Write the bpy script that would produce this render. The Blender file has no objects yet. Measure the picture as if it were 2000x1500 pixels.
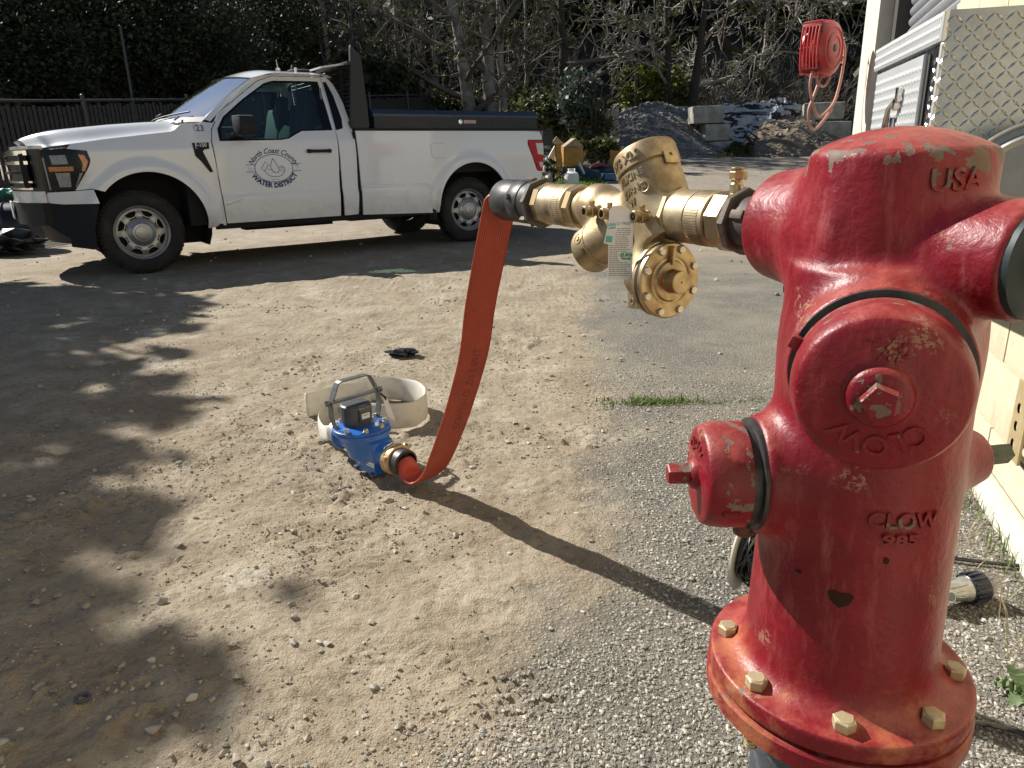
import bpy, bmesh, math, random
import numpy as np
from mathutils import Vector, Matrix
from mathutils.geometry import delaunay_2d_cdt
random.seed(7); RNG = np.random.default_rng(7)
R = math.radians
scene = bpy.context.scene
COL = scene.collection

# ------------------------------------------------------------------ camera
CAM_H, PITCH, ROLL, FPX = 0.99, R(17.5), R(-1.4), 1400.0
cd = bpy.data.cameras.new('camera')
cd.sensor_fit = 'HORIZONTAL'; cd.sensor_width = 36.0
cd.lens = 36.0 * FPX / 2000.0
cd.clip_start = 0.02; cd.clip_end = 1000.0
cam = bpy.data.objects.new('camera', cd); COL.objects.link(cam)
_fwd = Vector((0, math.cos(PITCH), -math.sin(PITCH)))
_dn = Vector((0, -math.sin(PITCH), -math.cos(PITCH)))
_X = Vector((1, 0, 0))
_rt = _X * math.cos(ROLL) - _dn * math.sin(ROLL)
_d2 = _X * math.sin(ROLL) + _dn * math.cos(ROLL)
m = Matrix((( _rt.x, -_d2.x, -_fwd.x, 0), (_rt.y, -_d2.y, -_fwd.y, 0), (_rt.z, -_d2.z, -_fwd.z, CAM_H), (0, 0, 0, 1)))
cam.matrix_world = m
scene.camera = cam

# ------------------------------------------------------------------ light
SUN_EL = R(38.7)
SUN_H = Vector((-0.83, 0.56)).normalized()          # where the sun stands, seen from above
sun_dir = Vector((SUN_H.x * math.cos(SUN_EL), SUN_H.y * math.cos(SUN_EL), math.sin(SUN_EL)))
world = bpy.data.worlds.new('World'); scene.world = world; world.use_nodes = True
wn = world.node_tree.nodes; wl = world.node_tree.links
bg = wn['Background']
sky = wn.new('ShaderNodeTexSky'); sky.sky_type = 'NISHITA'; sky.sun_disc = False
sky.sun_elevation = SUN_EL; sky.sun_rotation = math.atan2(SUN_H.x, SUN_H.y)
sky.air_density = 1.0; sky.dust_density = 0.2; sky.ozone_density = 1.0
wl.new(sky.outputs[0], bg.inputs[0]); bg.inputs[1].default_value = 0.05
sl = bpy.data.lights.new('sun', 'SUN'); sl.energy = 5.0; sl.angle = R(0.53); sl.color = (1.0, 0.955, 0.885)
so = bpy.data.objects.new('sun', sl); COL.objects.link(so)
so.rotation_euler = sun_dir.to_track_quat('Z', 'Y').to_euler()
so.location = (-20, 12, 20)
vs = scene.view_settings
vs.view_transform = 'Standard'; vs.look = 'None'; vs.gamma = 1.0; vs.exposure = 0.72
try: vs.use_curve_mapping = False
except Exception: pass
scene.cycles.use_denoising = True
scene.cycles.max_bounces = 8; scene.cycles.transparent_max_bounces = 16
scene.cycles.sample_clamp_indirect = 6.0; scene.cycles.caustics_reflective = False; scene.cycles.caustics_refractive = False

# ------------------------------------------------------------------ helpers
def vhash(ix, iy, seed):
    n = (ix.astype(np.int64) * 374761393 + iy.astype(np.int64) * 668265263 + seed * 1442695041) & 0xffffffff
    n = ((n ^ (n >> 13)) * 1274126177) & 0xffffffff
    return ((n ^ (n >> 16)) & 0xffff) / 65535.0
def vnoise(x, y, sc, seed=0):
    x = np.asarray(x, float) / sc; y = np.asarray(y, float) / sc
    ix = np.floor(x); iy = np.floor(y); fx = x - ix; fy = y - iy
    fx = fx * fx * (3 - 2 * fx); fy = fy * fy * (3 - 2 * fy)
    ix = ix.astype(np.int64); iy = iy.astype(np.int64)
    a = vhash(ix, iy, seed); b = vhash(ix + 1, iy, seed); c = vhash(ix, iy + 1, seed); d = vhash(ix + 1, iy + 1, seed)
    return (a * (1 - fx) + b * fx) * (1 - fy) + (c * (1 - fx) + d * fx) * fy - 0.5
def fbm(x, y, sc, seed=0, octs=4, gain=0.5):
    t = 0; a = 1.0
    for i in range(octs):
        t = t + a * vnoise(x, y, sc / 2 ** i, seed + i * 17); a *= gain
    return t
def sstep(a, b, x):
    t = np.clip((np.asarray(x, float) - a) / (b - a), 0, 1); return t * t * (3 - 2 * t)

MATS = {}
def nmat(name):
    m = bpy.data.materials.new(name); m.use_nodes = True
    nt = m.node_tree; b = nt.nodes['Principled BSDF']
    return m, nt, b
class NT:
    """tiny node helper"""
    def __init__(s, nt): s.nt = nt; s.tc = None
    def n(s, t, **kw):
        nd = s.nt.nodes.new(t)
        for k, v in kw.items(): setattr(nd, k, v)
        return nd
    def l(s, a, b): s.nt.links.new(a, b)
    def coord(s, kind='Object'):
        if s.tc is None: s.tc = s.n('ShaderNodeTexCoord')
        return s.tc.outputs[kind]
    def mapping(s, scale=(1, 1, 1), rot=(0, 0, 0), kind='Object'):
        mp = s.n('ShaderNodeMapping'); s.l(s.coord(kind), mp.inputs[0])
        mp.inputs['Scale'].default_value = scale; mp.inputs['Rotation'].default_value = rot
        return mp.outputs[0]
    def noise(s, scale, detail=4, rough=0.55, vec=None, dist=0.0):
        nd = s.n('ShaderNodeTexNoise'); nd.inputs['Scale'].default_value = scale
        nd.inputs['Detail'].default_value = detail; nd.inputs['Roughness'].default_value = rough
        nd.inputs['Distortion'].default_value = dist
        s.l(vec if vec is not None else s.coord(), nd.inputs['Vector']); return nd.outputs['Fac']
    def voro(s, scale, vec=None, feature='F1', out='Distance', rnd=1.0):
        nd = s.n('ShaderNodeTexVoronoi', feature=feature); nd.inputs['Scale'].default_value = scale
        nd.inputs['Randomness'].default_value = rnd
        s.l(vec if vec is not None else s.coord(), nd.inputs['Vector']); return nd.outputs[out]
    def ramp(s, fac, stops, interp='LINEAR'):
        r = s.n('ShaderNodeValToRGB'); r.color_ramp.interpolation = interp
        e = r.color_ramp.elements
        while len(e) < len(stops): e.new(0.5)
        for el, (p, c) in zip(e, stops):
            el.position = p; el.color = (c, c, c, 1) if isinstance(c, (int, float)) else (*c, 1)
        s.l(fac, r.inputs[0]); return r.outputs[0]
    def mix(s, fac, a, b, mode='MIX'):
        nd = s.n('ShaderNodeMix', data_type='RGBA', blend_type=mode)
        for sock, v in ((nd.inputs[0], fac), (nd.inputs[6], a), (nd.inputs[7], b)):
            if isinstance(v, (int, float)): sock.default_value = v
            elif isinstance(v, tuple): sock.default_value = (*v, 1) if len(v) == 3 else v
            else: s.l(v, sock)
        return nd.outputs[2]
    def math(s, op, a, b=0.0, clamp=False):
        nd = s.n('ShaderNodeMath', operation=op); nd.use_clamp = clamp
        for i, v in ((0, a), (1, b)):
            if isinstance(v, (int, float)): nd.inputs[i].default_value = v
            else: s.l(v, nd.inputs[i])
        return nd.outputs[0]
    def sep(s, vec=None):
        nd = s.n('ShaderNodeSeparateXYZ'); s.l(vec if vec is not None else s.coord(), nd.inputs[0]); return nd.outputs
    def bump(s, h, strength=0.3, dist=0.01, normal=None):
        nd = s.n('ShaderNodeBump'); nd.inputs['Strength'].default_value = strength; nd.inputs['Distance'].default_value = dist
        s.l(h, nd.inputs['Height'])
        if normal is not None: s.l(normal, nd.inputs['Normal'])
        return nd.outputs[0]
def mat(name, col, rough=0.5, metal=0.0, var=0.0, vscale=8.0, col2=None, v2=0.5, bump=0.0, bscale=60.0, bdist=0.004, coat=0.0, spec=None, rvar=0.0):
    """simple procedural material: base colour, second colour in noise patches, bump"""
    if name in MATS: return MATS[name]
    m, nt, b = nmat(name); N = NT(nt)
    b.inputs['Roughness'].default_value = rough; b.inputs['Metallic'].default_value = metal
    b.inputs['Coat Weight'].default_value = coat; b.inputs['Coat Roughness'].default_value = 0.05
    if spec is not None: b.inputs['Specular IOR Level'].default_value = spec
    b.inputs['Base Color'].default_value = (*col, 1)
    if col2 is not None or var:
        f = N.noise(vscale, 5, 0.6)
        c2 = col2 if col2 is not None else tuple(c * (1 - var) for c in col)
        lo, hi = v2 - 0.12, v2 + 0.12
        N.l(N.mix(N.ramp(f, [(max(0, lo), 0.0), (min(1, hi), 1.0)]), col, c2), b.inputs['Base Color'])
        if rvar: N.l(N.ramp(f, [(0.3, max(0, rough - rvar)), (0.7, min(1, rough + rvar))]), b.inputs['Roughness'])
    if bump: N.l(N.bump(N.noise(bscale, 4, 0.6), bump, bdist), b.inputs['Normal'])
    MATS[name] = m; return m

class G:
    """geometry collector -> ONE mesh object"""
    def __init__(s): s.v = []; s.f = []; s.mi = []; s.cur = 0
    def add(s, vs_, fs, mi=None):
        o = len(s.v); s.v.extend([tuple(map(float, p)) for p in vs_]); s.f.extend([tuple(i + o for i in f) for f in fs])
        s.mi.extend([s.cur if mi is None else mi] * len(fs)); return s
    def box(s, c, size, rot=None, bev=0.0, mi=None):
        hx, hy, hz = [k / 2 for k in size]
        if bev <= 0:
            P = [(x, y, z) for x in (-hx, hx) for y in (-hy, hy) for z in (-hz, hz)]
            F = [(0, 1, 3, 2), (4, 6, 7, 5), (0, 4, 5, 1), (2, 3, 7, 6), (0, 2, 6, 4), (1, 5, 7, 3)]
        else:
            bm = bmesh.new(); bmesh.ops.create_cube(bm, size=1.0)
            for v in bm.verts: v.co = Vector((v.co.x * size[0], v.co.y * size[1], v.co.z * size[2]))
            bmesh.ops.bevel(bm, geom=list(bm.edges), offset=bev, segments=2, profile=0.6, affect='EDGES')
            P = [tuple(v.co) for v in bm.verts]; F = [tuple(v.index for v in f.verts) for f in bm.faces]; bm.free()
        M = rot if rot is not None else Matrix.Identity(3)
        return s.add([M @ Vector(p) + Vector(c) for p in P], F, mi)
    def lathe(s, prof, o=(0, 0, 0), ax=(0, 0, 1), n=32, mi=None, xd=None, arc=None, caps=True):
        """prof: list of (radius, height along ax)"""
        ax = Vector(ax).normalized(); o = Vector(o)
        x = Vector(xd) if xd is not None else (Vector((0, 0, 1)) if abs(ax.z) < 0.9 else Vector((1, 0, 0)))
        x = (x - ax * x.dot(ax)).normalized(); y = ax.cross(x)
        P = []; F = []; full = arc is None; A = 2 * math.pi if full else arc; nn = n if full else n + 1
        for r, h in prof:
            for i in range(nn):
                a = A * i / n; P.append(o + ax * h + (x * math.cos(a) + y * math.sin(a)) * r)
        for j in range(len(prof) - 1):
            for i in range(n):
                k = (i + 1) % nn
                F.append((j * nn + i, j * nn + k, (j + 1) * nn + k, (j + 1) * nn + i))
        if full and caps:
            if prof[0][0] > 1e-6: F.append(tuple(range(nn - 1, -1, -1)))
            if prof[-1][0] > 1e-6: F.append(tuple((len(prof) - 1) * nn + i for i in range(nn)))
        return s.add(P, F, mi)
    def cyl(s, a, b, r, r2=None, n=16, mi=None, ch=0.0):
        a = Vector(a); b = Vector(b); L = (b - a).length; r2 = r if r2 is None else r2
        pr = [(r, 0), (r2, L)] if ch <= 0 else [(r - ch, 0), (r, ch), (r2, L - ch), (r2 - ch, L)]
        return s.lathe(pr, a, b - a, n, mi)
    def hexa(s, a, b, r, n=6, ch=0.0, mi=None, tw=0.0):
        a = Vector(a); b = Vector(b); ax = (b - a).normalized()
        x = Vector((0, 0, 1)) if abs(ax.z) < 0.9 else Vector((1, 0, 0))
        x = (x - ax * x.dot(ax)).normalized(); y = ax.cross(x); x = x * math.cos(tw) + y * math.sin(tw)
        L = (b - a).length
        pr = [(r - ch, 0), (r, ch), (r, L - ch), (r - ch, L)] if ch > 0 else [(r, 0), (r, L)]
        return s.lathe(pr, a, ax, n, mi, xd=x)
    def tube(s, pts, rad, n=8, mi=None, caps=True, closed=False):
        pts = [Vector(p) for p in pts]; N_ = len(pts)
        rr = rad if hasattr(rad, '__len__') else [rad] * N_
        P = []; F = []; x = None
        for i, p in enumerate(pts):
            t = (pts[(i + 1) % N_] - pts[i - 1]) if closed else (pts[min(i + 1, N_ - 1)] - pts[max(i - 1, 0)])
            t = t.normalized() if t.length > 1e-9 else Vector((0, 0, 1))
            if x is None: x = t.orthogonal().normalized()
            else:
                x = x - t * x.dot(t); x = x.normalized() if x.length > 1e-6 else t.orthogonal().normalized()
            y = t.cross(x)
            for k in range(n):
                a = 2 * math.pi * k / n; P.append(p + (x * math.cos(a) + y * math.sin(a)) * rr[i])
        for i in range(N_ if closed else N_ - 1):
            j = (i + 1) % N_
            for k in range(n): F.append((i * n + k, i * n + (k + 1) % n, j * n + (k + 1) % n, j * n + k))
        if caps and not closed: F.append(tuple(range(n - 1, -1, -1))); F.append(tuple((N_ - 1) * n + k for k in range(n)))
        return s.add(P, F, mi)
    def prism(s, poly, o, ex, ey, d, mi=None, off=0.0):
        """2D polygon in plane (ex,ey) through o, extruded d along ex x ey (from off)"""
        o = Vector(o); ex = Vector(ex); ey = Vector(ey); ez = ex.cross(ey).normalized()
        n = len(poly)
        A = [o + ex * p[0] + ey * p[1] + ez * off for p in poly]; B = [a + ez * d for a in A]
        F = [tuple(range(n - 1, -1, -1)), tuple(range(n, 2 * n))] + [(i, (i + 1) % n, n + (i + 1) % n, n + i) for i in range(n)]
        return s.add(A + B, F, mi)
    def grid(s, fn, nu, nv, mi=None, u0=0., u1=1., v0=0., v1=1., closeu=False):
        P = [fn(u0 + (u1 - u0) * i / nu, v0 + (v1 - v0) * j / nv) for i in range(nu + 1) for j in range(nv + 1)]
        F = [(i * (nv + 1) + j, (i + 1) * (nv + 1) + j, (i + 1) * (nv + 1) + j + 1, i * (nv + 1) + j + 1) for i in range(nu) for j in range(nv)]
        return s.add(P, F, mi)
    def sphere(s, c, r, nu=16, nv=10, mi=None, sc=(1, 1, 1)):
        pr = [(max(1e-7, math.sin(math.pi * j / nv)), -math.cos(math.pi * j / nv)) for j in range(nv + 1)]
        P = []; F = []
        for rr, h in pr:
            for i in range(nu):
                a = 2 * math.pi * i / nu; P.append((c[0] + r * sc[0] * rr * math.cos(a), c[1] + r * sc[1] * rr * math.sin(a), c[2] + r * sc[2] * h))
        for j in range(nv):
            for i in range(nu): F.append((j * nu + i, j * nu + (i + 1) % nu, (j + 1) * nu + (i + 1) % nu, (j + 1) * nu + i))
        return s.add(P, F, mi)
    def build(s, name, mats, parent=None, smooth=True, ang=35, loc=None):
        me = bpy.data.meshes.new(name); me.from_pydata(s.v, [], s.f)
        if not isinstance(mats, (list, tuple)): mats = [mats]
        for m_ in mats: me.materials.append(m_)
        if len(mats) > 1: me.polygons.foreach_set('material_index', s.mi)
        me.validate(clean_customdata=False)
        if smooth:
            me.polygons.foreach_set('use_smooth', [True] * len(me.polygons))
            me.set_sharp_from_angle(angle=R(ang))
        me.update()
        o = bpy.data.objects.new(name, me); COL.objects.link(o)
        if parent is not None: o.parent = parent
        if loc is not None: o.location = loc
        return o
def npmesh(name, V, F, mats, parent=None, smooth=False, mi=None, ang=None):
    """fast mesh from numpy; F (n,3) or (n,4)"""
    V = np.ascontiguousarray(V, dtype=np.float32); F = np.ascontiguousarray(F, dtype=np.int32); k = F.shape[1]
    me = bpy.data.meshes.new(name)
    me.vertices.add(len(V)); me.vertices.foreach_set('co', V.ravel())
    me.loops.add(F.size); me.loops.foreach_set('vertex_index', F.ravel())
    me.polygons.add(len(F)); me.polygons.foreach_set('loop_start', np.arange(0, F.size, k, dtype=np.int32))
    if not isinstance(mats, (list, tuple)): mats = [mats]
    for m_ in mats: me.materials.append(m_)
    if mi is not None: me.polygons.foreach_set('material_index', np.asarray(mi, dtype=np.int32))
    me.polygons.foreach_set('use_smooth', np.full(len(F), smooth))
    me.update(calc_edges=True); me.validate()
    if ang: me.set_sharp_from_angle(angle=R(ang))
    o = bpy.data.objects.new(name, me); COL.objects.link(o)
    if parent is not None: o.parent = parent
    return o
def tag(o, label=None, cat=None, group=None, kind=None):
    if label: o['label'] = label
    if cat: o['category'] = cat
    if group: o['group'] = group
    if kind: o['kind'] = kind
    return o
def empty(name, loc=(0, 0, 0), rz=0.0, label=None, cat=None, group=None):
    o = bpy.data.objects.new(name, None); COL.objects.link(o)
    o.empty_display_size = 0.2
    o.location = loc; o.rotation_euler = (0, 0, rz); tag(o, label, cat, group); return o
def copy_tree(o, parent=None):
    c = o.copy(); COL.objects.link(c)
    if parent is not None: c.parent = parent
    for ch in list(o.children): copy_tree(ch, c)
    return c
def text_geo(s, size=1.0, extrude=0.0, bold=0.0, shear=0.0, res=2, align='CENTER', bevel=0.0):
    cu = bpy.data.curves.new('t', 'FONT'); cu.body = s; cu.size = size; cu.extrude = extrude; cu.offset = bold
    cu.shear = shear; cu.resolution_u = res; cu.align_x = align; cu.align_y = 'CENTER'; cu.bevel_depth = bevel
    ob = bpy.data.objects.new('t', cu); COL.objects.link(ob)
    bpy.context.view_layer.update()
    me = bpy.data.meshes.new_from_object(ob.evaluated_get(bpy.context.evaluated_depsgraph_get()))
    V = np.array([v.co[:] for v in me.vertices]); F = [tuple(p.vertices) for p in me.polygons]
    bpy.data.objects.remove(ob); bpy.data.curves.remove(cu); bpy.data.meshes.remove(me)
    return V, F
def put_text(g, s, size, fn, mi=None, **kw):
    """add text to collector with each vertex mapped by fn(x,y,z)"""
    V, F = text_geo(s, size, **kw)
    if len(V): g.add([fn(*p) for p in V], F, mi)
    return g

def sdf_mesh(f, lo, hi, h):
    """surface nets on a numpy signed-distance function"""
    lo = np.array(lo, float); hi = np.array(hi, float)
    n = np.ceil((hi - lo) / h).astype(int) + 1
    ax = [lo[i] + h * np.arange(n[i]) for i in range(3)]
    X, Y, Z = np.meshgrid(*ax, indexing='ij'); D = f(X, Y, Z).astype(np.float32); del X, Y, Z
    S = D < 0
    c = [S[i:n[0] - 1 + i, j:n[1] - 1 + j, k:n[2] - 1 + k] for i in (0, 1) for j in (0, 1) for k in (0, 1)]
    cnt = sum(a.astype(np.int8) for a in c); act = (cnt > 0) & (cnt < 8)
    idx = np.full(act.shape, -1, dtype=np.int64); I = np.argwhere(act); idx[act] = np.arange(len(I))
    acc = np.zeros((len(I), 3)); w = np.zeros(len(I))
    def g_(o): return D[I[:, 0] + o[0], I[:, 1] + o[1], I[:, 2] + o[2]]
    corners = [(i, j, k) for i in (0, 1) for j in (0, 1) for k in (0, 1)]
    for a in corners:
        for d in range(3):
            if a[d] == 0:
                b = list(a); b[d] = 1
                da = g_(a); db = g_(b); cr = (da < 0) != (db < 0)
                t = np.where(cr, da / np.where(cr, da - db, 1), 0)
                p = np.array(a, float)[None, :] + t[:, None] * (np.array(b) - np.array(a))[None, :]
                acc[cr] += p[cr]; w[cr] += 1
    V = lo + (I + acc / w[:, None]) * h
    F = []
    for d in range(3):
        u, v = (d + 1) % 3, (d + 2) % 3
        sl0 = [slice(None)] * 3; sl1 = [slice(None)] * 3; sl0[d] = slice(0, -1); sl1[d] = slice(1, None)
        cr = S[tuple(sl0)] != S[tuple(sl1)]
        E = np.argwhere(cr); E = E[(E[:, u] > 0) & (E[:, v] > 0) & (E[:, u] < n[u] - 1) & (E[:, v] < n[v] - 1)]
        def cell(du, dv):
            q = E.copy(); q[:, u] -= du; q[:, v] -= dv; return idx[q[:, 0], q[:, 1], q[:, 2]]
        q = np.stack([cell(1, 1), cell(0, 1), cell(0, 0), cell(1, 0)], 1)
        fl = ~S[E[:, 0], E[:, 1], E[:, 2]]
        q[fl] = q[fl][:, ::-1]; F.append(q)
    F = np.concatenate(F); F = F[(F >= 0).all(1)]
    return V, F
def smin(a, b, k):
    h = np.clip(0.5 + 0.5 * (b - a) / k, 0, 1); return b * (1 - h) + a * h - k * h * (1 - h)
def s_cone(X, Y, Z, a, b, r1, r2, rnd=0.0):
    """capped cone from a to b"""
    a = np.array(a, float); b = np.array(b, float); L = np.linalg.norm(b - a); u = (b - a) / L
    px, py, pz = X - a[0], Y - a[1], Z - a[2]
    t = px * u[0] + py * u[1] + pz * u[2]
    r = np.sqrt(np.maximum(px * px + py * py + pz * pz - t * t, 0))
    rr = r1 + (r2 - r1) * np.clip(t / L, 0, 1) - rnd
    dx = r - rr; dy = np.maximum(-t, t - L) + rnd
    return np.minimum(np.maximum(dx, dy), 0) + np.sqrt(np.maximum(dx, 0) ** 2 + np.maximum(dy, 0) ** 2) - rnd

def catmull(P, per=8):
    P = [Vector(p) for p in P]; out = []; P = [P[0] * 2 - P[1]] + P + [P[-1] * 2 - P[-2]]
    for i in range(1, len(P) - 2):
        for k in range(per):
            t = k / per; a, b_, c, d = P[i - 1], P[i], P[i + 1], P[i + 2]
            out.append(.5 * ((2 * b_) + (c - a) * t + (2 * a - 5 * b_ + 4 * c - d) * t * t + (3 * b_ - a - 3 * c + d) * t ** 3))
    out.append(P[-2]); return out
# ground height: flat yard, rising gently behind the pickup
def zg(x, y):
    y = np.asarray(y, float); s = y - 9.5
    z = 0.080 * (np.sqrt(s * s + 4) - 2) * (s > 0)
    return z
# ================================================================== SETTING: ground
def ground_mat():
    m, nt, b = nmat('yard dirt and worn asphalt'); N = NT(nt)
    P = N.coord('Object'); sx = N.sep(P)
    n_big = N.noise(0.9, 5, 0.6); n_mid = N.noise(4.5, 6, 0.65); n_fine = N.noise(38, 5, 0.7); n_grit = N.noise(210, 3, 0.7)
    v_s = N.voro(95); v_col = N.voro(95, out='Color'); v_m = N.voro(34)
    # dirt
    dirt = N.mix(N.ramp(n_mid, [(0.32, 0.0), (0.68, 1.0)]), (0.275, 0.225, 0.158), (0.415, 0.355, 0.265))
    dirt = N.mix(N.ramp(n_big, [(0.52, 0.0), (0.68, 1.0)]), dirt, (0.28, 0.22, 0.155))
    pale = N.ramp(N.noise(2.3, 6, 0.7), [(0.56, 0.0), (0.70, 0.7)])
    dirt = N.mix(pale, dirt, (0.55, 0.51, 0.43))
    dirt = N.mix(N.ramp(n_fine, [(0.32, 0.65), (0.48, 0.0)]), dirt, (0.15, 0.115, 0.08))
    dirt = N.mix(N.ramp(N.voro(26), [(0.03, 0.5), (0.10, 0.0)]), dirt, (0.46, 0.42, 0.35))
    # asphalt with stones showing
    asp = N.mix(N.ramp(n_grit, [(0.38, 0.0), (0.62, 1.0)]), (0.22, 0.207, 0.18), (0.42, 0.395, 0.345))
    stc = N.ramp(N.sep(v_col)[0], [(0.0, (0.20, 0.19, 0.168)), (0.45, (0.34, 0.32, 0.278)), (0.8, (0.44, 0.415, 0.355)), (1.0, (0.56, 0.53, 0.465))])
    asp = N.mix(N.ramp(v_s, [(0.30, 1.0), (0.42, 0.0)]), (0.19, 0.175, 0.148), stc)
    asp = N.mix(N.ramp(N.noise(1.7, 5, 0.65), [(0.42, 0.0), (0.62, 0.75)]), asp, (0.34, 0.305, 0.24))
    # where the asphalt is: right of a wandering line
    edge = N.math('SUBTRACT', sx[0], N.math('MULTIPLY', sx[1], 0.10))
    edge = N.math('ADD', edge, N.math('MULTIPLY', N.math('SUBTRACT', N.noise(1.3, 6, 0.75), 0.5), 1.3))
    near = N.math('MULTIPLY', N.math('SUBTRACT', 2.0, sx[1]), 0.22, )
    edge = N.math('ADD', edge, N.math('MAXIMUM', near, 0.0))
    msk = N.ramp(edge, [(-0.06, 0.0), (0.20, 1.0)])
    fade = N.ramp(N.math('MULTIPLY', sx[1], 0.1), [(0.62, 1.0), (0.80, 0.25)])
    msk = N.math('MULTIPLY', msk, fade, True)
    col = N.mix(msk, dirt, asp)
    far = N.ramp(N.math('MULTIPLY', sx[1], 0.05), [(0.40, 0.0), (0.60, 0.6)])
    col = N.mix(far, col, N.mix(n_mid, (0.23, 0.20, 0.165), (0.34, 0.30, 0.245)))
    # damp brown stains on the asphalt beside the hydrant
    st = N.ramp(N.noise(2.1, 3, 0.5, vec=N.mapping((0.5, 1.6, 1))), [(0.62, 0.0), (0.72, 0.35)])
    col = N.mix(N.math('MULTIPLY', st, msk), col, (0.20, 0.155, 0.10))
    N.l(col, b.inputs['Base Color']); b.inputs['Roughness'].default_value = 0.95; b.inputs['Specular IOR Level'].default_value = 0.2
    h1 = N.math('ADD', N.math('MULTIPLY', n_fine, 0.6), N.math('MULTIPLY', n_grit, 0.25))
    h1 = N.math('ADD', h1, N.math('MULTIPLY', n_mid, 0.8))
    h2 = N.ramp(v_s, [(0.05, 1.0), (0.5, 0.0)])
    hh = N.n('ShaderNodeMix', data_type='FLOAT'); N.l(msk, hh.inputs[0]); N.l(h1, hh.inputs[2]); N.l(N.math('ADD', N.math('MULTIPLY', h2, 0.35), N.math('MULTIPLY', n_grit, 0.5)), hh.inputs[3])
    N.l(N.bump(hh.outputs[0], 1.0, 0.022), b.inputs['Normal'])
    return m
def micro(x, y):
    """fine relief of the yard near the camera (metres)"""
    dirt = 1 - sstep(-0.25, 0.15, x - 0.10 * y + np.maximum(0, (2.0 - y) * 0.22) + vnoise(x, y, 0.8, 3) * 0.8)
    z = fbm(x, y, 0.55, 5, 3) * 0.022 * dirt + fbm(x, y, 0.11, 9, 5, 0.66) * 0.0105 * (0.25 + dirt)
    cl = np.clip(fbm(x, y, 0.045, 31, 3, 0.6) - 0.16, 0, 1) * 0.030 * dirt * sstep(-0.1, 0.2, fbm(x, y, 0.5, 77, 2))
    z = z + cl
    # tyre tread printed in the soft dirt
    for cx, cy, ang, w, L in ((-0.40, 1.42, 0.35, 0.19, 0.55), (-0.55, 1.93, 0.25, 0.15, 0.7), (-1.35, 1.35, 0.3, 0.15, 0.6), (-0.05, 1.20, 0.4, 0.12, 0.3)):
        u = (x - cx) * math.cos(ang) + (y - cy) * math.sin(ang); v = -(x - cx) * math.sin(ang) + (y - cy) * math.cos(ang)
        mk = (1 - sstep(w * 0.7, w, np.abs(u))) * (1 - sstep(L * 0.35, L * 0.5, np.abs(v))) * sstep(-0.15, 0.12, vnoise(x, y, 0.16, 50))
        zz = np.sin((v + 0.018 * np.abs(((u / 0.05) % 2) - 1)) / 0.032 * 2 * math.pi)
        z = z + 0.0035 * mk * np.clip(zz * 2, -1, 1)
    return z
def zsurf(x, y):
    x = np.asarray(x, float); y = np.asarray(y, float)
    return zg(x, y) + micro(x, y) * (1 - sstep(5.5, 9.0, y)) - 0.004
gm = ground_mat()
def axis_pts(segs):
    out = [segs[0][0]]
    for a, b_, st in segs:
        n = max(1, int(round((b_ - a) / st))); out += list(np.linspace(a, b_, n + 1)[1:])
    return np.array(out)
gx = axis_pts([(-160, -30, 6.), (-30, -8, 1.), (-8, -3.2, .12), (-3.2, -1.5, .03), (-1.5, 1.5, .0095), (1.5, 3.5, .04), (3.5, 12, .3), (12, 40, 1.5), (40, 160, 8.)])
gy_ = axis_pts([(-60, -4, 4.), (-4, .6, .3), (.6, 2.7, .0095), (2.7, 4.5, .02), (4.5, 9.5, .06), (9.5, 30, .35), (30, 200, 6.)])
XX, YY = np.meshgrid(gx, gy_, indexing='ij')
def hill(x, y):
    y = np.asarray(y, float); return sstep(27.5, 38, y) * 0 + np.maximum(0, y - 28.0) * 0.50 * sstep(28, 36, y) + 0.6 * vnoise(x, y, 5.0, 91) * sstep(28, 34, y)
ZZ = zsurf(XX, YY)
ZZ = ZZ - 0.0
nx, ny = XX.shape; ids = np.arange(nx * ny).reshape(nx, ny)
Fq = np.stack([ids[:-1, :-1], ids[1:, :-1], ids[1:, 1:], ids[:-1, 1:]], -1).reshape(-1, 4)
g = npmesh('ground', np.stack([XX, YY, ZZ], -1).reshape(-1, 3), Fq, gm, smooth=True)
tag(g, kind='structure')

# hillside behind the yard
hm = mat('leaf litter hillside', (0.05, 0.042, 0.028), 0.95, col2=(0.022, 0.022, 0.014), vscale=0.7, bump=0.8, bscale=3, bdist=0.3)
hx = np.linspace(-90, 90, 121); hy = np.concatenate([np.linspace(26.5, 50, 40), np.linspace(52, 130, 30)])
HX, HY = np.meshgrid(hx, hy, indexing='ij')
def zhill(x, y):
    b_ = zg(x, y) - 0.25
    return b_ + np.maximum(0, np.asarray(y) - 27.5) * 0.52 * sstep(27.5, 36, y) * 1.0 + fbm(x, y, 6.0, 91, 3) * 1.6 * sstep(28, 34, y)
i2 = np.arange(HX.size).reshape(HX.shape)
Fh = np.stack([i2[:-1, :-1], i2[1:, :-1], i2[1:, 1:], i2[:-1, 1:]], -1).reshape(-1, 4)
tag(npmesh('hillside', np.stack([HX, HY, zhill(HX, HY)], -1).reshape(-1, 3), Fh, hm, smooth=True), kind='structure')

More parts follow.
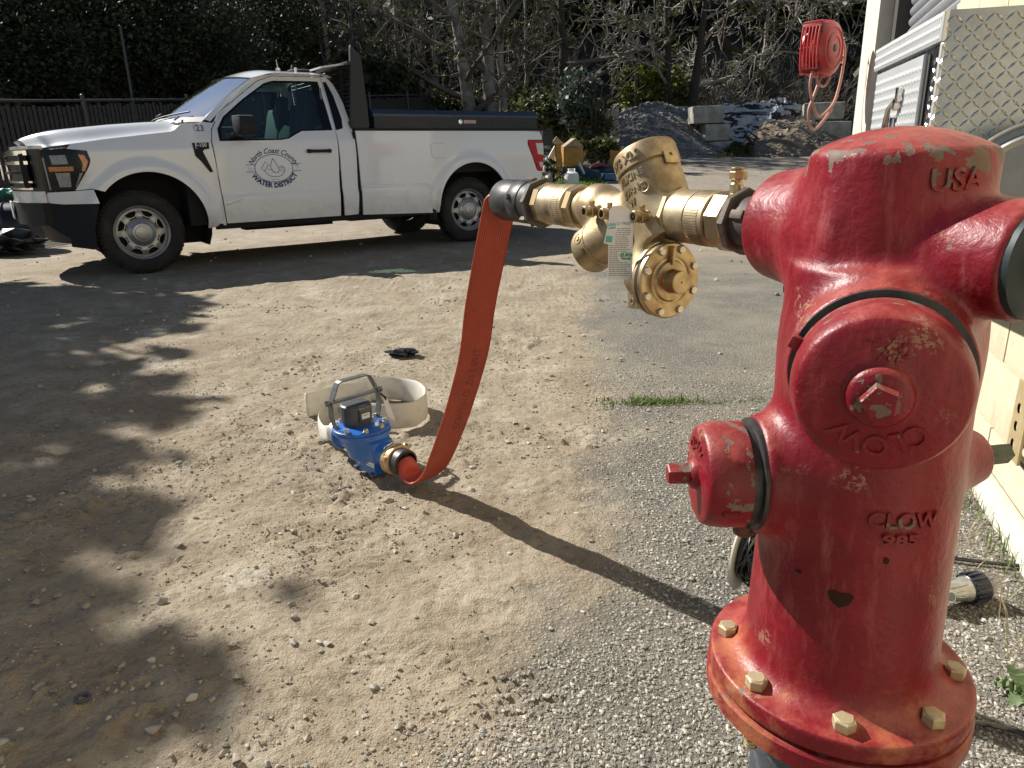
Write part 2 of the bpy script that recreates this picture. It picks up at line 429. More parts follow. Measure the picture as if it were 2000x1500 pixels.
# loose stones and gravel grains
def stone_shapes(k=6):
    out = []
    for i in range(k):
        bm = bmesh.new(); bmesh.ops.create_icosphere(bm, subdivisions=1, radius=1.0)
        V = np.array([v.co[:] for v in bm.verts]); F = np.array([[v.index for v in f.verts] for f in bm.faces]); bm.free()
        V = V * (1 + 0.28 * RNG.standard_normal((len(V), 1))) * np.array([1, RNG.uniform(.6, .95), RNG.uniform(.38, .62)])
        out.append((V, F))
    return out
SH = stone_shapes()
def scatter(name, xs, ys, rs, mats_, zfn=zsurf, sink=0.25):
    Vs, Fs, Ms = [], [], []; off = 0
    k = RNG.integers(0, len(SH), len(xs)); a = RNG.uniform(0, 2 * math.pi, len(xs)); z0 = zfn(xs, ys)
    mi = RNG.choice(len(mats_), len(xs))
    for s_ in range(len(SH)):
        q = np.where(k == s_)[0]
        if not len(q): continue
        V, F = SH[s_]; ca, sa = np.cos(a[q])[:, None], np.sin(a[q])[:, None]
        rr = rs[q][:, None]
        x = (V[:, 0] * ca - V[:, 1] * sa) * rr + xs[q][:, None]; y = (V[:, 0] * sa + V[:, 1] * ca) * rr + ys[q][:, None]
        z = V[:, 2][None, :] * rr + (z0[q] + rs[q] * sink)[:, None]
        Vs.append(np.stack([x, y, z], -1).reshape(-1, 3)); nv = len(V)
        Fs.append((F[None] + (np.arange(len(q)) * nv)[:, None, None] + off).reshape(-1, 3)); off += nv * len(q)
        Ms.append(np.repeat(mi[q], len(F)))
    return npmesh(name, np.concatenate(Vs), np.concatenate(Fs), mats_, mi=np.concatenate(Ms))
st_m = [mat('stone tan', (0.38, 0.34, 0.28), .85, bump=.4, bscale=120, var=.3, vscale=60), mat('stone grey', (0.29, 0.275, 0.24), .8, var=.3, vscale=50),
        mat('stone dark', (0.17, 0.16, 0.14), .75), mat('stone pale', (0.46, 0.43, 0.37), .8)]
def asph(x, y): return sstep(-0.12, 0.18, x - 0.10 * y + np.maximum(0, (2.0 - y) * 0.22) + vnoise(x, y, 0.8, 3) * 0.8)
n = 210000
gxr = RNG.uniform(-1.6, 1.6, n); gyr = 0.75 + 2.6 * RNG.random(n) ** 1.6
keep = RNG.random(n) < asph(gxr, gyr) * np.clip(1.9 / gyr, 0, 1) ** 2 * 0.75
gxr, gyr = gxr[keep], gyr[keep]
rr = 0.0017 + 0.0046 * RNG.random(len(gxr)) ** 2
tag(scatter('asphalt_gravel', gxr, gyr, rr, [st_m[1], st_m[1], st_m[2], st_m[0], st_m[3]], sink=0.1), kind='stuff')
n = 19000
sx_ = RNG.uniform(-2.6, 1.6, n); sy_ = 0.75 + 4.6 * RNG.random(n) ** 1.35
dn = (fbm(sx_, sy_, 0.5, 77, 2) + 0.55) ** 2
keep = RNG.random(n) < dn * (1 - 0.6 * asph(sx_, sy_)); sx_, sy_ = sx_[keep], sy_[keep]
rr = 0.0018 + 0.011 * RNG.random(len(sx_)) ** 7 + 0.004 * RNG.random(len(sx_)) ** 2
tag(scatter('loose_stones', sx_, sy_, rr, [st_m[0], st_m[0], st_m[1], st_m[1], st_m[3]]), kind='stuff')
crumb = mat('dirt crumb', (.36, .305, .23), .95, var=.35, vscale=40)
n = 60000
sx_ = RNG.uniform(-2.2, 1.2, n); sy_ = 0.75 + 3.4 * RNG.random(n) ** 1.5
dn = np.clip(fbm(sx_, sy_, 0.35, 177, 3) + 0.45, 0, 1) ** 2.2 * 1.3
keep = RNG.random(n) < dn * (1 - 0.8 * asph(sx_, sy_)); sx_, sy_ = sx_[keep], sy_[keep]
tag(scatter('dirt_crumbs', sx_, sy_, 0.0012 + 0.0045 * RNG.random(len(sx_)) ** 3, [crumb, crumb, crumb, st_m[0]]), kind='stuff')
n = 1500
sx_ = RNG.uniform(-9, 8, n); sy_ = RNG.uniform(5, 22, n)
tag(scatter('yard_stones', sx_, sy_, 0.008 + 0.022 * RNG.random(n) ** 4, [st_m[0], st_m[1], st_m[3]]), kind='stuff')
# ================================================================== BUILDING on the right
BA = R(19.2); BW = Vector((1.40, 1.86, 0)); bd = Vector((math.sin(BA), math.cos(BA), 0)); bn = Vector((-math.cos(BA), math.sin(BA), 0))   # along the wall, outwards
def block_mat():
    m, nt, b = nmat('cream painted block'); N = NT(nt)
    c = N.mix(N.ramp(N.noise(22, 5, 0.7), [(0.45, 0.0), (0.75, 1.0)]), (0.60, 0.525, 0.37), (0.50, 0.43, 0.29))
    c = N.mix(N.ramp(N.noise(120, 3, 0.7), [(0.30, 0.7), (0.42, 0.0)]), c, (0.42, 0.33, 0.19))
    N.l(c, b.inputs['Base Color']); b.inputs['Roughness'].default_value = .85
    sp = N.math('MULTIPLY', N.ramp(N.noise(9, 6, .75, vec=N.mapping((1, 1, .35))), [(0.52, 0.0), (0.72, 0.55)]), 1.0)
    N.l(N.mix(sp, c, (0.36, 0.29, 0.19)), b.inputs['Base Color'])
    N.l(N.bump(N.noise(240, 4, 0.7), .5, .004), b.inputs['Normal']); return m
cream = block_mat(); mortar = mat('cream painted joint', (0.52, 0.43, 0.27), .9, bump=.3, bscale=200)
creamp = mat('cream painted concrete', (0.60, 0.575, 0.50), .75, var=.12, vscale=5, bump=.25, bscale=160)
darkj = mat('dark door jamb', (0.05, 0.045, 0.04), .8)
bld = empty('service_building', BW, 0, 'cream painted block service building with a grey roll up door behind the hydrant', 'building')
def wp_(s, o, z): return bd * s + bn * o + Vector((0, 0, z))
MB_ = Matrix((bd, -bn, Vector((0, 0, 1)))).transposed()
def wbox(g, s0, s1, o0, o1, z0, z1, bev=0): g.box(wp_((s0 + s1) / 2, (o0 + o1) / 2, (z0 + z1) / 2), (s1 - s0, abs(o1 - o0), z1 - z0), MB_, bev=bev)
g = G(); wbox(g, -9, 1.60, -.30, -.012, -.3, 3.4); wbox(g, 4.55, 5.9, -.30, -.012, -.3, 3.4) if 0 else None
wbox(g, 6.0, 12, -.30, -.05, -.3, 3.4) if 0 else None
g.build('wall_core', mortar, bld, smooth=False)
# individual blocks of the near pier (close to the camera), shared mesh
bg_ = G(); bg_.box((0, 0, 0), (.392, .05, .192), MB_, bev=.004); b0 = bg_.build('block', cream, bld, smooth=True); first = True
base_z = -.03
for row in range(0, 12):
    for i in range(-9, 5):
        s = i * .4 + (.2 if row % 2 else 0); z = base_z + .1 + row * .2
        if s + .2 > 1.62: continue
        if s < -3: continue
        if first: o = b0; first = False
        else: o = b0.copy(); COL.objects.link(o)
        o.parent = bld; o.location = wp_(s, -.025 - random.uniform(0, .0015), z)
g = G(); wbox(g, -9, -3.2, -.02, .0, -.1, 3.2); g.build('wall_panel', cream, bld, smooth=False)
g = G(); wbox(g, -9, 1.60, -.05, .02, 2.35, 3.4); g.build('upper_wall', creamp, bld, smooth=False)
# lower bulge of footing
g = G(); wbox(g, -1.6, .42, .002, .05, -.1, .06, .01); g.build('footing', creamp, bld)
# roll-up door
g = G(); z = -.05; ns = 0
slat_m = mat('galvanised grey slat', (0.36, 0.38, 0.41), .42, .35, var=.10, vscale=6)
sg = G(); pr = [(0, 0), (.012, .010), (.022, .028), (.022, .045), (.010, .062), (0, .068)]
A = [wp_(1.60, p[0], p[1]) for p in pr]; B = [wp_(4.16, p[0], p[1]) for p in pr]; n = len(pr)
sg.add(A + B, [(i, i + 1, n + i + 1, n + i) for i in range(n - 1)]); s0 = sg.build('door_slat', slat_m, bld); s0.location = bn * -.20 + Vector((0, 0, 0))
for k in range(1, 46):
    o = s0.copy(); COL.objects.link(o); o.parent = bld; o.location = bn * -.20 + Vector((0, 0, k * .07))
g = G(); wbox(g, 1.6, 4.6, -.30, -.24, -.1, 3.3); g.build('door_back', darkj, bld, smooth=False)
g = G(); wbox(g, 4.14, 4.34, -.24, -.10, -.1, 3.3); g.build('door_jamb', darkj, bld, smooth=False)
g = G(); wbox(g, 1.6, 4.6, -.28, .0, 3.2, 3.6); g.build('lintel', creamp, bld, smooth=False)
# far post
g = G(); wbox(g, 4.34, 5.30, -.30, .0, -.1, 3.6, .004); g.build('post', creamp, bld)
g = G()
for k in range(1, 17): wbox(g, 4.336, 5.304, -.304, .003, k * .2 - .004, k * .2 + .002) if 0 else None
g.v and g.build('post_joint', mortar, bld, smooth=False)
# roof and eave
g = G(); wbox(g, -9, 5.6, -6, .35, 3.6, 3.72); g.build('roof', mat('pale metal roof', (.45, .45, .43), .5, .3), bld, smooth=False)
g = G(); wbox(g, 5.0, 5.3, -6, -.3, -.1, 3.6); g.build('end_wall', creamp, bld, smooth=False)
# perforated steel strut on the wall
g = G(); tanm = mat('tan painted steel strap', (.42, .33, .18), .55, .2, var=.15, vscale=40)
hole = [(.0, .0)]
ss_, zz_ = -.10, .275
bdp = [(-.05, -.09), (.05, -.09), (.05, .12), (-.05, .12)]
import itertools
def plate_with_holes():
    outer = [Vector(p) for p in bdp]; pts = list(outer); ed = [(i, (i + 1) % 4) for i in range(4)]; hs = []
    for cz in (-.05, .0, .05):
        h = [Vector((.012 + .014 * math.cos(t), cz + .014 * math.sin(t))) for t in np.linspace(0, 2 * math.pi, 15)[:-1]]; o = len(pts); pts += h; hs.append(h); ed += [(o + i, o + (i + 1) % 14) for i in range(14)]
    V2, _, F, *_r = delaunay_2d_cdt(pts, ed, [], 0, 1e-6)
    F = [f for f in F if not any(in_poly2((V2[f[0]] + V2[f[1]] + V2[f[2]]) / 3, h) for h in hs)]
    return V2, F
def in_poly2(c, h): return (c - sum((Vector(p) for p in h), Vector((0, 0))) / len(h)).length < .0135
V2, F = plate_with_holes()
g.add([wp_(ss_ + v[0], .028, zz_ + v[1]) for v in V2] + [wp_(ss_ + v[0], .022, zz_ + v[1]) for v in V2], [tuple(f) for f in F] + [tuple(i + len(V2) for i in reversed(f)) for f in F] + [(0, 1, 1 + len(V2), len(V2)), (1, 2, 2 + len(V2), 1 + len(V2)), (2, 3, 3 + len(V2), 2 + len(V2)), (3, 0, len(V2), 3 + len(V2))])
o = g.build('steel_strap', tanm, None, smooth=False); o.location = BW; tag(o, 'tan steel strap with punched holes fixed low on the cream block wall', 'bracket')

# ------------------------------------------------------------------ tread plate locker on the wall
def dp_mat():
    m, nt, b = nmat('bright aluminium'); N = NT(nt)
    N.l(N.mix(N.ramp(N.noise(9, 4, 0.6), [(0.35, 0.0), (0.7, 1.0)]), (0.33, 0.365, 0.40), (0.25, 0.275, 0.30)), b.inputs['Base Color'])
    b.inputs['Metallic'].default_value = 1.0; N.l(N.ramp(N.noise(30, 4), [(0.3, 0.20), (0.7, 0.34)]), b.inputs['Roughness']); 
    N.l(N.bump(N.noise(5, 2, 0.5), .25, .02), b.inputs['Normal']); return m
alu = dp_mat(); alub = mat('bright worn aluminium', (.72, .71, .67), .24, 1.0); lx = empty('tread_plate_locker', (1.066, 1.90, 1.0), 0, 'bright aluminium tread plate locker with a polished drop handle on the building wall', 'locker')
kd = Vector((.25, .968, 0)).normalized(); kr = Vector((.968, -.25, 0)).normalized(); kz = Vector((0, 0, 1))
def kp(r, d, z): return kr * r + kd * d + kz * z
KM = Matrix((kr, kd, kz)).transposed()
W_, D_, H0, H1 = .345, .72, -.22, .305
g = G(); g.box(kp(W_ / 2, D_ / 2, (H0 + H1) / 2), (W_ - .006, D_ - .006, H1 - H0), KM, bev=.004); g.build('case', alu, lx)
lug_g = G()
def lozenge(o, ex, ey, nrm, a, L=.0140, w=.0036, h=.0030):
    u = ex * math.cos(a) + ey * math.sin(a); v = -ex * math.sin(a) + ey * math.cos(a)
    P = [o - u * L, o + v * w, o + u * L, o - v * w, o + u * (L * .5) + nrm * h, o - u * (L * .5) + nrm * h]
    lug_g.add(P, [(0, 3, 5), (0, 5, 1), (3, 2, 4), (1, 4, 2), (1, 5, 4), (3, 4, 5)])
p_ = .0215
for i in range(int(W_ / p_) + 1):
    for j in range(int((H1 - H0) / p_) + 1):
        r, z = .008 + i * p_, H0 + .008 + j * p_
        if r > W_ - .008 or z > H1 - .010: continue
        lozenge(kp(r, .0028, z), kr, kz, -kd, R(45 if (i + j) % 2 else -45))
o = lug_g.build('tread_bars', alub, lx, smooth=False, ang=20); tag(o, kind='stuff')
# side: frame strip, then a ribbed door
lug_g = G()
for i in range(2):
    for j in range(int((H1 - H0) / p_) + 1):
        z = H0 + .008 + j * p_
        if z < H1 - .09: lozenge(kp(.0028, .03 + i * p_, z), kd, kz, -kr, R(45 if (i + j) % 2 else -45))
o = lug_g.build('tread_bars', alub, lx, smooth=False); tag(o, kind='stuff')
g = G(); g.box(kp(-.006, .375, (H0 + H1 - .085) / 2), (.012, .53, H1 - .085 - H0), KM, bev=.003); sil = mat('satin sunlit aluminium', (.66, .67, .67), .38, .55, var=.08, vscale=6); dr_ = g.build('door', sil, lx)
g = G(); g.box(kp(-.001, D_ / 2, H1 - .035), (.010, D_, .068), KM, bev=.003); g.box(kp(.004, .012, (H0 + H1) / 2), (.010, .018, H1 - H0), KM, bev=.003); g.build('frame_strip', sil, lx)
g = G(); g.box(kp(.0, .095, (H0 + H1 - .085) / 2), (.004, .014, H1 - .09 - H0), KM); g.build('door_gap', darkj, lx, smooth=False)
lug_g = G()
for i in range(34):
    for j in range(17):
        d, z = .118 + i * .0155, H0 + .014 + j * .0262
        if z < H1 - .095 and d < .63: lozenge(kp(-.0122, d, z + (.003 if i % 2 else 0)), kd, kz, -kr, R(82), L=.0100, w=.0026, h=.0022)
for i in range(46):
    for j in range(3):
        lozenge(kp(-.0062, .02 + i * .0155, H1 - .058 + j * .0240), kd, kz, -kr, R(82), L=.0095, w=.0026, h=.0022)
o = lug_g.build('raised_dimples', mat('bright dimple', (.82, .82, .80), .35, .4), dr_, smooth=False); tag(o, kind='stuff')
# drop handle
g = G(); g.box(kp(-.018, .33, .02), (.010, .030, .115), KM, bev=.004); g.tube([kp(-.020, .30, .125), kp(-.035, .315, .10), kp(-.036, .33, .05), kp(-.034, .335, -.02), kp(-.030, .335, -.05)], [.006, .007, .009, .009, .007], 10); g.cyl(kp(-.012, .29, .11), kp(-.030, .29, .11), .016, n=20)
g.box(kp(-.024, .27, .135), (.014, .020, .04), KM, bev=.004)
g.build('drop_handle', chrome_b := mat('polished steel', (.62, .60, .56), .16, 1.0), lx)
g = G(); g.box(kp(-.014, .50, -.055), (.004, .10, .075), KM, bev=.001); st = g.build('warning_sticker', mat('white sticker', (.78, .77, .74), .5), lx)
g = G(); rd_ = mat('red sticker print', (.55, .03, .03), .5); [g.box(kp(-.0166, .50 + (q - 3) * .0115, -.056 + (.004 if q % 2 else 0)), (.0006, .0085, .024), KM) for q in range(7) if q != 4]; g.box(kp(-.0166, .50, -.024), (.0006, .09, .006), KM); g.build('red_print', rd_, st, smooth=False)

# ------------------------------------------------------------------ round metal drum end below the locker
galv = mat('dull galvanised steel', (.34, .345, .33), .42, .75, col2=(.27, .27, .25), vscale=7, bump=.15, bscale=30, rvar=.08)
dc = Vector((1.205, 1.64, .842)); dn_ = Vector((-.55, -.83, .05)).normalized()
dm = empty('steel_drum', dc, 0, 'round dull galvanised steel drum end with a raised rim beside the top of the hydrant', 'drum')
g = G(); g.lathe([(.0, .0), (.165, .001), (.172, .006), (.176, .010), (.181, .006), (.186, .0), (.198, -.002), (.202, .004), (.205, .006), (.209, .004), (.210, -.004), (.206, -.010), (.206, -.20), (.0, -.20)], (0, 0, 0), dn_, 96, caps=False)
g.build('shell', galv, dm, ang=30)
g = G(); g.box(Vector((.02, .0, -.10)) - dn_ * .12 + Vector((.08, .02, 0)), (.14, .03, .04), bev=.005); g.build('wall_bracket', iron_b := mat('dark bracket steel', (.03, .03, .03), .5, .5), dm)
# black ring and hook hanging below it
hk = empty('lifting_hook', (1.118, 1.50, .735), 0, 'black steel ring and hook hanging below the round drum at the right edge', 'hook')
bsteel = mat('worn black steel', (.045, .045, .045), .4, .7, col2=(.30, .29, .27), v2=.66, vscale=35)
g = G(); g.tube([(.026 + .026 * math.cos(t), .01 * math.sin(t), .014 * math.sin(t)) for t in np.linspace(0, 2 * math.pi, 25)[:-1]], .0095, 10, closed=True); g.build('ring', bsteel, hk)
g = G(); g.tube([(.045, .0, -.008), (.040, 0, -.030), (.036, 0, -.050), (.052, 0, -.066), (.075, 0, -.055)], [.014, .018, .019, .016, .012], 12); g.build('hook', iron_b, hk)
g = G(); g.tube([(.05, .02, .01), (.09, .10, .06)], .012, 8); g.build('shackle', iron_b, hk)

# ------------------------------------------------------------------ hose reel on the post
redp = mat('faded red reel plastic', (.48, .035, .035), .42, 0, col2=(.50, .12, .10), vscale=6, v2=.58)
redd = mat('deep red reel', (.20, .008, .012), .5)
hoser = mat('pale red rubber hose', (.50, .20, .15), .6, col2=(.42, .24, .18), vscale=15)
rl = empty('hose_reel', (2.545, 6.20, 1.755), 0, 'red plastic hose reel mounted on the cream post above the hydrant', 'hose reel')
rax = Vector((.66, -.75, 0)).normalized()        # reel axis: its round face looks toward the camera, slightly right
lft = Vector((-.75, -.66, 0)); 
g = G(); g.lathe([(0, -.115), (.16, -.115), (.195, -.10), (.205, -.07), (.205, .03), (.195, .055), (.16, .075), (.150, .078), (.145, .070), (.115, .074), (.110, .082), (.085, .086), (.08, .080), (.055, .083), (0, .083)], (0, 0, 0), rax, 64, caps=False)
sh = g.build('drum_cover', redp, rl, ang=30)
g = G(); g.lathe([(.208, -.012), (.212, -.008), (.212, .002), (.208, .006)], (0, 0, 0), rax, 64, caps=False); g.build('seam_band', redp, sh)
g = G(); g.lathe([(.0, .0), (.028, .0), (.026, .008), (0, .010)], rax * .082, rax, 24); g.build('hub_cap', mat('dark hub', (.03, .035, .035), .4), rl)
# louvred front block on the left
MR = Matrix((lft, rax * -1, Vector((0, 0, 1)))).transposed()
g = G()
g.box(lft * .105 + rax * -.03, (.14, .17, .36), MR, bev=.02); g.build('guard', redd, rl)
g = G()
for k in range(6):
    a0 = -.095 + k * .027
    pts_ = [lft * (.205 - .10 * abs(z / .18) ** 2.4 * .25) + rax * a0 * 1.0 + Vector((0, 0, z)) for z in np.linspace(-.15, .15, 9)]
    g.tube(pts_, .0065, 6)
for z in (.15, -.15, .185, -.185):
    g.tube([lft * (.185 if abs(z) < .17 else .165) + rax * -.105 + Vector((0, 0, z)), lft * (.185 if abs(z) < .17 else .165) + rax * .045 + Vector((0, 0, z))], .008, 6)
g.tube([lft * .205 + rax * -.11, lft * .205 + rax * .05], .006, 6)
g.build('guard_bars', redp, rl)
g = G(); g.box(rax * -.10 + lft * -.12, (.10, .05, .16), MR, bev=.01)
for z in (.11, -.02, -.075): g.tube([rax * -.06 + lft * -.10 + Vector((0, 0, z)), rax * -.02 + lft * -.36 + Vector((0, 0, z))], .006, 6)
g.build('mounting_bracket', mat('pale bracket', (.5, .42, .38), .5), rl)
hs = G()
hs.tube(catmull([lft * .17 + Vector((0, 0, -.17)), lft * .185 + Vector((0, 0, -.28)), lft * .12 + Vector((0, 0, -.40)), lft * 0 + Vector((0, 0, -.50)), lft * -.14 + Vector((0, 0, -.46)), lft * -.27 + Vector((0, 0, -.36)), lft * -.34 + Vector((0, 0, -.15)), lft * -.33 + Vector((0, 0, .05)), lft * -.24 + rax * -.05 + Vector((0, 0, .12))], 5), .012, 8)
hs.tube(catmull([lft * .02 + Vector((0, 0, -.20)), lft * .10 + Vector((0, 0, -.34)), lft * .17 + Vector((0, 0, -.46)), lft * .13 + Vector((0, 0, -.57)), lft * .03 + Vector((0, 0, -.60)), lft * -.10 + Vector((0, 0, -.53)), lft * -.22 + Vector((0, 0, -.44))], 5), .012, 8)
hs.tube(catmull([lft * .10 + Vector((0, 0, -.19)), lft * .06 + Vector((0, 0, -.255)), lft * -.05 + Vector((0, 0, -.27)), lft * -.12 + Vector((0, 0, -.20)), lft * -.14 + Vector((0, 0, -.10))], 5), .011, 8)
hs.build('hose', hoser, rl)
# ================================================================== HYDRANT
def hydrant_paint():
    m, nt, b = nmat('weathered red hydrant paint'); N = NT(nt)
    s = N.sep(); z = s[2]
    red = N.mix(N.ramp(N.noise(9, 5, 0.65), [(0.35, 0.0), (0.66, 1.0)]), (0.205, 0.003, 0.012), (0.135, 0.002, 0.008))
    chalk = N.ramp(N.noise(13, 6, 0.72, dist=0.6), [(0.54, 0.0), (0.74, 0.60)])
    streak = N.ramp(N.noise(26, 4, 0.7, vec=N.mapping((2.2, 2.2, 0.45), (0.3, 0.5, 0))), [(0.52, 0.0), (0.74, 0.6)])
    c = N.mix(chalk, red, (0.30, 0.026, 0.038)); c = N.mix(N.math('MULTIPLY', streak, N.ramp(N.noise(4, 2), [(0.4, 0.0), (0.6, 1.0)])), c, (0.38, 0.10, 0.095))
    # upper faces are weathered paler / orange
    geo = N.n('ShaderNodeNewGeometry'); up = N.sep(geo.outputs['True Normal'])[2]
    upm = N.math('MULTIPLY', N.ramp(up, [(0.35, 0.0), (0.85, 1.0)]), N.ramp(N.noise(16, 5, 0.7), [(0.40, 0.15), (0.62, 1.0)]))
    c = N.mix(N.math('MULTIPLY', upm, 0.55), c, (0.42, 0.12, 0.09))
    fl = N.math('MULTIPLY', N.ramp(z, [(0.400, 1.0), (0.438, 0.0)]), N.ramp(N.noise(11, 5, 0.7), [(0.49, 0.0), (0.64, 0.75)]))
    c = N.mix(fl, c, (0.38, 0.13, 0.055))
    # chips down to grey-brown iron, many on the shoulder of the bonnet
    sh = N.math('ADD', N.math('MULTIPLY', N.ramp(z, [(0.955, 0.0), (0.978, 1.0)]), 0.15), N.math('MULTIPLY', N.ramp(z, [(0.962, 0.0), (0.972, 1.0), (0.984, 1.0), (0.992, 0.0)]), 0.06))
    th = N.math('ADD', N.noise(58, 3, 0.55), N.math('MULTIPLY', N.math('SUBTRACT', N.noise(7, 3), 0.5), 0.35))
    pt = N.math('MULTIPLY', N.math('SUBTRACT', geo.outputs['Pointiness'], 0.5), 1.5)
    pt = N.math('MINIMUM', N.math('MAXIMUM', pt, -0.05), 0.16)
    th = N.math('ADD', N.math('ADD', th, sh), pt)
    chip = N.ramp(th, [(0.755, 0.0), (0.765, 1.0)])
    big = N.ramp(N.math('ADD', N.noise(19, 3, 0.5), 0.0), [(0.755, 0.0), (0.760, 1.0)])
    chip = N.math('MAXIMUM', chip, big)
    c = N.mix(chip, c, N.mix(N.noise(90, 3), (0.105, 0.065, 0.050), (0.20, 0.15, 0.12)))
    # worn scuff low on the barrel
    dr = N.math('MULTIPLY', N.ramp(N.noise(150, 3, 0.8), [(0.52, 0.0), (0.56, 1.0)]), N.ramp(N.noise(14, 2), [(0.655, 0.0), (0.72, 0.8)]))
    c = N.mix(dr, c, (0.30, 0.17, 0.11))
    N.l(c, b.inputs['Base Color'])
    N.l(N.ramp(N.math('ADD', N.math('MULTIPLY', chalk, .5), N.math('MULTIPLY', chip, .6)), [(0.0, 0.42), (0.6, 0.70)]), b.inputs['Roughness']); b.inputs['Specular IOR Level'].default_value = .4
    b.inputs['Coat Weight'].default_value = 0.0; b.inputs['Coat Roughness'].default_value = 0.25
    h = N.math('ADD', N.math('MULTIPLY', N.noise(120, 4, 0.6), 0.5), N.noise(38, 4, 0.6))
    h = N.math('SUBTRACT', h, N.math('MULTIPLY', chip, 0.35))
    N.l(N.bump(h, 0.42, 0.004), b.inputs['Normal'])
    return m
HP = hydrant_paint()
iron = mat('old cast iron', (0.055, 0.050, 0.045), .65, .3, col2=(0.10, 0.075, 0.055), vscale=40, bump=.4, bscale=150, bdist=.002)
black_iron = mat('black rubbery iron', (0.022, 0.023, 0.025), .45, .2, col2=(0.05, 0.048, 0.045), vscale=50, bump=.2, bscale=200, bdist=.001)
bolt_m = mat('weathered yellow zinc bolt', (0.50, 0.42, 0.27), .5, .45, col2=(0.42, 0.34, 0.20), vscale=70, bump=.2, bscale=200, bdist=.001)
pipe_m = mat('dark bitumen riser pipe', (0.055, 0.065, 0.08), .6, 0, col2=(0.16, 0.17, 0.18), vscale=30, v2=.62, bump=.3, bscale=90)
rusty = mat('rusty iron', (0.16, 0.055, 0.035), .8, 0, col2=(0.09, 0.04, 0.03), vscale=60, bump=.5, bscale=150, bdist=.002)
HX0, HY0 = 0.393, 0.745
hyd = empty('fire_hydrant', (HX0, HY0, 0), 0, 'weathered red cast iron fire hydrant on a bolted round flange in the foreground', 'fire hydrant')
uA = np.array([-0.4336, 0.901, 0.0]); uA /= np.linalg.norm(uA)
d25 = np.array([-0.985, 0.03, 0.0]); d25 /= np.linalg.norm(d25)
dCn = np.array([0.97, 0.17, 0.0]); dCn /= np.linalg.norm(dCn)
ca, sa_ = math.cos(R(28.1)), math.sin(R(28.1))
e_r = np.array([ca, -sa_, 0]); e_c = np.array([-sa_, -ca, 0])
d45 = e_c + 0.045 * e_r; d45 /= np.linalg.norm(d45)
ZA, Z45, Z25 = 0.905, 0.791, 0.640
def hsdf(X, Y, Z):
    p = lambda d, L, z: (d[0] * L, d[1] * L, z)
    D = s_cone(X, Y, Z, (0, 0, 0.37), (0, 0, 0.875), 0.1095, 0.0950)
    D = smin(D, s_cone(X, Y, Z, (0, 0, 0.74), (0, 0, 0.992), 0.087, 0.0855, 0.011), 0.02)
    # slightly domed top
    sp = np.sqrt(X * X + Y * Y + (Z - 0.845) ** 2 * 1.0) - 0.166
    D = np.minimum(D, np.maximum(sp, np.sqrt(X * X + Y * Y) - 0.080))
    D = smin(D, s_cone(X, Y, Z, (0, 0, ZA), p(uA, 0.154, ZA), 0.084, 0.062, 0.010), 0.022)
    D = smin(D, s_cone(X, Y, Z, (0, 0, ZA - .008), p(-uA, 0.142, ZA - .012), 0.056, 0.053, 0.006), 0.020)
    D = smin(D, s_cone(X, Y, Z, (0, 0, Z45), p(d45, 0.121, Z45), 0.088, 0.081, 0.005), 0.024)
    D = smin(D, s_cone(X, Y, Z, (0, 0, Z25), p(d25, 0.122, Z25), 0.076, 0.066, 0.004), 0.028)
    D = smin(D, s_cone(X, Y, Z, (0, 0, Z25 + .005), p(dCn, 0.148, Z25 + .005), 0.080, 0.030, 0.003), 0.022)
    F = s_cone(X, Y, Z, (0, 0, 0.3690), (0, 0, 0.3940), 0.150, 0.150, 0.004)
    D = smin(D, F, 0.036)
    D = np.maximum(D, 0.3690 - Z)
    return D
V, F = sdf_mesh(hsdf, (-.235, -.235, .35), (.235, .235, 1.03), 0.0033)
o = npmesh('body', V, F, HP, hyd, smooth=True)
# seam ridges cast in the barrel
g = G(); g.lathe([(0.1495, 0.3390), (0.152, 0.3420), (0.152, 0.3620), (0.1495, 0.3655), (0.09, 0.3655), (0.09, 0.3390), (0.1495, 0.3390)], n=72, caps=False)
g.build('lower_flange', HP, hyd)
g = G(); g.lathe([(0.088, -0.05), (0.088, 0.24), (0.10, 0.29), (0.112, 0.3390)], n=48)
g.build('riser_pipe', pipe_m, hyd)
for k in range(8):
    a = R(188 + 45 * k); c_ = np.array([math.cos(a), math.sin(a), 0]); P = e_r * c_[0] - e_c * c_[1]
    P = np.array([P[0] * 0.1285, P[1] * 0.1285, 0])
    g = G(); g.hexa(P + [0, 0, 0.3945], P + [0, 0, 0.4075], 0.0125, ch=0.0012, tw=k * .7)
    g.lathe([(0.0095, 0), (0.0088, 0.0010), (0.0, 0.0012)], P + [0, 0, 0.4075], n=12)
    g.cyl(P + [0, 0, 0.3080], P + [0, 0, 0.3950], 0.0075, n=10)
    for t in range(5): g.cyl(P + [0, 0, 0.3090 + t * .0045], P + [0, 0, 0.3110 + t * .0045], 0.0084, n=10)
    g.hexa(P + [0, 0, 0.3280], P + [0, 0, 0.3395], 0.0125)
    g.build('flange_bolt', bolt_m, hyd)
def frame(d):
    d = Vector(d).normalized(); up = Vector((0, 0, 1)); r = d.cross(up).normalized() * -1     # r: to the right seen from in front
    return d, r, up
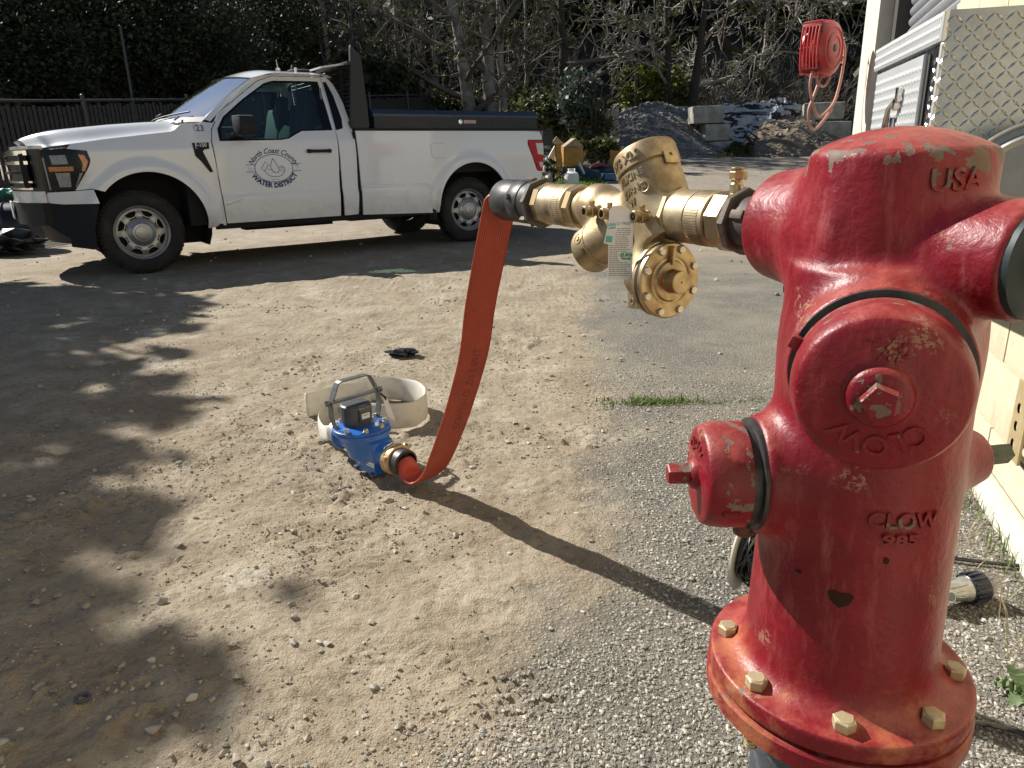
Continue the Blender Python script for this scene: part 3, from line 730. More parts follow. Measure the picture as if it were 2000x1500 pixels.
def cap(name, d, z, L0, rb, rf, depth, fil, nutr, nutl, nside, boss_r):
    d = Vector(d); o = d * L0 + Vector((0, 0, z)); g = G()
    pr = [(rb - .006, 0.0), (rb, 0.0015), (rb, depth * 0.45)]
    for i in range(7):
        t = i / 6 * math.pi / 2; pr.append((rf + (rb - rf) * (1 - (1 - math.cos(t)) * 0.4) * (1 if i < 6 else 0) * (math.cos(t) ** .7) , depth * .45 + (depth * .55 - 0.002) * math.sin(t)))
    pr += [(rf - .004, depth), (boss_r + .006, depth - 0.001), (boss_r + .001, depth + 0.001), (boss_r, depth + .006), (boss_r - .004, depth + .009), (0, depth + .009)]
    g.lathe(pr, o, d, 72)
    top = o + d * (depth + .009)
    bm_ = g.build(name, HP, hyd, ang=50)
    gn = G(); gn.hexa(top - d * .002, top + d * nutl, nutr, n=nside, ch=.0015, tw=.3); gn.build('operating_nut', HP, bm_)
    return bm_, o, d
c45, o45, _ = cap('large_cap', d45, Z45, 0.1345, 0.0740, 0.0635, 0.058, 0, 0.0155, 0.013, 5, 0.026)
c25, o25, _ = cap('small_cap', d25, Z25, 0.1345, 0.0605, 0.0530, 0.050, 0, 0.0125, 0.024, 5, 0.0165)
g = G(); g.lathe([(0.040, 0.118), (0.0640, 0.119), (0.0640, 0.1255), (0.0570, 0.1265), (0.0570, 0.138), (0.040, 0.138)], (0, 0, Z25), d25, 56); g.build('gap_shade_ring', black_iron, hyd)  # black ring behind the small cap, stands in for the gap's shadow
g = G(); g.lathe([(0.050, 0.118), (0.0790, 0.119), (0.0790, 0.1255), (0.0700, 0.1265), (0.0700, 0.138), (0.050, 0.138)], (0, 0, Z45), d45, 64); g.build('gap_shade_ring', black_iron, hyd)  # black ring widened past the large cap to paint the gap's shadow
# lugs on the caps
def lug(d, o, ang_, r, dep, parent, sz=(.012, .009, .008)):
    d, rr_, up = frame(d); P = Vector(o) + d * dep + (rr_ * math.cos(ang_) + up * math.sin(ang_)) * r
    M = Matrix((rr_ * math.cos(ang_) + up * math.sin(ang_), d, (rr_ * -math.sin(ang_) + up * math.cos(ang_)))).transposed()
    G().box(P, (sz[0], sz[1], sz[2]), M, bev=.002).build('lug', HP, parent)
lug(d45, o45, R(158), .079, .010, c45, (.010, .012, .012)); lug(d25, o25, R(-22), .0605, .022, c25, (.008, .022, .006)); lug(d25, o25, R(150), .0605, .022, c25, (.008, .022, .006))
# chain eyes
for P, nm in (((d25[0] * .122, d25[1] * .122 - .0, Z25 - .071), 'chain_eye'), ((uA[0] * .115, uA[1] * .115, ZA - .070), 'chain_eye')):
    G().tube([(P[0] + .012 * math.cos(a), P[1] - .006 * math.sin(a), P[2] + .010 * math.sin(a)) for a in np.linspace(0, 2 * math.pi, 15)[:-1]], .0045, 8, closed=True).build(nm, rusty, hyd)
g = G(); P = Vector((d25[0] * .128, d25[1] * .128, Z25 - .068)); g.box(P, (.014, .020, .012), bev=.003); g.build('chain_eye', rusty, hyd)
# operating stem opposite the small outlet
bs = Vector(dCn) * .147 + Vector((0, 0, Z25 + .005)); dd = Vector(dCn)
g = G(); g.hexa(bs, bs + dd * .008, .024, ch=.001); g.hexa(bs + dd * .008, bs + dd * .045, .0125, n=5, ch=.001, tw=.2)
green_iron = mat('green-grey bronze', (0.10, 0.115, 0.085), .5, .5, var=.4, vscale=60)
g.build('valve_stem', green_iron, hyd)
# valve stem on the right end of the top arm
dB = Vector(-uA); bB = dB * .142 + Vector((0, 0, ZA - .012)); dk = mat('dark teal cap iron', (0.018, 0.032, 0.036), .5, .2, var=.3, vscale=50)
g = G(); g.lathe([(.050, -.001), (.050, .005), (.044, .009), (.020, .014), (.020, .03)], bB, dB, 40); g.hexa(bB + dB * .012, bB + dB * .05, .026, ch=.002)
g.build('valve_stem', dk, hyd)
# raised cast lettering wrapped on the barrel
def wrap_text(s, size, z, az_off, r_fn, ext=.0022, name='lettering', bold=0.0006, spread=1.0, tilt=0.0):
    g = G(); A0 = math.atan2(e_c[1], e_c[0]) + az_off
    def fn(x, y, zz):
        X, Y_ = x * math.cos(tilt) - y * math.sin(tilt), x * math.sin(tilt) + y * math.cos(tilt)
        r = r_fn(z + Y_); a = A0 + X / r * spread; r = r + zz
        return (r * math.cos(a), r * math.sin(a), z + Y_)
    put_text(g, s, size, fn, extrude=ext, bold=bold, res=3); return g.build(name, HP, hyd, smooth=False)
wrap_text('USA', .027, .962, R(33), lambda z: .0872, ext=.0014, tilt=R(2))
br = lambda z: .1095 + (z - .37) * (.0950 - .1095) / .505 + .0004
br2 = lambda z: br(z) + .0012
wrap_text('CLOW', .023, .632, R(27), br2, ext=.0014, tilt=R(0)); wrap_text('985', .015, .612, R(26), br2, spread=1.6)
# lettering on caps
def cap_text(s, size, d, o, depth, rad, ang0, parent, flip=False, rot=0.0):
    g = G(); d, rr_, up = frame(d); V, F = text_geo(s, size, extrude=.0016, bold=.0004, res=3)
    P = []
    for x, y, z in V:
        if flip: a = ang0 + x / rad; r = rad - y
        else: a = ang0 - x / rad; r = rad + y
        P.append(Vector(o) + d * (depth + z) + (rr_ * math.cos(a) + up * math.sin(a)) * r)
    g.add(P, F); return g.build('lettering', HP, parent, smooth=False)
cap_text('CLOW', .026, d45, o45, .0575, .044, R(-85), c45); cap_text('4½', .027, d45, o45, .0575, .042, R(85), c45, flip=True)
cap_text('CLOW', .018, d25, o25, .0495, .036, R(100), c25)
# paint flake scar on the barrel (bare iron, heart shaped) and others
def scar(z, az_, pts, name='paint_chip'):
    A0 = math.atan2(e_c[1], e_c[0]) + az_; P = []
    for x, y in pts:
        r = br(z + y) + .0005; P.append(((r) * math.cos(A0 + x / r), r * math.sin(A0 + x / r), z + y))
    c = np.mean(P, 0); n = len(P); c = c / np.linalg.norm(c[:2]) * 1.0 if False else c
    rc = br(z) + .0008; P.append((rc * math.cos(A0), rc * math.sin(A0), z))
    G().add(P, [(i, (i + 1) % n, n) for i in range(n)]).build(name, mat('bare brown iron', (.040, .020, .013), .95, bump=.3, bscale=200, bdist=.001, spec=.1), hyd)
scar(.535, R(-1), [(.0125 * math.cos(t) * (1 + .06 * math.sin(5 * t)), .0085 * math.sin(t) * (1 + .08 * math.sin(3 * t)) + .0045 * abs(math.cos(t)) ** .8) for t in np.linspace(0, 2 * math.pi, 49)[:-1]])
scar(.552, R(-26), [(.004 * math.cos(t), .002 * math.sin(t)) for t in np.linspace(0, 2 * math.pi, 10)[:-1]])
scar(.588, R(20), [(.003 * math.cos(t), .004 * math.sin(t)) for t in np.linspace(0, 2 * math.pi, 10)[:-1]])
# ================================================================== BACKFLOW VALVE
brass = mat('cast bronze', (0.42, 0.33, 0.20), .52, .85, col2=(0.27, 0.20, 0.115), vscale=30, bump=.35, bscale=420, bdist=.0009, rvar=.08)
brass_m = mat('machined brass', (0.47, 0.365, 0.215), .38, .95, col2=(0.33, 0.245, 0.135), vscale=40, rvar=.06)
brass_k = mat('knurled bronze', (0.45, 0.36, 0.24), .5, .9, var=.3, vscale=60)
dbrass = mat('black gasket rubber', (0.02, 0.02, 0.02), .7)  # plain black, the rubber's own colour
steel = mat('zinc plated screw', (0.62, 0.58, 0.48), .35, .8, var=.2, vscale=90)
val = empty('backflow_preventer', (0.310, 0.926, 0.905), math.atan2(uA[1], uA[0]), 'bronze backflow preventer valve assembly reaching from the hydrant to the red hose', 'valve')
# black steel nipple + hex (joins the hydrant)
g = G(); g.lathe([(.0300, -.035), (.0325, -.03), (.0325, .008), (.0300, .010)], (0, 0, 0), (1, 0, 0), 40)
g.build('black_nipple', iron, val)
for k in range(4):
    a = R(20 + 90 * k); g = G(); g.box((-.006, .0315 * math.cos(a), .0315 * math.sin(a)), (.022, .012, .012), Matrix.Rotation(a, 3, 'X'), bev=.003); g.build('lug', iron, val)
G().hexa((.008, 0, 0), (.021, 0, 0), .0425, n=8, ch=.002).build('black_hex_nut', iron, val)
def knurl(x0, x1, r, n=90, rows=0):
    g = G(); pr = [(r - .004, x0), (r, x0 + .002), (r, x0 + (x1 - x0) * .42), (r - .0012, x0 + (x1 - x0) * .44), (r - .0012, x0 + (x1 - x0) * .47), (r, x0 + (x1 - x0) * .49), (r, x1 - .002), (r - .004, x1)]
    g.lathe(pr, (0, 0, 0), (1, 0, 0), n); return g
G().hexa((.022, 0, 0), (.052, 0, 0), .0395, n=8, ch=.003, tw=.2).build('brass_hex_nut', brass_m, val)
rg = knurl(.055, .138, .0370).build('union_ring', brass_k, val)
gk = G()
for k in range(64):
    a = 2 * math.pi * k / 64; gk.box((.078, .0370 * math.cos(a), .0370 * math.sin(a)), (.026, .0022, .0014), Matrix.Rotation(a + math.pi / 2, 3, 'X'))
gk.build('knurling', brass_k, rg)
G().hexa((.138, 0, 0), (.150, 0, 0), .0400, n=8, ch=.002).build('brass_hex_nut', brass_m, val)
# cast body by signed distance
tA = np.array([.50, .02, .86]); tA /= np.linalg.norm(tA); oA = np.array([.190, 0, .012])
tB = np.array([.80, .25, -.50]); tB /= np.linalg.norm(tB); oB = np.array([.275, .005, -.026])
def vsdf(X, Y, Z):
    D = s_cone(X, Y, Z, (.145, 0, 0), (.215, 0, -.005), .031, .034, .006)
    D = smin(D, s_cone(X, Y, Z, oA - tA * .055, oA + tA * .058, .045, .0465, .004), .014)
    D = smin(D, s_cone(X, Y, Z, oB - tB * .055, oB + tB * .085, .040, .038, .006), .018)
    D = smin(D, s_cone(X, Y, Z, (.215, 0, -.005), (.405, 0, 0), .033, .0305, .006), .020)
    D = smin(D, s_cone(X, Y, Z, (.330, 0, .002), (.375, 0, .004), .036, .036, .014), .020)
    D = smin(D, s_cone(X, Y, Z, (.19, .01, -.02), (.175, .03, -.085), .026, .030, .006), .014)
    for bx, by in ((.305, .028), (.245, .034), (.168, .030)):
        D = smin(D, s_cone(X, Y, Z, (bx, 0, .0), (bx, by, .001), .0145, .0115, .002), .008)
    return D
V, F = sdf_mesh(vsdf, (.13, -.075, -.135), (.43, .075, .12), 0.0026)
npmesh('body', V, F, brass, val, smooth=True)
# upper check cover with band
pA = Vector(oA + tA * .056)
g = G(); g.lathe([(.0455, 0), (.0485, .002), (.0485, .026), (.0465, .031), (.041, .034), (.0, .036)], pA, tA, 56); covA = g.build('check_cover', brass, val)
pB = Vector(oB + tB * .078)
g = G(); g.lathe([(.037, -.022), (.0395, -.020), (.0395, .004), (.036, .012), (.026, .016), (0, .017)], pB, tB, 48); covB = g.build('check_cover', brass, val)
# lettering cast on the upper cover
def lath_text(s, size, o, ax, r0, h0, a0, parent, ext=.0012, r_slope=0.0, vert=False, bold=.0003, m_=None):
    ax = Vector(ax).normalized(); yv = Vector((0, 1, 0)); yv = (yv - ax * yv.dot(ax)).normalized(); xv = yv.cross(ax); g = G()
    def fn(x, y, z):
        a = a0 - x / r0; r = r0 + z; return Vector(o) + ax * (h0 + y) + (yv * math.cos(a) + xv * math.sin(a)) * r
    put_text(g, s, size, fn, extrude=ext, bold=bold, res=2); return g.build('lettering', m_ or brass_m, parent, smooth=False)
lath_text('975 XL2', .017, pA, tA, .0485, .015, R(-10), covA)
lath_text('WILKINS', .015, pA, tA, .0462, -.012, R(-4), covA); lath_text('ZURN', .014, pA, tA, .0460, -.031, R(0), covA); lath_text('W', .014, pA, tA, .0462, -.048, R(2), covA)
lath_text('N', .009, pA, tA, .0462, -.036, R(-32), covA)
# circled marks
def ring_mark(o, ax, r0, h0, a0, rr, parent):
    ax = Vector(ax).normalized(); yv = Vector((0, 1, 0)); yv = (yv - ax * yv.dot(ax)).normalized(); xv = yv.cross(ax)
    P = []
    for t in np.linspace(0, 2 * math.pi, 25)[:-1]:
        a = a0 + rr * math.cos(t) / r0; P.append(Vector(o) + ax * (h0 + rr * math.sin(t)) + (yv * math.cos(a) + xv * math.sin(a)) * (r0 + .0002))
    G().tube(P, .0007, 6, closed=True).build('circle_mark', brass_m, parent)
ring_mark(pA, tA, .0462, -.036, R(-32), .0072, covA)
ring_mark(pB, tB, .0395, -.010, R(-20), .0085, covB); lath_text('M', .008, pB, tB, .0395, -.010, R(-20), covB); lath_text('200', .009, pB, tB, .0395, -.014, R(18), covB)
# name plate
axv = Vector(tA); yv = Vector((0, 1, 0)); yv = (yv - axv * yv.dot(axv)).normalized(); xv = yv.cross(axv)
a_ = R(-96); nrm = yv * math.cos(a_) + xv * math.sin(a_); tng = (nrm.cross(axv)).normalized()
Mx = Matrix((tng, axv, nrm)).transposed(); c0 = pA + axv * (-.004) + nrm * .0478
pl = G().box(c0, (.026, .019, .004), Mx, bev=.0008).build('name_plate', brass_m, val)
g = G(); put_text(g, 'N', .007, lambda x, y, z: c0 + tng * -x + axv * (y + .004) + nrm * (.0022 + z), extrude=.0004)
g.build('lettering', iron, pl, smooth=False)
# test cocks
def testcock(name, base, d, parent, L=.040):
    d = Vector(d).normalized(); b_ = Vector(base); g = G(); up = Vector((0, 0, 1)) if abs(d.z) < .9 else Vector((0, -1, 0))
    g.lathe([(.0085, 0), (.0085, .010), (.0070, .012), (.0070, .018)], b_, d, 18); g.hexa(b_ + d * .016, b_ + d * .026, .0100, ch=.0008)
    g.lathe([(.0075, .024), (.0075, .028), (.0085, .029), (.0085, L), (.0075, L + .001), (.0052, L + .001), (.0052, L - .010), (0, L - .010)], b_, d, 20)
    c_ = b_ + d * .020; g.cyl(c_, c_ + up * .014, .0042, n=10); g.box(c_ + up * .014, (.010, .004, .004) if abs(d.z) < .9 else (.004, .004, .010), bev=.0008)
    return g.build(name, brass_m, parent)
for bx, by in ((.305, .0285), (.245, .0345), (.168, .0305)): testcock('test_cock', (bx, by, .001), (-.10, 1, .0), val, .036)
testcock('test_cock', (.033, 0, .036), (0, 0, 1), val, .030)
# relief valve: round bolted cover facing the hydrant
rc = Vector((.118, .030, -.088)); rd = Vector((-1, -.06, .02)).normalized()
g = G(); g.lathe([(.030, .0), (.052, .004), (.054, .006), (.054, .012), (.050, .0135)], rc - rd * .030, rd, 64); g.cyl(rc - rd * .075, rc - rd * .028, .028, .034, n=40)
rvb = g.build('relief_body', brass, val)
G().lathe([(.0505, 0), (.0535, .0005), (.0535, .0035), (.0505, .004)], rc - rd * .0165, rd, 64).build('diaphragm', dbrass, val)
g = G(); g.lathe([(.051, .0), (.0545, .0015), (.0545, .0075), (.0525, .0095), (.036, .0098), (.034, .0085), (.030, .0090), (.0275, .0125), (.0175, .0135), (.0165, .016), (.0165, .032), (.0155, .033), (.0015, .033), (.0012, .030), (0, .030)], rc - rd * .0125, rd, 72)
g.box(rc + rd * -.001 + Vector((0, 0, .036)), (.007, .006, .026), bev=.002)
rv = g.build('relief_cover', brass_m, val)
rx = Vector((0, 0, 1)); rx = (rx - rd * rx.dot(rd)).normalized(); ry = rd.cross(rx)
for k in range(8):
    a = R(22.5 + 45 * k); P = rc - rd * .004 + (rx * math.cos(a) + ry * math.sin(a)) * .0465
    g = G(); g.hexa(P, P + rd * .0055, .0058, ch=.0006, tw=k); g.cyl(P - rd * .016, P, .0032, n=8); g.build('cover_screw', steel, rv)
def disc_text(s, size, cx, cy, parent, h):
    g = G(); put_text(g, s, size, lambda x, y, z: rc + rd * (h + z) + rx * (cy + y) + ry * -(cx + x), extrude=.0004, bold=.0002); return g.build('lettering', iron, parent, smooth=False)
disc_text('HV3', .007, 0, .028, rv, -.0035); disc_text('XL2', .007, 0, -.028, rv, -.0035)
# discharge port block
g = G(); g.box((.190, .030, -.122), (.030, .030, .034), Matrix.Rotation(R(8), 3, 'Y'), bev=.003); g.cyl((.190, .030, -.105), (.195, .022, -.06), .022, n=24)
ex = g.build('vent_port', brass, val)
g = G(); put_text(g, 'EXIT', .008, lambda x, y, z: (.191 - x, .0452 + z, -.114 + y), extrude=.0005); g.tube([(.191 + .004 * math.cos(t), .0455, -.128 + .004 * math.sin(t)) for t in np.linspace(0, 6.28, 13)[:-1]], .0007, 5, closed=True)
g.build('lettering', brass_m, ex, smooth=False)
# left side: hex, union, hexes, adapter, coupling
G().hexa((.402, 0, 0), (.424, 0, 0), .0385, n=8, ch=.003).build('brass_hex_nut', brass_m, val)
rg2 = knurl(.428, .520, .0372).build('union_ring', brass_k, val)
gk = G()
for k in range(64):
    a = 2 * math.pi * k / 64; gk.box((.452, .0372 * math.cos(a), .0372 * math.sin(a)), (.026, .0022, .0014), Matrix.Rotation(a + math.pi / 2, 3, 'X'))
gk.build('knurling', brass_k, rg2)
G().hexa((.520, 0, 0), (.546, 0, 0), .0390, n=8, ch=.003).build('brass_hex_nut', brass_m, val)
g = G(); g.hexa((.548, 0, 0), (.566, 0, 0), .0480, n=8, ch=.003, tw=.1)
for k in range(3): a = R(75 + 120 * k); g.box((.578, .041 * math.cos(a), .041 * math.sin(a)), (.022, .016, .012), Matrix.Rotation(a, 3, 'X'), bev=.003)
g.build('black_hex_adapter', iron, val)
g = G(); g.lathe([(.036, .566), (.0405, .568), (.0405, .594)], (0, 0, 0), (1, 0, 0), 48); g.lathe([(.0415, .596), (.0428, .598), (.0428, .640), (.0415, .642), (.0415, .645), (.0425, .647), (.0425, .718), (.0400, .722), (.0370, .722), (.0360, .700), (0, .700)], (0, 0, 0), (1, 0, 0), 56)
for k in range(3):
    a = R(15 + 120 * k); g.cyl((.622, .042 * math.cos(a), .042 * math.sin(a)), (.622, .050 * math.cos(a), .050 * math.sin(a)), .006, .005, n=12)
g.build('hose_coupling', black_iron, val)
# paper tags (hang on the middle test cock)
paper = mat('white tag paper', (0.78, 0.78, 0.75), .7, var=.06, vscale=60); ink = mat('grey tag print', (0.16, 0.17, 0.16), .7); gink = mat('green tag print', (0.02, 0.30, 0.12), .6); tealt = mat('pale teal sticker', (0.55, 0.80, 0.74), .5)
tag_o = empty('product_tag', (0.163, 1.055, 0.868), R(-12), 'white paper product tag hanging from the middle test cock of the bronze valve', 'tag')
wv = .0175; hv = .053
g = G(); P2 = [(-wv, -hv), (wv, -hv), (wv, hv - .012), (wv - .012, hv), (-wv + .006, hv), (-wv, hv - .006)]
g.prism(P2, (0, 0, 0), (1, 0, 0), (0, 0, 1), .0004); g.build('paper', paper, tag_o, smooth=False)
g = G(); put_text(g, 'LEAD FREE*', .0062, lambda x, y, z: (x, -.0004 - .0002 - z, .028 + y)); g.build('lettering', ink, tag_o, smooth=False)
g = G()
for i in range(26):
    zz = .021 - i * .0027
    if -.026 < zz < -.014: x1 = -.002
    else: x1 = .015 - .006 * random.random()
    x = -.016
    while x < x1 - .002:
        L = random.uniform(.0018, .0052); L = min(L, x1 - x); g.box((x + L / 2, -.00065, zz), (L, .0001, .00085)); x += L + .0008
g.build('printed_lines', ink, tag_o, smooth=False)
g = G(); put_text(g, 'ZURN', .0062, lambda x, y, z: (x + .0085, -.0009 - z, -.017 + y), bold=.0003); put_text(g, 'WILKINS', .0036, lambda x, y, z: (x + .0085, -.0009 - z, -.0225 + y), bold=.0002)
g.tube([(.0085 + .0088 * math.cos(t), -.0008, -.017 + .0042 * math.sin(t)) for t in np.linspace(0, 6.28, 25)[:-1]], .0003, 4, closed=True)
g.build('green_logo', gink, tag_o, smooth=False)
t2 = empty('small_tag', (0.145, 1.040, 0.886), R(-16), 'small pale green and white sticker tag lying over the white product tag', 'tag')
g = G(); g.prism([(-.009, -.016), (.006, -.019), (.011, .016), (-.001, .019)], (0, 0, 0), (1, 0, 0), (0, 0, 1), .0004); g.build('paper', paper, t2, smooth=False)
g = G(); put_text(g, 'LEAD\nLAW', .0048, lambda x, y, z: (x + .003, -.0008 - z, .008 + y), bold=.0002); g.prism([(-.006, -.014), (.003, -.015), (.004, -.006), (-.005, -.005)], (0, -.0006, 0), (1, 0, 0), (0, 0, 1), .0002); g.build('print', mat('teal tag print', (0.10, 0.50, 0.42), .5), t2, smooth=False)
# ================================================================== PICKUP TRUCK
# local frame: x rearward from the front axle, y from the near side across, z up
TY = R(34.8); TO = Vector((-3.472, 6.975, 0.0)); WB = 3.70; TW = 1.98
def paint_mat():
    m, nt, b = nmat('white truck paint with road dust'); N = NT(nt); z = N.sep()[2]
    d = N.math('MULTIPLY', N.ramp(z, [(0.38, 1.0), (0.78, 0.10), (1.0, 0.0)]), N.ramp(N.noise(7, 5, .7), [(0.42, 0.0), (0.70, 0.55)]))
    d2 = N.math('MULTIPLY', N.ramp(N.noise(60, 3, .7, vec=N.mapping((1, 1, .5))), [(0.60, 0.0), (0.70, 0.5)]), N.ramp(z, [(0.4, 1.0), (0.8, 0.0)]))
    d = N.math('MAXIMUM', d, d2)
    N.l(N.mix(d, (0.82, 0.83, 0.84), (0.46, 0.39, 0.29)), b.inputs['Base Color']); N.l(N.ramp(d, [(0.0, .25), (.5, .7)]), b.inputs['Roughness'])
    b.inputs['Coat Weight'].default_value = 1.0; N.l(N.ramp(d, [(0.0, .04), (.5, .5)]), b.inputs['Coat Roughness']); return m
paint = paint_mat()
blackp = mat('black textured plastic', (0.010, 0.011, 0.013), .6, bump=.25, bscale=500, bdist=.0006, spec=.3)
blackg = mat('gloss black trim', (0.006, 0.007, 0.008), .25, spec=.35)
darkin = mat('dark underbody', (0.010, 0.010, 0.010), .9)
rubber = mat('tyre rubber', (0.017, 0.016, 0.015), .82, col2=(0.045, 0.040, 0.034), vscale=9, v2=.6, bump=.4, bscale=90)
silver = mat('silver steel wheel', (0.42, 0.42, 0.41), .38, .75, var=.12, vscale=25)
chrome = mat('bright chrome', (0.75, 0.75, 0.76), .12, 1.0)
def glass_mat(name, tint, op=0.0, rough=0.0):
    m, nt, b = nmat(name); N = NT(nt); nt.nodes.remove(b); out = nt.nodes['Material Output']
    tr = N.n('ShaderNodeBsdfTransparent'); tr.inputs[0].default_value = (*tint, 1)
    gl = N.n('ShaderNodeBsdfGlossy'); gl.inputs['Roughness'].default_value = rough; gl.inputs[0].default_value = (1, 1, 1, 1)
    fr = N.n('ShaderNodeFresnel'); fr.inputs[0].default_value = 1.55
    k = N.math('ADD', N.math('MULTIPLY', fr.outputs[0], .85), 0.03, True)
    mx = N.n('ShaderNodeMixShader'); N.l(k, mx.inputs[0]); N.l(tr.outputs[0], mx.inputs[1]); N.l(gl.outputs[0], mx.inputs[2]); N.l(mx.outputs[0], out.inputs[0])
    return m
wglass = glass_mat('green tinted window glass', (0.46, 0.64, 0.60)); 
truck = empty('pickup_truck', TO, TY, 'white regular cab pickup truck with a round water district emblem on its door', 'pickup truck')
FA = (0.105, 0.45, 0.497); RA = (3.745, 0.455, 0.497)        # wheel arches: centre x, z, radius
def yside(x, z):
    """inward offset of the near body side"""
    y = 0.020 * np.clip((.70 - z) / .3, 0, 1) ** 2
    y = y + np.where((x > .75) & (x < 3.15), 0.018 * sstep(.672, .708, z), .016)
    y = y - 0.012 * np.exp(-((z - 1.02) / .16) ** 2)
    y = y + np.where(x > 2.24, np.clip(z - 1.20, 0, 1) * .10, np.clip(z - 1.14, 0, 1) * .12)
    cab = (x > .60) & (x <= 2.24)
    y = y + np.where(cab, np.clip(z - 1.22, 0, 1) * .34, 0)
    y = y + np.where(x < .60, np.clip(z - 1.16, 0, 1) ** 1.0 * .25 * sstep(.65, .3, x) , 0)
    y = y + 0.22 * np.clip((-0.30 - x) / .45, 0, 2) ** 1.9
    y = y + 0.06 * np.clip((x - 4.45) / .42, 0, 2) ** 2
    for cx, cz, r in (FA, RA):
        d = np.sqrt((x - cx) ** 2 + (z - cz) ** 2); y = y - 0.040 * (1 - sstep(r + .035, r + .135, d)) * sstep(.36, .5, z)
    return y
def in_poly(px, py, poly):
    c = False; n = len(poly); j = n - 1
    for i in range(n):
        if ((poly[i][1] > py) != (poly[j][1] > py)) and (px < (poly[j][0] - poly[i][0]) * (py - poly[i][1]) / (poly[j][1] - poly[i][1]) + poly[i][0]): c = not c
        j = i
    return c
def dens(poly, st=.03):
    out = []
    for i in range(len(poly)):
        a = Vector(poly[i]); b_ = Vector(poly[(i + 1) % len(poly)]); n = max(1, int((b_ - a).length / st))
        for k in range(n): out.append(a.lerp(b_, k / n))
    return out
def panel(name, poly, mt, parent, yf=yside, st=.03, off=0.0, depth=.022, holes=(), shr=.003, far=False, smooth_edge=True):
    bd = dens(poly, st); hb = [dens(h, st) for h in holes]
    pts = list(bd); edges = [(i, (i + 1) % len(bd)) for i in range(len(bd))]
    for h in hb:
        o = len(pts); pts += h; edges += [(o + i, o + (i + 1) % len(h)) for i in range(len(h))]
    nb = len(pts)
    xs = [p[0] for p in bd]; zs = [p[1] for p in bd]
    x = min(xs) + st
    allb = np.array([[p[0], p[1]] for p in pts])
    while x < max(xs):
        z = min(zs) + st
        while z < max(zs):
            if in_poly(x, z, bd) and not any(in_poly(x, z, h) for h in hb) and np.min((allb[:, 0] - x) ** 2 + (allb[:, 1] - z) ** 2) > (st * .5) ** 2: pts.append(Vector((x, z)))
            z += st
        x += st
    V2, _, F, *_r = delaunay_2d_cdt([Vector(p) for p in pts], edges, [], 0, 1e-5)
    F = [f for f in F if (lambda c: in_poly(c[0], c[1], bd) and not any(in_poly(c[0], c[1], h) for h in hb))(((V2[f[0]] + V2[f[1]] + V2[f[2]]) / 3))]
    X = np.array([v[0] for v in V2]); Z = np.array([v[1] for v in V2]); Y = yf(X, Z) + off
    if far: Y = TW - Y
    P = [(X[i], Y[i], Z[i]) for i in range(len(X))]
    # boundary turned inwards
    from collections import Counter
    cnt = Counter(); 
    for f in F:
        for i in range(3): cnt[frozenset((f[i], f[(i + 1) % 3]))] += 1
    F2 = []
    for f in F:
        f = tuple(f)
        a, b_, c_ = [V2[i] for i in f]; ccw = (b_ - a).cross(c_ - a) > 0
        f = f if (ccw != far) else f[::-1]; F2.append(f)
    g = G(); n0 = len(P); P2 = list(P); mp = {}
    extra = []
    for f in F2:
        for i in range(3):
            a, b_ = f[i], f[(i + 1) % 3]
            if cnt[frozenset((a, b_))] == 1:
                for q in (a, b_):
                    if q not in mp: mp[q] = len(P2); P2.append((P[q][0], P[q][1] + (depth if not far else -depth), P[q][2]))
                extra.append((b_, a, mp[a], mp[b_]))
    g.add(P2, F2 + extra)
    return g.build(name, mt, parent, ang=40)
def arc(c, a0, a1, n=22, r=None):
    r = c[2] if r is None else r
    return [(c[0] + r * math.cos(R(a)), c[1] + r * math.sin(R(a))) for a in np.linspace(a0, a1, n)]
gp = .004
# fender: arch from rear-bottom to front
fender = [(.775, .41), (.752, .93), (.737, 1.21), (.768, 1.33), (.80, 1.385), (.70, 1.398), (.492, 1.372), (.408, 1.304), (.10, 1.272), (-.20, 1.238), (-.462, 1.198), (-.495, 1.160), (-.345, 1.142), (-.329, 1.058), (-.35, 1.005), (-.49, .80), (-.36, .812)] + arc(FA, 138, -7, 30) 
fender = [(p[0] - (gp if i < 5 else 0), p[1]) for i, p in enumerate(fender)]
door_out = [(.777 + gp, .425), (.754 + gp, .93), (.741 + gp, 1.21), (.775 + gp, 1.33), (.866, 1.462), (1.08, 1.625), (1.337, 1.802), (1.50, 1.858), (2.022, 1.868), (2.034, 1.60), (2.038, 1.30), (1.995, .425)]
win = [(.815, 1.214), (.822, 1.33), (.905, 1.447), (1.14, 1.622), (1.40, 1.787), (1.50, 1.815), (1.915, 1.824), (1.988, 1.822), (2.006, 1.55), (2.012, 1.318), (1.672, 1.310), (1.588, 1.272), (1.515, 1.235), (1.431, 1.222)]
cab_r = [(2.043, .425), (2.044, 1.30), (2.040, 1.60), (2.030, 1.872), (2.065, 1.874), (2.105, 1.86), (2.150, 1.80), (2.188, 1.70), (2.213, 1.595), (2.234, 1.399), (2.238, 1.268), (2.221, .605), (2.205, .43)]
apil = [(.772, 1.34), (.80, 1.394), (.855, 1.415), (1.02, 1.60), (1.255, 1.80), (1.36, 1.862), (1.55, 1.885), (2.03, 1.890), (2.026, 1.874), (1.50, 1.864), (1.333, 1.808), (1.076, 1.631), (.860, 1.467)]
bedp = [(2.262, .42), (2.266, .688), (2.256, 1.18), (2.252, 1.312), (4.860, 1.312), (4.838, 1.205), (4.575, 1.205), (4.571, 1.147), (4.736, .83), (4.83, .80), (4.80, .66), (4.45, .655)] + arc(RA, 26, 187, 30) + [(3.24, .385)]
rear_holes = []
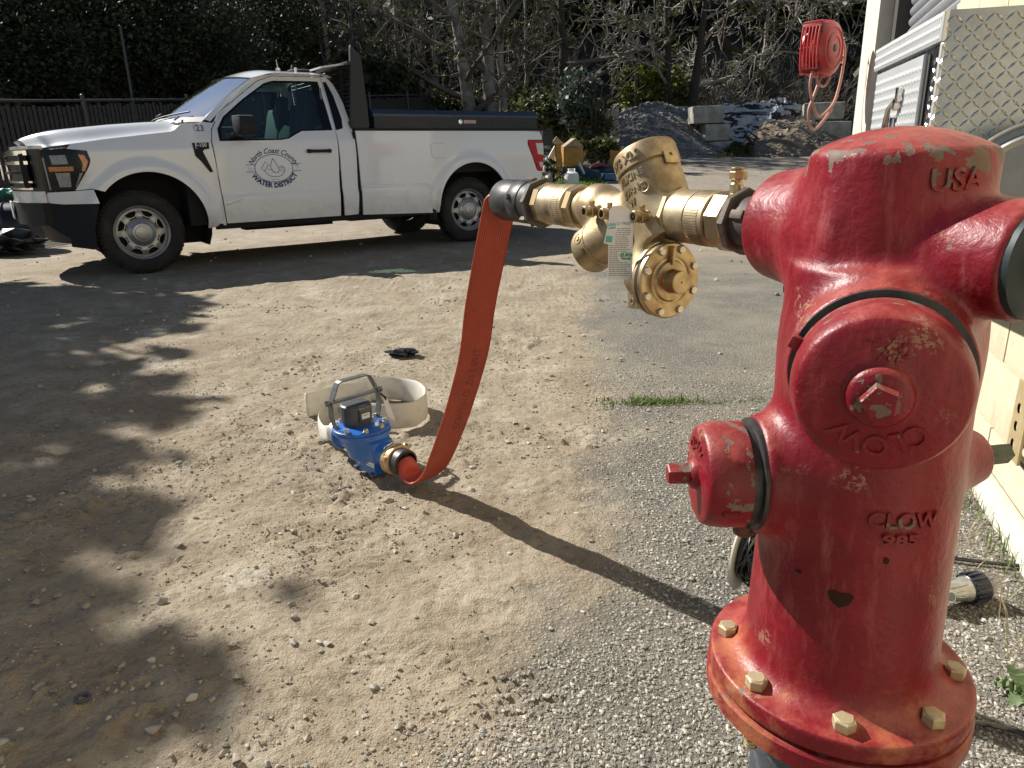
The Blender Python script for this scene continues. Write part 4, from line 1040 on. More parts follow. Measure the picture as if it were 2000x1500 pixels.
def side(far):
    sfx = dict(far=far)
    body = empty if 0 else None
    f_ = panel('front_fender', fender, paint, truck, **sfx)
    d_ = panel('door', door_out, paint, truck, holes=[win], **sfx)
    r_ = panel('cab_corner', cab_r, paint, truck, **sfx)
    a_ = panel('roof_rail', apil, paint, truck, **sfx)
    b_ = panel('bed_side', bedp, paint, truck, **sfx)
    gl = panel('window', [(.83, 1.216), (.838, 1.325), (.915, 1.443), (1.145, 1.615), (1.40, 1.780), (1.50, 1.808), (1.915, 1.816), (1.925, 1.316), (1.672, 1.306), (1.588, 1.268), (1.515, 1.231), (1.431, 1.218)], wglass, d_, off=.014, depth=.003, st=.06, **sfx)
    panel('window_seal', [(1.912, 1.822), (1.986, 1.820), (2.004, 1.55), (2.010, 1.320), (1.935, 1.319), (1.930, 1.5)], blackg, d_, off=.006, depth=.01, st=.05, **sfx)
    panel('quarter_trim', [(2.050, 1.320), (2.048, 1.60), (2.040, 1.822), (2.078, 1.820), (2.12, 1.68), (2.148, 1.44), (2.132, 1.338)], blackg, r_, off=-.004, depth=.01, st=.05, **sfx)
    # black surround inside the window opening
    pin = [(.815, 1.214), (.822, 1.33), (.905, 1.447), (1.14, 1.622), (1.40, 1.787), (1.50, 1.815), (1.93, 1.824), (1.95, 1.318), (1.672, 1.310), (1.588, 1.272), (1.515, 1.235), (1.431, 1.222)]
    pin2 = [(.848, 1.232), (.856, 1.322), (.926, 1.432), (1.15, 1.605), (1.405, 1.768), (1.50, 1.797), (1.908, 1.803), (1.918, 1.334), (1.668, 1.322), (1.580, 1.284), (1.508, 1.247), (1.431, 1.236)]
    panel('window_seal', pin, blackg, d_, off=.009, depth=.012, holes=[pin2], st=.04, **sfx)
    panel('fender_liner', arc((FA[0], FA[1], .70), -8, 150, 24) + arc(FA, 150, -8, 24), darkin, truck, off=.05, depth=.30, **sfx) if 0 else None
    return f_, d_, r_, b_, a_
nf, nd, nr, nb, na = side(False); side(True)
def ybox(g, x0, x1, y0, y1, z0, z1, bev=0): g.box(((x0 + x1) / 2, (y0 + y1) / 2, (z0 + z1) / 2), (x1 - x0, y1 - y0, z1 - z0), bev=bev)
# wheel wells, floor, inner structure
for c in (FA, RA):
    for far in (0, 1):
        g = G(); y0, y1 = (.02, .42) if not far else (TW - .42, TW - .02)
        n = 20; A = arc((c[0], c[1], .53), -25, 205, n)
        P = [(a[0], y0, a[1]) for a in A] + [(a[0], y1, a[1]) for a in A]
        g.add(P, [(i, i + 1, n + i + 1, n + i) for i in range(n - 1)])
        yy = y1 if not far else y0
        g.add([(a[0], yy, a[1]) for a in A] , [tuple(range(n))]); g.build('wheel_well', darkin, truck)

g = G(); ybox(g, .60, 3.22, .10, TW - .10, .42, .60); ybox(g, 4.26, 4.75, .10, TW - .10, .48, .70); ybox(g, -.60, 4.7, .42, .52, .40, .52); ybox(g, -.60, 4.7, TW - .52, TW - .42, .40, .52); ybox(g, 3.6, 3.8, .3, TW - .3, .30, .44); ybox(g, -.10, .12, .3, TW - .3, .28, .44)
ybox(g, 3.3, 4.2, .44, TW - .44, .55, .80); ybox(g, -.55, .5, .5, TW - .5, .45, 1.0); ybox(g, .45, .60, .06, TW - .06, .42, 1.20); ybox(g, 1.1, 2.1, .55, .75, .30, .44); ybox(g, 2.3, 3.1, .50, .95, .32, .5)
ybox(g, .68, 3.16, .03, .10, .37, .425); ybox(g, .68, 3.16, TW - .10, TW - .03, .37, .425)
g.build('underbody', darkin, truck, smooth=False)
g = G(); ybox(g, 2.222, 2.262, .03, TW - .03, .45, 1.30); g.build('bed_gap', darkin, truck, smooth=False)
# bed box: floor, inner walls, tailgate, rail caps
g = G(); ybox(g, 2.27, 4.84, .06, TW - .06, .84, .88); ybox(g, 2.27, 2.31, .06, TW - .06, .86, 1.30); ybox(g, 2.27, 4.84, .07, .11, .86, 1.31); ybox(g, 2.27, 4.84, TW - .11, TW - .07, .86, 1.31)
g.build('bed_liner', darkin, truck, smooth=False)
g = G(); ybox(g, 4.83, 4.88, .12, TW - .12, .76, 1.30, .012); g.build('tailgate', paint, truck)
for y0 in (.012, TW - .112):
    g = G(); ybox(g, 2.252, 4.862, y0, y0 + .10, 1.313, 1.338, .006); g.build('bed_rail_cap', blackp, truck)
g = G(); ybox(g, 4.80, 4.98, .10, TW - .10, .52, .68, .03); g.build('rear_bumper', blackp, truck)
# mud flap ahead of the rear wheel
g = G(); ybox(g, 3.155, 3.205, .02, .10, .30, .47, .01); g.build('mud_flap', blackp, truck)
# roof, hood, windshield
def ws(u, v, dz=0):
    """windshield: u across, v up"""
    e = 2 * u - 1; y = TW / 2 + e * (TW / 2 - .125 - .12 * v)
    xb = .70 - .30 * (1 - e * e); xt = 1.262 - .155 * (1 - e * e)
    x = xb + (xt - xb) * v; z = 1.395 + .012 * (1 - e * e) + (1.822 - 1.395 + .035 * (1 - e * e)) * v + .018 * math.sin(math.pi * v)
    return (x, y, z + dz)
def roof(u, v):
    s_ = 2 * v - 1; e = abs(s_); a = ws(v, 1.0); k = float(sstep(0, .30, u)) ** .7
    x = a[0] - .006 + (2.125 - a[0]) * u; y1 = TW / 2 + s_ * (TW / 2 - .22); y = a[1] + (y1 - a[1]) * min(1, u * 6)
    zr = 1.876 + .045 * (1 - e ** 3.2) + .02 * (1 - e ** 4); z = a[2] + .006 + (zr - a[2]) * k - float(sstep(.93, 1, u)) * .02
    return (x, y, z)
g = G(); g.grid(roof, 30, 24)
def roofside(u, v):
    a = roof(u, 0); x = a[0]; return (x, float(a[1] + (yside(np.array(min(max(x, 1.21), 2.1)), np.array(1.885)) - a[1]) * v) if v > 0 else a[1], a[2] + (min(a[2], 1.885) - a[2]) * v)
g.grid(roofside, 24, 3)
def roofside2(u, v): a = roofside(u, v); return (a[0], TW - a[1], a[2])
g.grid(roofside2, 24, 3)
g.build('roof', paint, truck, ang=60)
g = G(); g.grid(lambda u, v: ws(u, v), 20, 10); wsh = g.build('windshield', wglass, truck)
# A pillars (white) and black frit edge
for s in (0, 1):
    g = G()
    def pil(u, v):
        a = ws(0.0, u); b0 = float(yside(np.array(.9), np.array(a[2]))); 
        t = .80 + (1.36 - .80) * u; bx, bz = a[0] + .085, a[2] + .012
        by = .012 + float(np.clip(bz - 1.22, 0, 1)) * .34 + float(np.clip(bz - 1.14, 0, 1)) * .12 + .010
        P = (a[0] - .012 + (bx - a[0]) * v, a[1] + .02 + (by - a[1] - .02) * (v ** .7), a[2] + .004 + (.018 * math.sin(math.pi * v)))
        return P if s == 0 else (P[0], TW - P[1], P[2])
    g.grid(pil, 14, 5); g.build('windshield_pillar', paint, truck)
g = G()
def fr_(u, v):
    a = Vector(ws(u, 0.0)); b_ = Vector(ws(u, .10)); p = a.lerp(b_, v) + Vector((-.003, 0, .003)); return tuple(p)
g.grid(fr_, 20, 1); g.build('cowl_seal', blackp, truck)
g = G()
def cowl(u, v):
    e = 2 * u - 1; y = TW / 2 + e * (TW / 2 - .14); a = ws(u, 0); x0 = .475 - .16 * (1 - e * e)
    return (x0 + (a[0] - x0) * v, y, 1.372 + (a[2] - .004 - 1.372) * v)
g.grid(cowl, 20, 2); g.build('cowl', blackp, truck)
for y0, y1, xx in ((.35, 1.0, .0), (.95, 1.62, .0)):
    def wp(t):
        yy = y0 + (y1 - y0) * t; u = (yy - .125) / (TW - .25); p = ws(min(max(u, 0), 1), .04 + .13 * (1 - t)); return (p[0] - .02, yy, p[2] + .018)
    G().tube([wp(t) for t in np.linspace(0, 1, 8)], .008, 6).build('wiper', blackp, truck)
g = G(); g.tube([(.50, .20, 1.385), (.47, .30, 1.41), (.56, .42, 1.46)], .009, 6); g.build('wiper', mat('grey wiper arm', (.25, .25, .25), .4), truck)
def hood(u, v):
    e = abs(2 * v - 1); s = 2 * v - 1
    xf = -.742 - .178 * (1 - e ** 2.6); xr = .485 - .16 * (1 - e ** 2)
    x = xf + (xr - xf) * u; ye = float(yside(np.array(x), np.array(1.19))) + .028; y = TW / 2 + s * (TW / 2 - ye)
    ze = float(np.interp(x, [-.95, -.745, -.62, -.47, .10, .408, .485], [1.14, 1.170, 1.178, 1.200, 1.272, 1.305, 1.37]))
    zt = float(np.interp(x, [-.93, -.86, -.80, -.70, -.60, -.40, -.10, .20, .5], [1.192, 1.232, 1.266, 1.294, 1.310, 1.330, 1.362, 1.385, 1.40]))
    w = sstep(1.0, .76, e); z = ze + (zt - ze) * float(w)
    z += .016 * math.exp(-((e - .70) / .10) ** 2) * float(sstep(0, .3, u)) - .012 * float(sstep(.62, .2, e)) * float(sstep(0, .3, u))
    return (x, y, z)
g = G(); g.grid(hood, 40, 48); hd = g.build('hood', paint, truck, ang=60)
# front face edge below the hood: chrome strip / grille / headlights / bumper
def nose(y):
    e = min(1.0, abs(y - TW / 2) / (TW / 2 - .185)); return -.735 - .20 * (1 - e ** 2.6)
def xs_at(y): return nose(y)
def front_grid(name, y0, y1, z0, z1, mt, off=0.0, parent=truck, nu=20, nv=4, rake=.0, dep=.03):
    g = G(); f = lambda u, v: (nose(y0 + (y1 - y0) * u) - off + rake * (z0 + (z1 - z0) * v - 1.0), y0 + (y1 - y0) * u, z0 + (z1 - z0) * v)
    g.grid(f, nu, nv); f2 = lambda u, v: (f(u, 1)[0] + dep * v, f(u, 1)[1], z1); g.grid(f2, nu, 1); f3 = lambda u, v: (f(u, 0)[0] + dep * v, f(u, 0)[1], z0); g.grid(f3, nu, 1)
    f4 = lambda u, v: (f(0, v)[0] + dep * u, y0, f(0, v)[2]); g.grid(f4, 1, nv); f5 = lambda u, v: (f(1, v)[0] + dep * u, y1, f(1, v)[2]); g.grid(f5, 1, nv)
    return g.build(name, mt, parent, ang=40)
front_grid('hood_lip', .22, TW - .22, 1.158, 1.195, paint, off=-.03, nv=3, dep=.06)
gri = front_grid('grille', .19, TW - .19, .80, 1.165, blackg, off=-.015, nv=10)
front_grid('grille_bar', .30, TW - .30, 1.115, 1.155, chrome, off=.022, parent=gri)
front_grid('grille_bar', .30, TW - .30, 1.035, 1.065, chrome, off=.028, parent=gri); front_grid('grille_bar', .34, TW - .34, .955, .975, blackp, off=.030, parent=gri)
front_grid('grille_bar', .30, TW - .30, .875, .890, chrome, off=.022, parent=gri); front_grid('grille_bar', .32, TW - .32, .815, .832, chrome, off=.018, parent=gri)
for yy in (.33, TW - .33): 
    g = G(); g.box((nose(yy) - .02, yy, .98), (.05, .05, .30), bev=.015); g.build('grille_post', blackp, gri)
front_grid('bumper_top', .185, TW - .185, .700, .80, paint, off=.012, nv=6)
front_grid('lower_bumper', .185, TW - .185, .50, .698, blackp, off=.024, nv=6, dep=.12); front_grid('air_dam', .19, TW - .19, .32, .50, blackp, off=-.03, nv=4, dep=.08, rake=-.25)
g = G(); g.box((nose(TW / 2) - .04, TW / 2, .62), (.012, .36, .16), bev=.003); g.build('number_plate', mat('pale number plate', (.6, .62, .64), .5), truck)
# bumper sides (on the body side)
bump_y = lambda X, Z: yside(X, np.maximum(Z, .6)) - .006
panel('bumper_end', [(-.325, .680), (-.352, .805), (-.49, .795), (-.70, .788), (-.735, .745), (-.735, .700), (-.60, .682)], paint, truck, yf=bump_y); panel('bumper_end', [(-.325, .680), (-.352, .805), (-.49, .795), (-.70, .788), (-.735, .745), (-.735, .700), (-.60, .682)], paint, truck, yf=bump_y, far=True)
for fr in (False, True):
    panel('lower_bumper_end', [(-.330, .672), (-.60, .674), (-.745, .693), (-.745, .50), (-.66, .42), (-.60, .385), (-.60, .30), (-.44, .27), (-.405, .29), (-.40, .46)], blackp, truck, yf=bump_y, far=fr)
    hl = panel('headlight', [(-.69, 1.160), (-.505, 1.158), (-.352, 1.138), (-.337, 1.058), (-.358, 1.003), (-.49, .806), (-.70, .800)], blackg, truck, yf=lambda X, Z: yside(X, Z) + .004, far=fr)
    yh = lambda X, Z: yside(X, Z) + .0005
    lens = mat('headlight lens', (.36, .36, .37), .18, .2, var=.3, vscale=40); amber = mat('amber indicator', (.75, .22, .02), .2, coat=1, var=.5, vscale=60)
    panel('lamp', [(-.635, 1.105), (-.515, 1.108), (-.505, 1.03), (-.625, 1.026)], lens, hl, yf=yh, far=fr, depth=.008)
    panel('lamp', [(-.615, .955), (-.505, .955), (-.515, .832), (-.60, .832)], lens, hl, yf=yh, far=fr, depth=.008)
    panel('indicator', [(-.66, 1.008), (-.47, 1.008), (-.475, .970), (-.655, .968)], amber, hl, yf=yh, far=fr, depth=.008)
    panel('indicator', [(-.418, 1.112), (-.372, 1.10), (-.352, 1.045), (-.39, .965), (-.412, .965), (-.395, 1.03)], amber, hl, yf=yh, far=fr, depth=.008)
    panel('light_strip', [(-.69, 1.09), (-.678, 1.09), (-.668, .81), (-.68, .81)], lens, hl, yf=yh, far=fr, depth=.008)
    panel('light_strip', [(-.432, .95), (-.408, .95), (-.475, .83), (-.482, .83)], lens, hl, yf=yh, far=fr, depth=.008)
    red = mat('red tail lamp', (.62, .006, .010), .25, spec=.3, var=.4, vscale=40); redc = mat('clear tail lamp', (.62, .56, .56), .15, coat=1.0)
    tl = panel('tail_light', [(4.577, 1.200), (4.838, 1.200), (4.850, 1.0), (4.838, .815), (4.742, .833), (4.577, 1.147)], red, truck, yf=lambda X, Z: yside(X, Z) - .012, far=fr, depth=.05)
    panel('reversing_lens', [(4.70, 1.165), (4.842, 1.165), (4.845, 1.02), (4.735, 1.03)], redc, tl, yf=lambda X, Z: yside(X, Z) - .016, far=fr, depth=.006)
    panel('reversing_lens', [(4.755, .935), (4.842, .93), (4.838, .86), (4.785, .87)], redc, tl, yf=lambda X, Z: yside(X, Z) - .016, far=fr, depth=.006)
    # door mirror
    s = 1 if not fr else -1; y0 = 0 if not fr else TW
    g = G(); g.box((1.03, y0 - s * .13, 1.350), (.17, .20, .185), Matrix.Rotation(R(8 * s), 3, 'Z'), bev=.035); g.box((1.00, y0 + s * .03, 1.275), (.09, .16, .045), bev=.012)
    mi = g.build('door_mirror', blackp, truck)
    g = G(); g.box((1.02, y0 - s * .13, 1.440), (.14, .17, .012), Matrix.Rotation(R(8 * s), 3, 'Z'), bev=.005); g.build('mirror_cap', mat('grey mirror cap', (.22, .22, .23), .3), mi)
    # door handle
    g = G(); yy = y0 - s * .012; g.box((1.815, yy - s * .012, 1.108), (.215, .028, .032), bev=.008); g.box((1.70, yy, 1.108), (.045, .03, .04), bev=.008); g.box((1.925, yy, 1.108), (.035, .03, .04), bev=.008)
    g.build('door_handle', blackp, truck)
# fuel door
fd = [(3.165 + .0, 1.15), (3.19, 1.175), (3.345, 1.172), (3.37, 1.15), (3.365, 1.03), (3.34, 1.008), (3.20, 1.010), (3.175, 1.03)]
panel('fuel_door', fd, paint, truck, off=-.004, depth=.004); 
pf = dens(fd, .02); G().tube([(p[0], float(yside(np.array(p[0]), np.array(p[1]))) - .001, p[1]) for p in pf], .0022, 5, closed=True).build('fuel_door_gap', darkin, truck)
# character line low on the doors and bed
for nm, pts in (('door_crease', [(.79, .640), (.90, .668), (.983, .690), (1.3, .700), (1.99, .712)]), ('bed_crease', [(2.27, .735), (2.6, .730), (3.091, .722), (3.16, .685)])):
    g = G()
    def cr(u, v):
        x = pts[0][0] + (pts[-1][0] - pts[0][0]) * u; z = float(np.interp(x, [p[0] for p in pts], [p[1] for p in pts])); y = float(yside(np.array(x), np.array(z)))
        return (x, y - .009 * math.sin(math.pi * v) ** .8 * (1 if v < .5 else 1) + .002, z + (.004 if v < .5 else 0) - (v) * .05 + .006)
    g.grid(cr, 40, 8); g.build(nm, paint, nd if nm[0] == 'd' else nb)
# badge behind the front wheel
g = G()
bd_ = [(.556, 1.200), (.708, 1.203), (.703, 1.143), (.655, 1.138), (.640, 1.120), (.710, .930), (.682, .924), (.612, 1.03), (.566, 1.08)]
bp_ = panel('fender_badge', bd_, blackp, truck, off=-.010, depth=.010)
def side_text(s, size, x0, z0, mt, parent, name='lettering', lift=.0115, xs=1.0, **kw):
    g = G(); put_text(g, s, size, lambda x, y, z: (x0 + x * xs, float(yside(np.array(x0 + x * xs), np.array(z0 + y))) - lift - z, z0 + y), **kw); return g.build(name, mt, parent, smooth=False)
side_text('F-150', .050, .630, 1.178, chrome, bp_, bold=.0012, xs=.95, lift=.0125)
side_text('XL', .018, .585, 1.150, chrome, bp_, lift=.0125)
navy = mat('navy vinyl print', (0.015, 0.045, 0.14), .5); navy2 = mat('steel blue vinyl print', (0.05, 0.11, 0.22), .5)
side_text('23', .082, .66, 1.335, navy2, nf, 'fleet_number', lift=.003, bold=.001)
# round emblem on the door
LX, LZ = 1.315, .945; em = G(); ln = G()
def onside(x, z, lift=.0025): return (x, float(yside(np.array(x), np.array(z))) - lift, z)
def stroke(pts, w, g=None, closed=False):
    g = ln if g is None else g; n = len(pts); P = []
    for i, p in enumerate(pts):
        a = pts[i - 1] if (i > 0 or closed) else p; b_ = pts[(i + 1) % n] if (i < n - 1 or closed) else p
        t = Vector((b_[0] - a[0], b_[1] - a[1])); t = t.normalized() if t.length else Vector((1, 0)); nn = Vector((-t.y, t.x)) * w / 2
        P += [onside(LX + p[0] + nn.x, LZ + p[1] + nn.y), onside(LX + p[0] - nn.x, LZ + p[1] - nn.y)]
    m = n if closed else n - 1
    g.add(P, [(2 * i, 2 * i + 1, 2 * ((i + 1) % n) + 1, 2 * ((i + 1) % n)) for i in range(m)])
EA, EB = .195, .135
stroke([(EA * math.cos(t), EB * math.sin(t)) for t in np.linspace(0, 2 * math.pi, 61)[:-1]], .0070, closed=True)
for s in (-1, 1):
    for zz in (.040, -.030): stroke([(s * .187, zz), (s * .285, zz)], .0058)
# drop and hand
stroke([(-.005, .100), (-.030, .040), (-.034, .010), (-.015, -.025), (.010, -.042), (.036, -.040), (.050, -.015), (.040, .020), (.0, .090), (-.005, .100)], .0058)
stroke([(-.13, .005), (-.085, .065), (-.055, .035), (-.105, -.028), (-.13, .005)], .0058)
stroke([(-.060, .032), (-.030, .030)], .004); stroke([(-.100, -.022), (-.060, -.068), (-.02, -.082), (.050, -.080), (.085, -.062), (.105, -.040), (.110, -.005), (.095, .018), (.052, .020)], .0058)
for k in range(3): stroke([(.050, .004 - .018 * k), (.104, .006 - .017 * k)], .0035)
stroke([(-.07, -.012), (-.035, -.010), (-.01, -.040), (.045, -.042)], .0040)
stroke([(-.262, .020), (-.250, -.018), (-.225, -.020), (-.222, .0), (-.245, .006)], .003); stroke([(.215, .022), (.245, .026), (.262, .01), (.24, .0), (.235, -.02)], .003)
ln.build('emblem_lines', navy2, nd, smooth=False)
def arc_text(s, size, ra, rb, top, bold=0, shear=0, xs=1.0, mt=navy):
    V, F = text_geo(s, size, bold=bold, shear=shear, res=3); g = G(); P = []
    # arc-length table of the ellipse
    th = np.linspace(0, math.pi, 400); ex = ra * np.cos(th); ez = rb * np.sin(th); sl_ = np.concatenate([[0], np.cumsum(np.hypot(np.diff(ex), np.diff(ez)))]); mid = sl_[-1] / 2
    for x, y, z in V:
        x *= xs
        if top: t = np.interp(mid - x, sl_, th); n_ = Vector((math.cos(t) / ra, math.sin(t) / rb)).normalized(); p = Vector((ra * math.cos(t), rb * math.sin(t))) + n_ * y
        else: t = np.interp(mid + x, sl_, th); t = -t; n_ = Vector((math.cos(t) / ra, math.sin(t) / rb)).normalized(); t_ = -t; tt = np.interp(mid - x, sl_, th); p = Vector((ra * math.cos(tt), -rb * math.sin(tt))); n_ = Vector((math.cos(tt) / ra, -math.sin(tt) / rb)).normalized(); p = p - n_ * y
        P.append(onside(LX + p.x, LZ + p.y, .003))
    g.add(P, F); return g.build('lettering', mt, nd, smooth=False)
arc_text('North Coast County', .074, .238, .172, True, shear=.35, bold=.0012, xs=.90); arc_text('WATER DISTRICT', .066, .232, .170, False, bold=.0034, xs=1.0)
put = G(); put_text(put, 'SINCE 1944', .016, lambda x, y, z: onside(LX + x, LZ - .112 + y)); put.build('lettering', navy2, nd, smooth=False)
# cabin interior
g = G(); seatm = mat('dark grey seat vinyl', (.03, .031, .033), .6)
for y0 in (.30, 1.13):
    g.box((1.55, y0 + .27, 1.00), (.50, .52, .22), bev=.05); g.box((1.83, y0 + .27, 1.30), (.16, .50, .62), Matrix.Rotation(R(14), 3, 'Y'), bev=.05); g.box((1.93, y0 + .27, 1.66), (.10, .26, .18), Matrix.Rotation(R(10), 3, 'Y'), bev=.04)
g.build('seat', seatm, truck)
g = G(); g.box((1.00, TW / 2, 1.22), (.45, TW - .4, .28), bev=.05); g.build('dashboard', seatm, truck)
g = G(); g.tube([(1.16 + .05 * math.sin(t) * -1, .52 + .185 * math.cos(t), 1.28 + .175 * math.sin(t)) for t in np.linspace(0, 2 * math.pi, 31)[:-1]], .015, 8, closed=True); g.cyl((1.16, .52, 1.28), (1.0, .52, 1.2), .03); g.build('steering_wheel', seatm, truck)
g = G(); ybox(g, 2.12, 2.16, .20, TW - .20, .9, 1.40); g.build('cab_back_panel', paint, truck)
g = G(); g.add([(2.165, .28, 1.38), (2.165, TW - .28, 1.38), (2.10, TW - .33, 1.82), (2.10, .33, 1.82)], [(0, 1, 2, 3)]); g.build('rear_window', wglass, truck)
g = G(); g.tube([(1.98, .24, 1.75), (1.99, .22, 1.3), (1.9, .22, 1.0)], .012, 6); g.build('seat_belt', mat('grey belt', (.2, .2, .2), .7), truck)
g = G(); P = [(1.44, .30, 1.05), (1.55, .30, 1.06), (1.60, .29, 1.22), (1.62, .285, 1.36), (1.57, .28, 1.38), (1.50, .285, 1.30), (1.47, .29, 1.18)]; g.add(P + [(p[0], p[1] + .02, p[2]) for p in P], [tuple(range(7)), tuple(range(13, 6, -1))] + [(i, (i + 1) % 7, 7 + (i + 1) % 7, 7 + i) for i in range(7)]); g.build('paper_sheet', mat('pale green paper', (.45, .62, .55), .6), truck)
# wheels
def wheel(x, y, s, steer=0.0):
    w = empty('wheel', (x, y, .388), R(steer)); w.parent = truck; r = .388
    g = G(); pr = []
    for a, b_ in ((.240, .055), (.249, .030), (.268, .012), (.305, .004), (.345, .010), (.372, .030), (.384, .052), (.388, .085), (.388, .165), (.384, .198), (.372, .222), (.33, .24), (.22, .235)): pr.append((a, b_ * s))
    g.lathe(pr, (0, 0, 0), (0, 1, 0), 64, caps=False)
    ty = g.build('tyre', rubber, w)
    g = G()
    for k in range(60):
        a = 2 * math.pi * k / 60
        for j, yy in enumerate((.060, .100, .145, .185)):
            aa = a + (.05 if j % 2 else 0); g.box((.3875 * math.cos(aa), yy * s, .3875 * math.sin(aa)), (.010, .032, .030), Matrix.Rotation(-aa, 3, 'Y') @ Matrix.Rotation(.3 * (1 if j % 2 else -1), 3, 'X'))
        g.box((.372 * math.cos(a), .027 * s, .372 * math.sin(a)), (.022, .005, .012), Matrix.Rotation(-a, 3, 'Y'))
    g.build('tread', rubber, ty, smooth=False)
    g = G(); pr = [(.222, .05), (.226, .022), (.219, .016), (.208, .022), (.202, .045), (.196, .10), (.196, .20)]
    g.lathe([(a, b_ * s) for a, b_ in pr], (0, 0, 0), (0, 1, 0), 64, caps=False)
    # disc with eight slots
    nseg = 96; rings = [(.200, .060), (.188, .058), (.172, .048), (.150, .040), (.128, .040), (.112, .048), (.098, .034), (.085, .030), (.080, .020), (.072, .018), (.060, .016), (.058, .006), (.050, .003), (.0, .002)]
    P = []; F = []
    for rr_, yy in rings:
        for i in range(nseg): a = 2 * math.pi * i / nseg; P.append((rr_ * math.cos(a), yy * s, rr_ * math.sin(a)))
    for j in range(len(rings) - 1):
        for i in range(nseg):
            ph = (i % 12)
            hole = (j in (1, 2) and 2 <= ph <= 9) or (j == 3 and 3 <= ph <= 8)
            if hole: continue
            F.append((j * nseg + i, j * nseg + (i + 1) % nseg, (j + 1) * nseg + (i + 1) % nseg, (j + 1) * nseg + i))
    g.add(P, F)
    # raised lips round the slots
    for k in range(8):
        a0 = 2 * math.pi * (12 * k + 6) / 96; lp = []
        for rr_, da, yy in ((.188, -.26, .056), (.190, 0, .057), (.188, .26, .056), (.165, .26, .044), (.150, .20, .038), (.140, .12, .038), (.140, -.12, .038), (.150, -.20, .038), (.165, -.26, .044)):
            lp.append((rr_ * math.cos(a0 + da), yy * s, rr_ * math.sin(a0 + da)))
        g.tube(lp, .0045, 6, closed=True)
    ri = g.build('rim', silver, w, ang=50); ri.scale = (1.125, 1, 1.125)
    g = G(); g.lathe([(.215, .11 * s), (.0, .11 * s)], (0, 0, 0), (0, 1, 0), 32, caps=False); g.cyl((0, .09 * s, 0), (0, .03 * s, 0), .07); g.build('brake_drum', darkin, w)
    return w
wheel(0, .035, 1, 4); wheel(WB, .055, 1); wheel(0, TW - .035, -1, 4); wheel(WB, TW - .055, -1)
# toolbox along the bed rail
tb = empty('toolbox', TO + Vector((math.cos(TY) * 2.49 - math.sin(TY) * .04, math.sin(TY) * 2.49 + math.cos(TY) * .04, 1.340)), TY, 'long black tread plate toolbox lying along the rail of the pickup bed', 'toolbox')
bk_dp = mat('black diamond plate', (.030, .032, .036), .42, .3, var=.2, vscale=12)
L = 2.25
g = G(); g.prism([(0, 0), (.34, 0), (.34, .14), (0, .14)], (0, 0, 0), (0, 1, 0), (0, 0, 1), L); g.build('case', bk_dp, tb, smooth=False)
g = G(); g.prism([(-.012, .125), (-.012, .150), (.045, .200), (.34, .205), (.352, .125)], (-.015, 0, 0), (0, 1, 0), (0, 0, 1), L + .03); lid = g.build('lid', mat('blue-black lid plate', (.05, .062, .085), .32, .5, var=.2, vscale=10), tb, smooth=False)
g = G()
for i in range(88):
    for j in range(5):
        x = .02 + i * .0253; z = .014 + j * .024 + (.012 if i % 2 else 0)
        if z < .120: g.box((x, -.001, z), (.020, .0035, .0045), Matrix.Rotation(R(45 if (i + j) % 2 else -45), 3, 'Y'))
o = g.build('tread_bars', bk_dp, tb, smooth=False); tag(o, kind='stuff')
g = G(); g.box((1.24, -.006, .075), (.17, .010, .036), bev=.003); pl = g.build('latch_plate', mat('silver latch plate', (.55, .5, .47), .35, .6), tb)
g = G(); g.box((1.24, -.0125, .075), (.15, .002, .022)); g.build('red_panel', mat('red print', (.5, .08, .06), .5), pl, smooth=False)
g = G(); put_text(g, 'WEATHER GUARD', .017, lambda x, y, z: (1.24 + x, -.0140 - z, .075 + y), bold=.0004); g.build('lettering', mat('pale print', (.75, .72, .7), .5), pl, smooth=False)
g = G(); g.lathe([(.026, 0), (.028, .004), (.020, .007), (.012, .007), (.0, .010)], (1.11, -.002, .075), (0, -1, 0), 20); g.build('round_lock', chrome, tb)
# headache rack behind the cab
rk = empty('headache_rack', TO + Vector((math.cos(TY) * 2.30 - math.sin(TY) * .05, math.sin(TY) * 2.30 + math.cos(TY) * .05, 1.338)), TY, 'black steel headache rack standing behind the pickup cab with a louvred panel', 'rack')
rkm = mat('black powder coat', (.018, .019, .021), .5, bump=.2, bscale=300, bdist=.0006)
for yy in (.0, TW - .14):
    g = G(); g.prism([(-.08, 0), (.10, 0), (.135, .02), (.10, .70), (.085, .745), (-.01, .835), (-.018, .80), (-.075, .10)], (0, yy + .04, 0), (1, 0, 0), (0, 0, 1), .04); g.build('side_plate', rkm, rk, smooth=False)
g = G(); g.box((-.045, TW / 2 - .07, .655), (.05, TW - .14, .035), bev=.005); g.box((-.06, TW / 2 - .07, .05), (.05, TW - .14, .05), bev=.005)
for yy in (.22, TW - .36): g.box((-.05, yy, .35), (.04, .04, .60))
g.build('cross_frame', rkm, rk)
g = G()
for i in range(13): g.box((-.05, TW / 2 - .07, .09 + i * .043), (.035, TW - .22, .006), Matrix.Rotation(R(35), 3, 'Y'))
g.build('louvre', rkm, rk, smooth=False)
g = G(); g.prism([(-.33, .600), (-.33, .618), (-.02, .672), (-.02, .652)], (0, .08, 0), (1, 0, 0), (0, 0, 1), -.60, off=0); g.build('light_shelf', mat('pale aluminium shelf', (.6, .6, .58), .4, .5), rk, smooth=False)
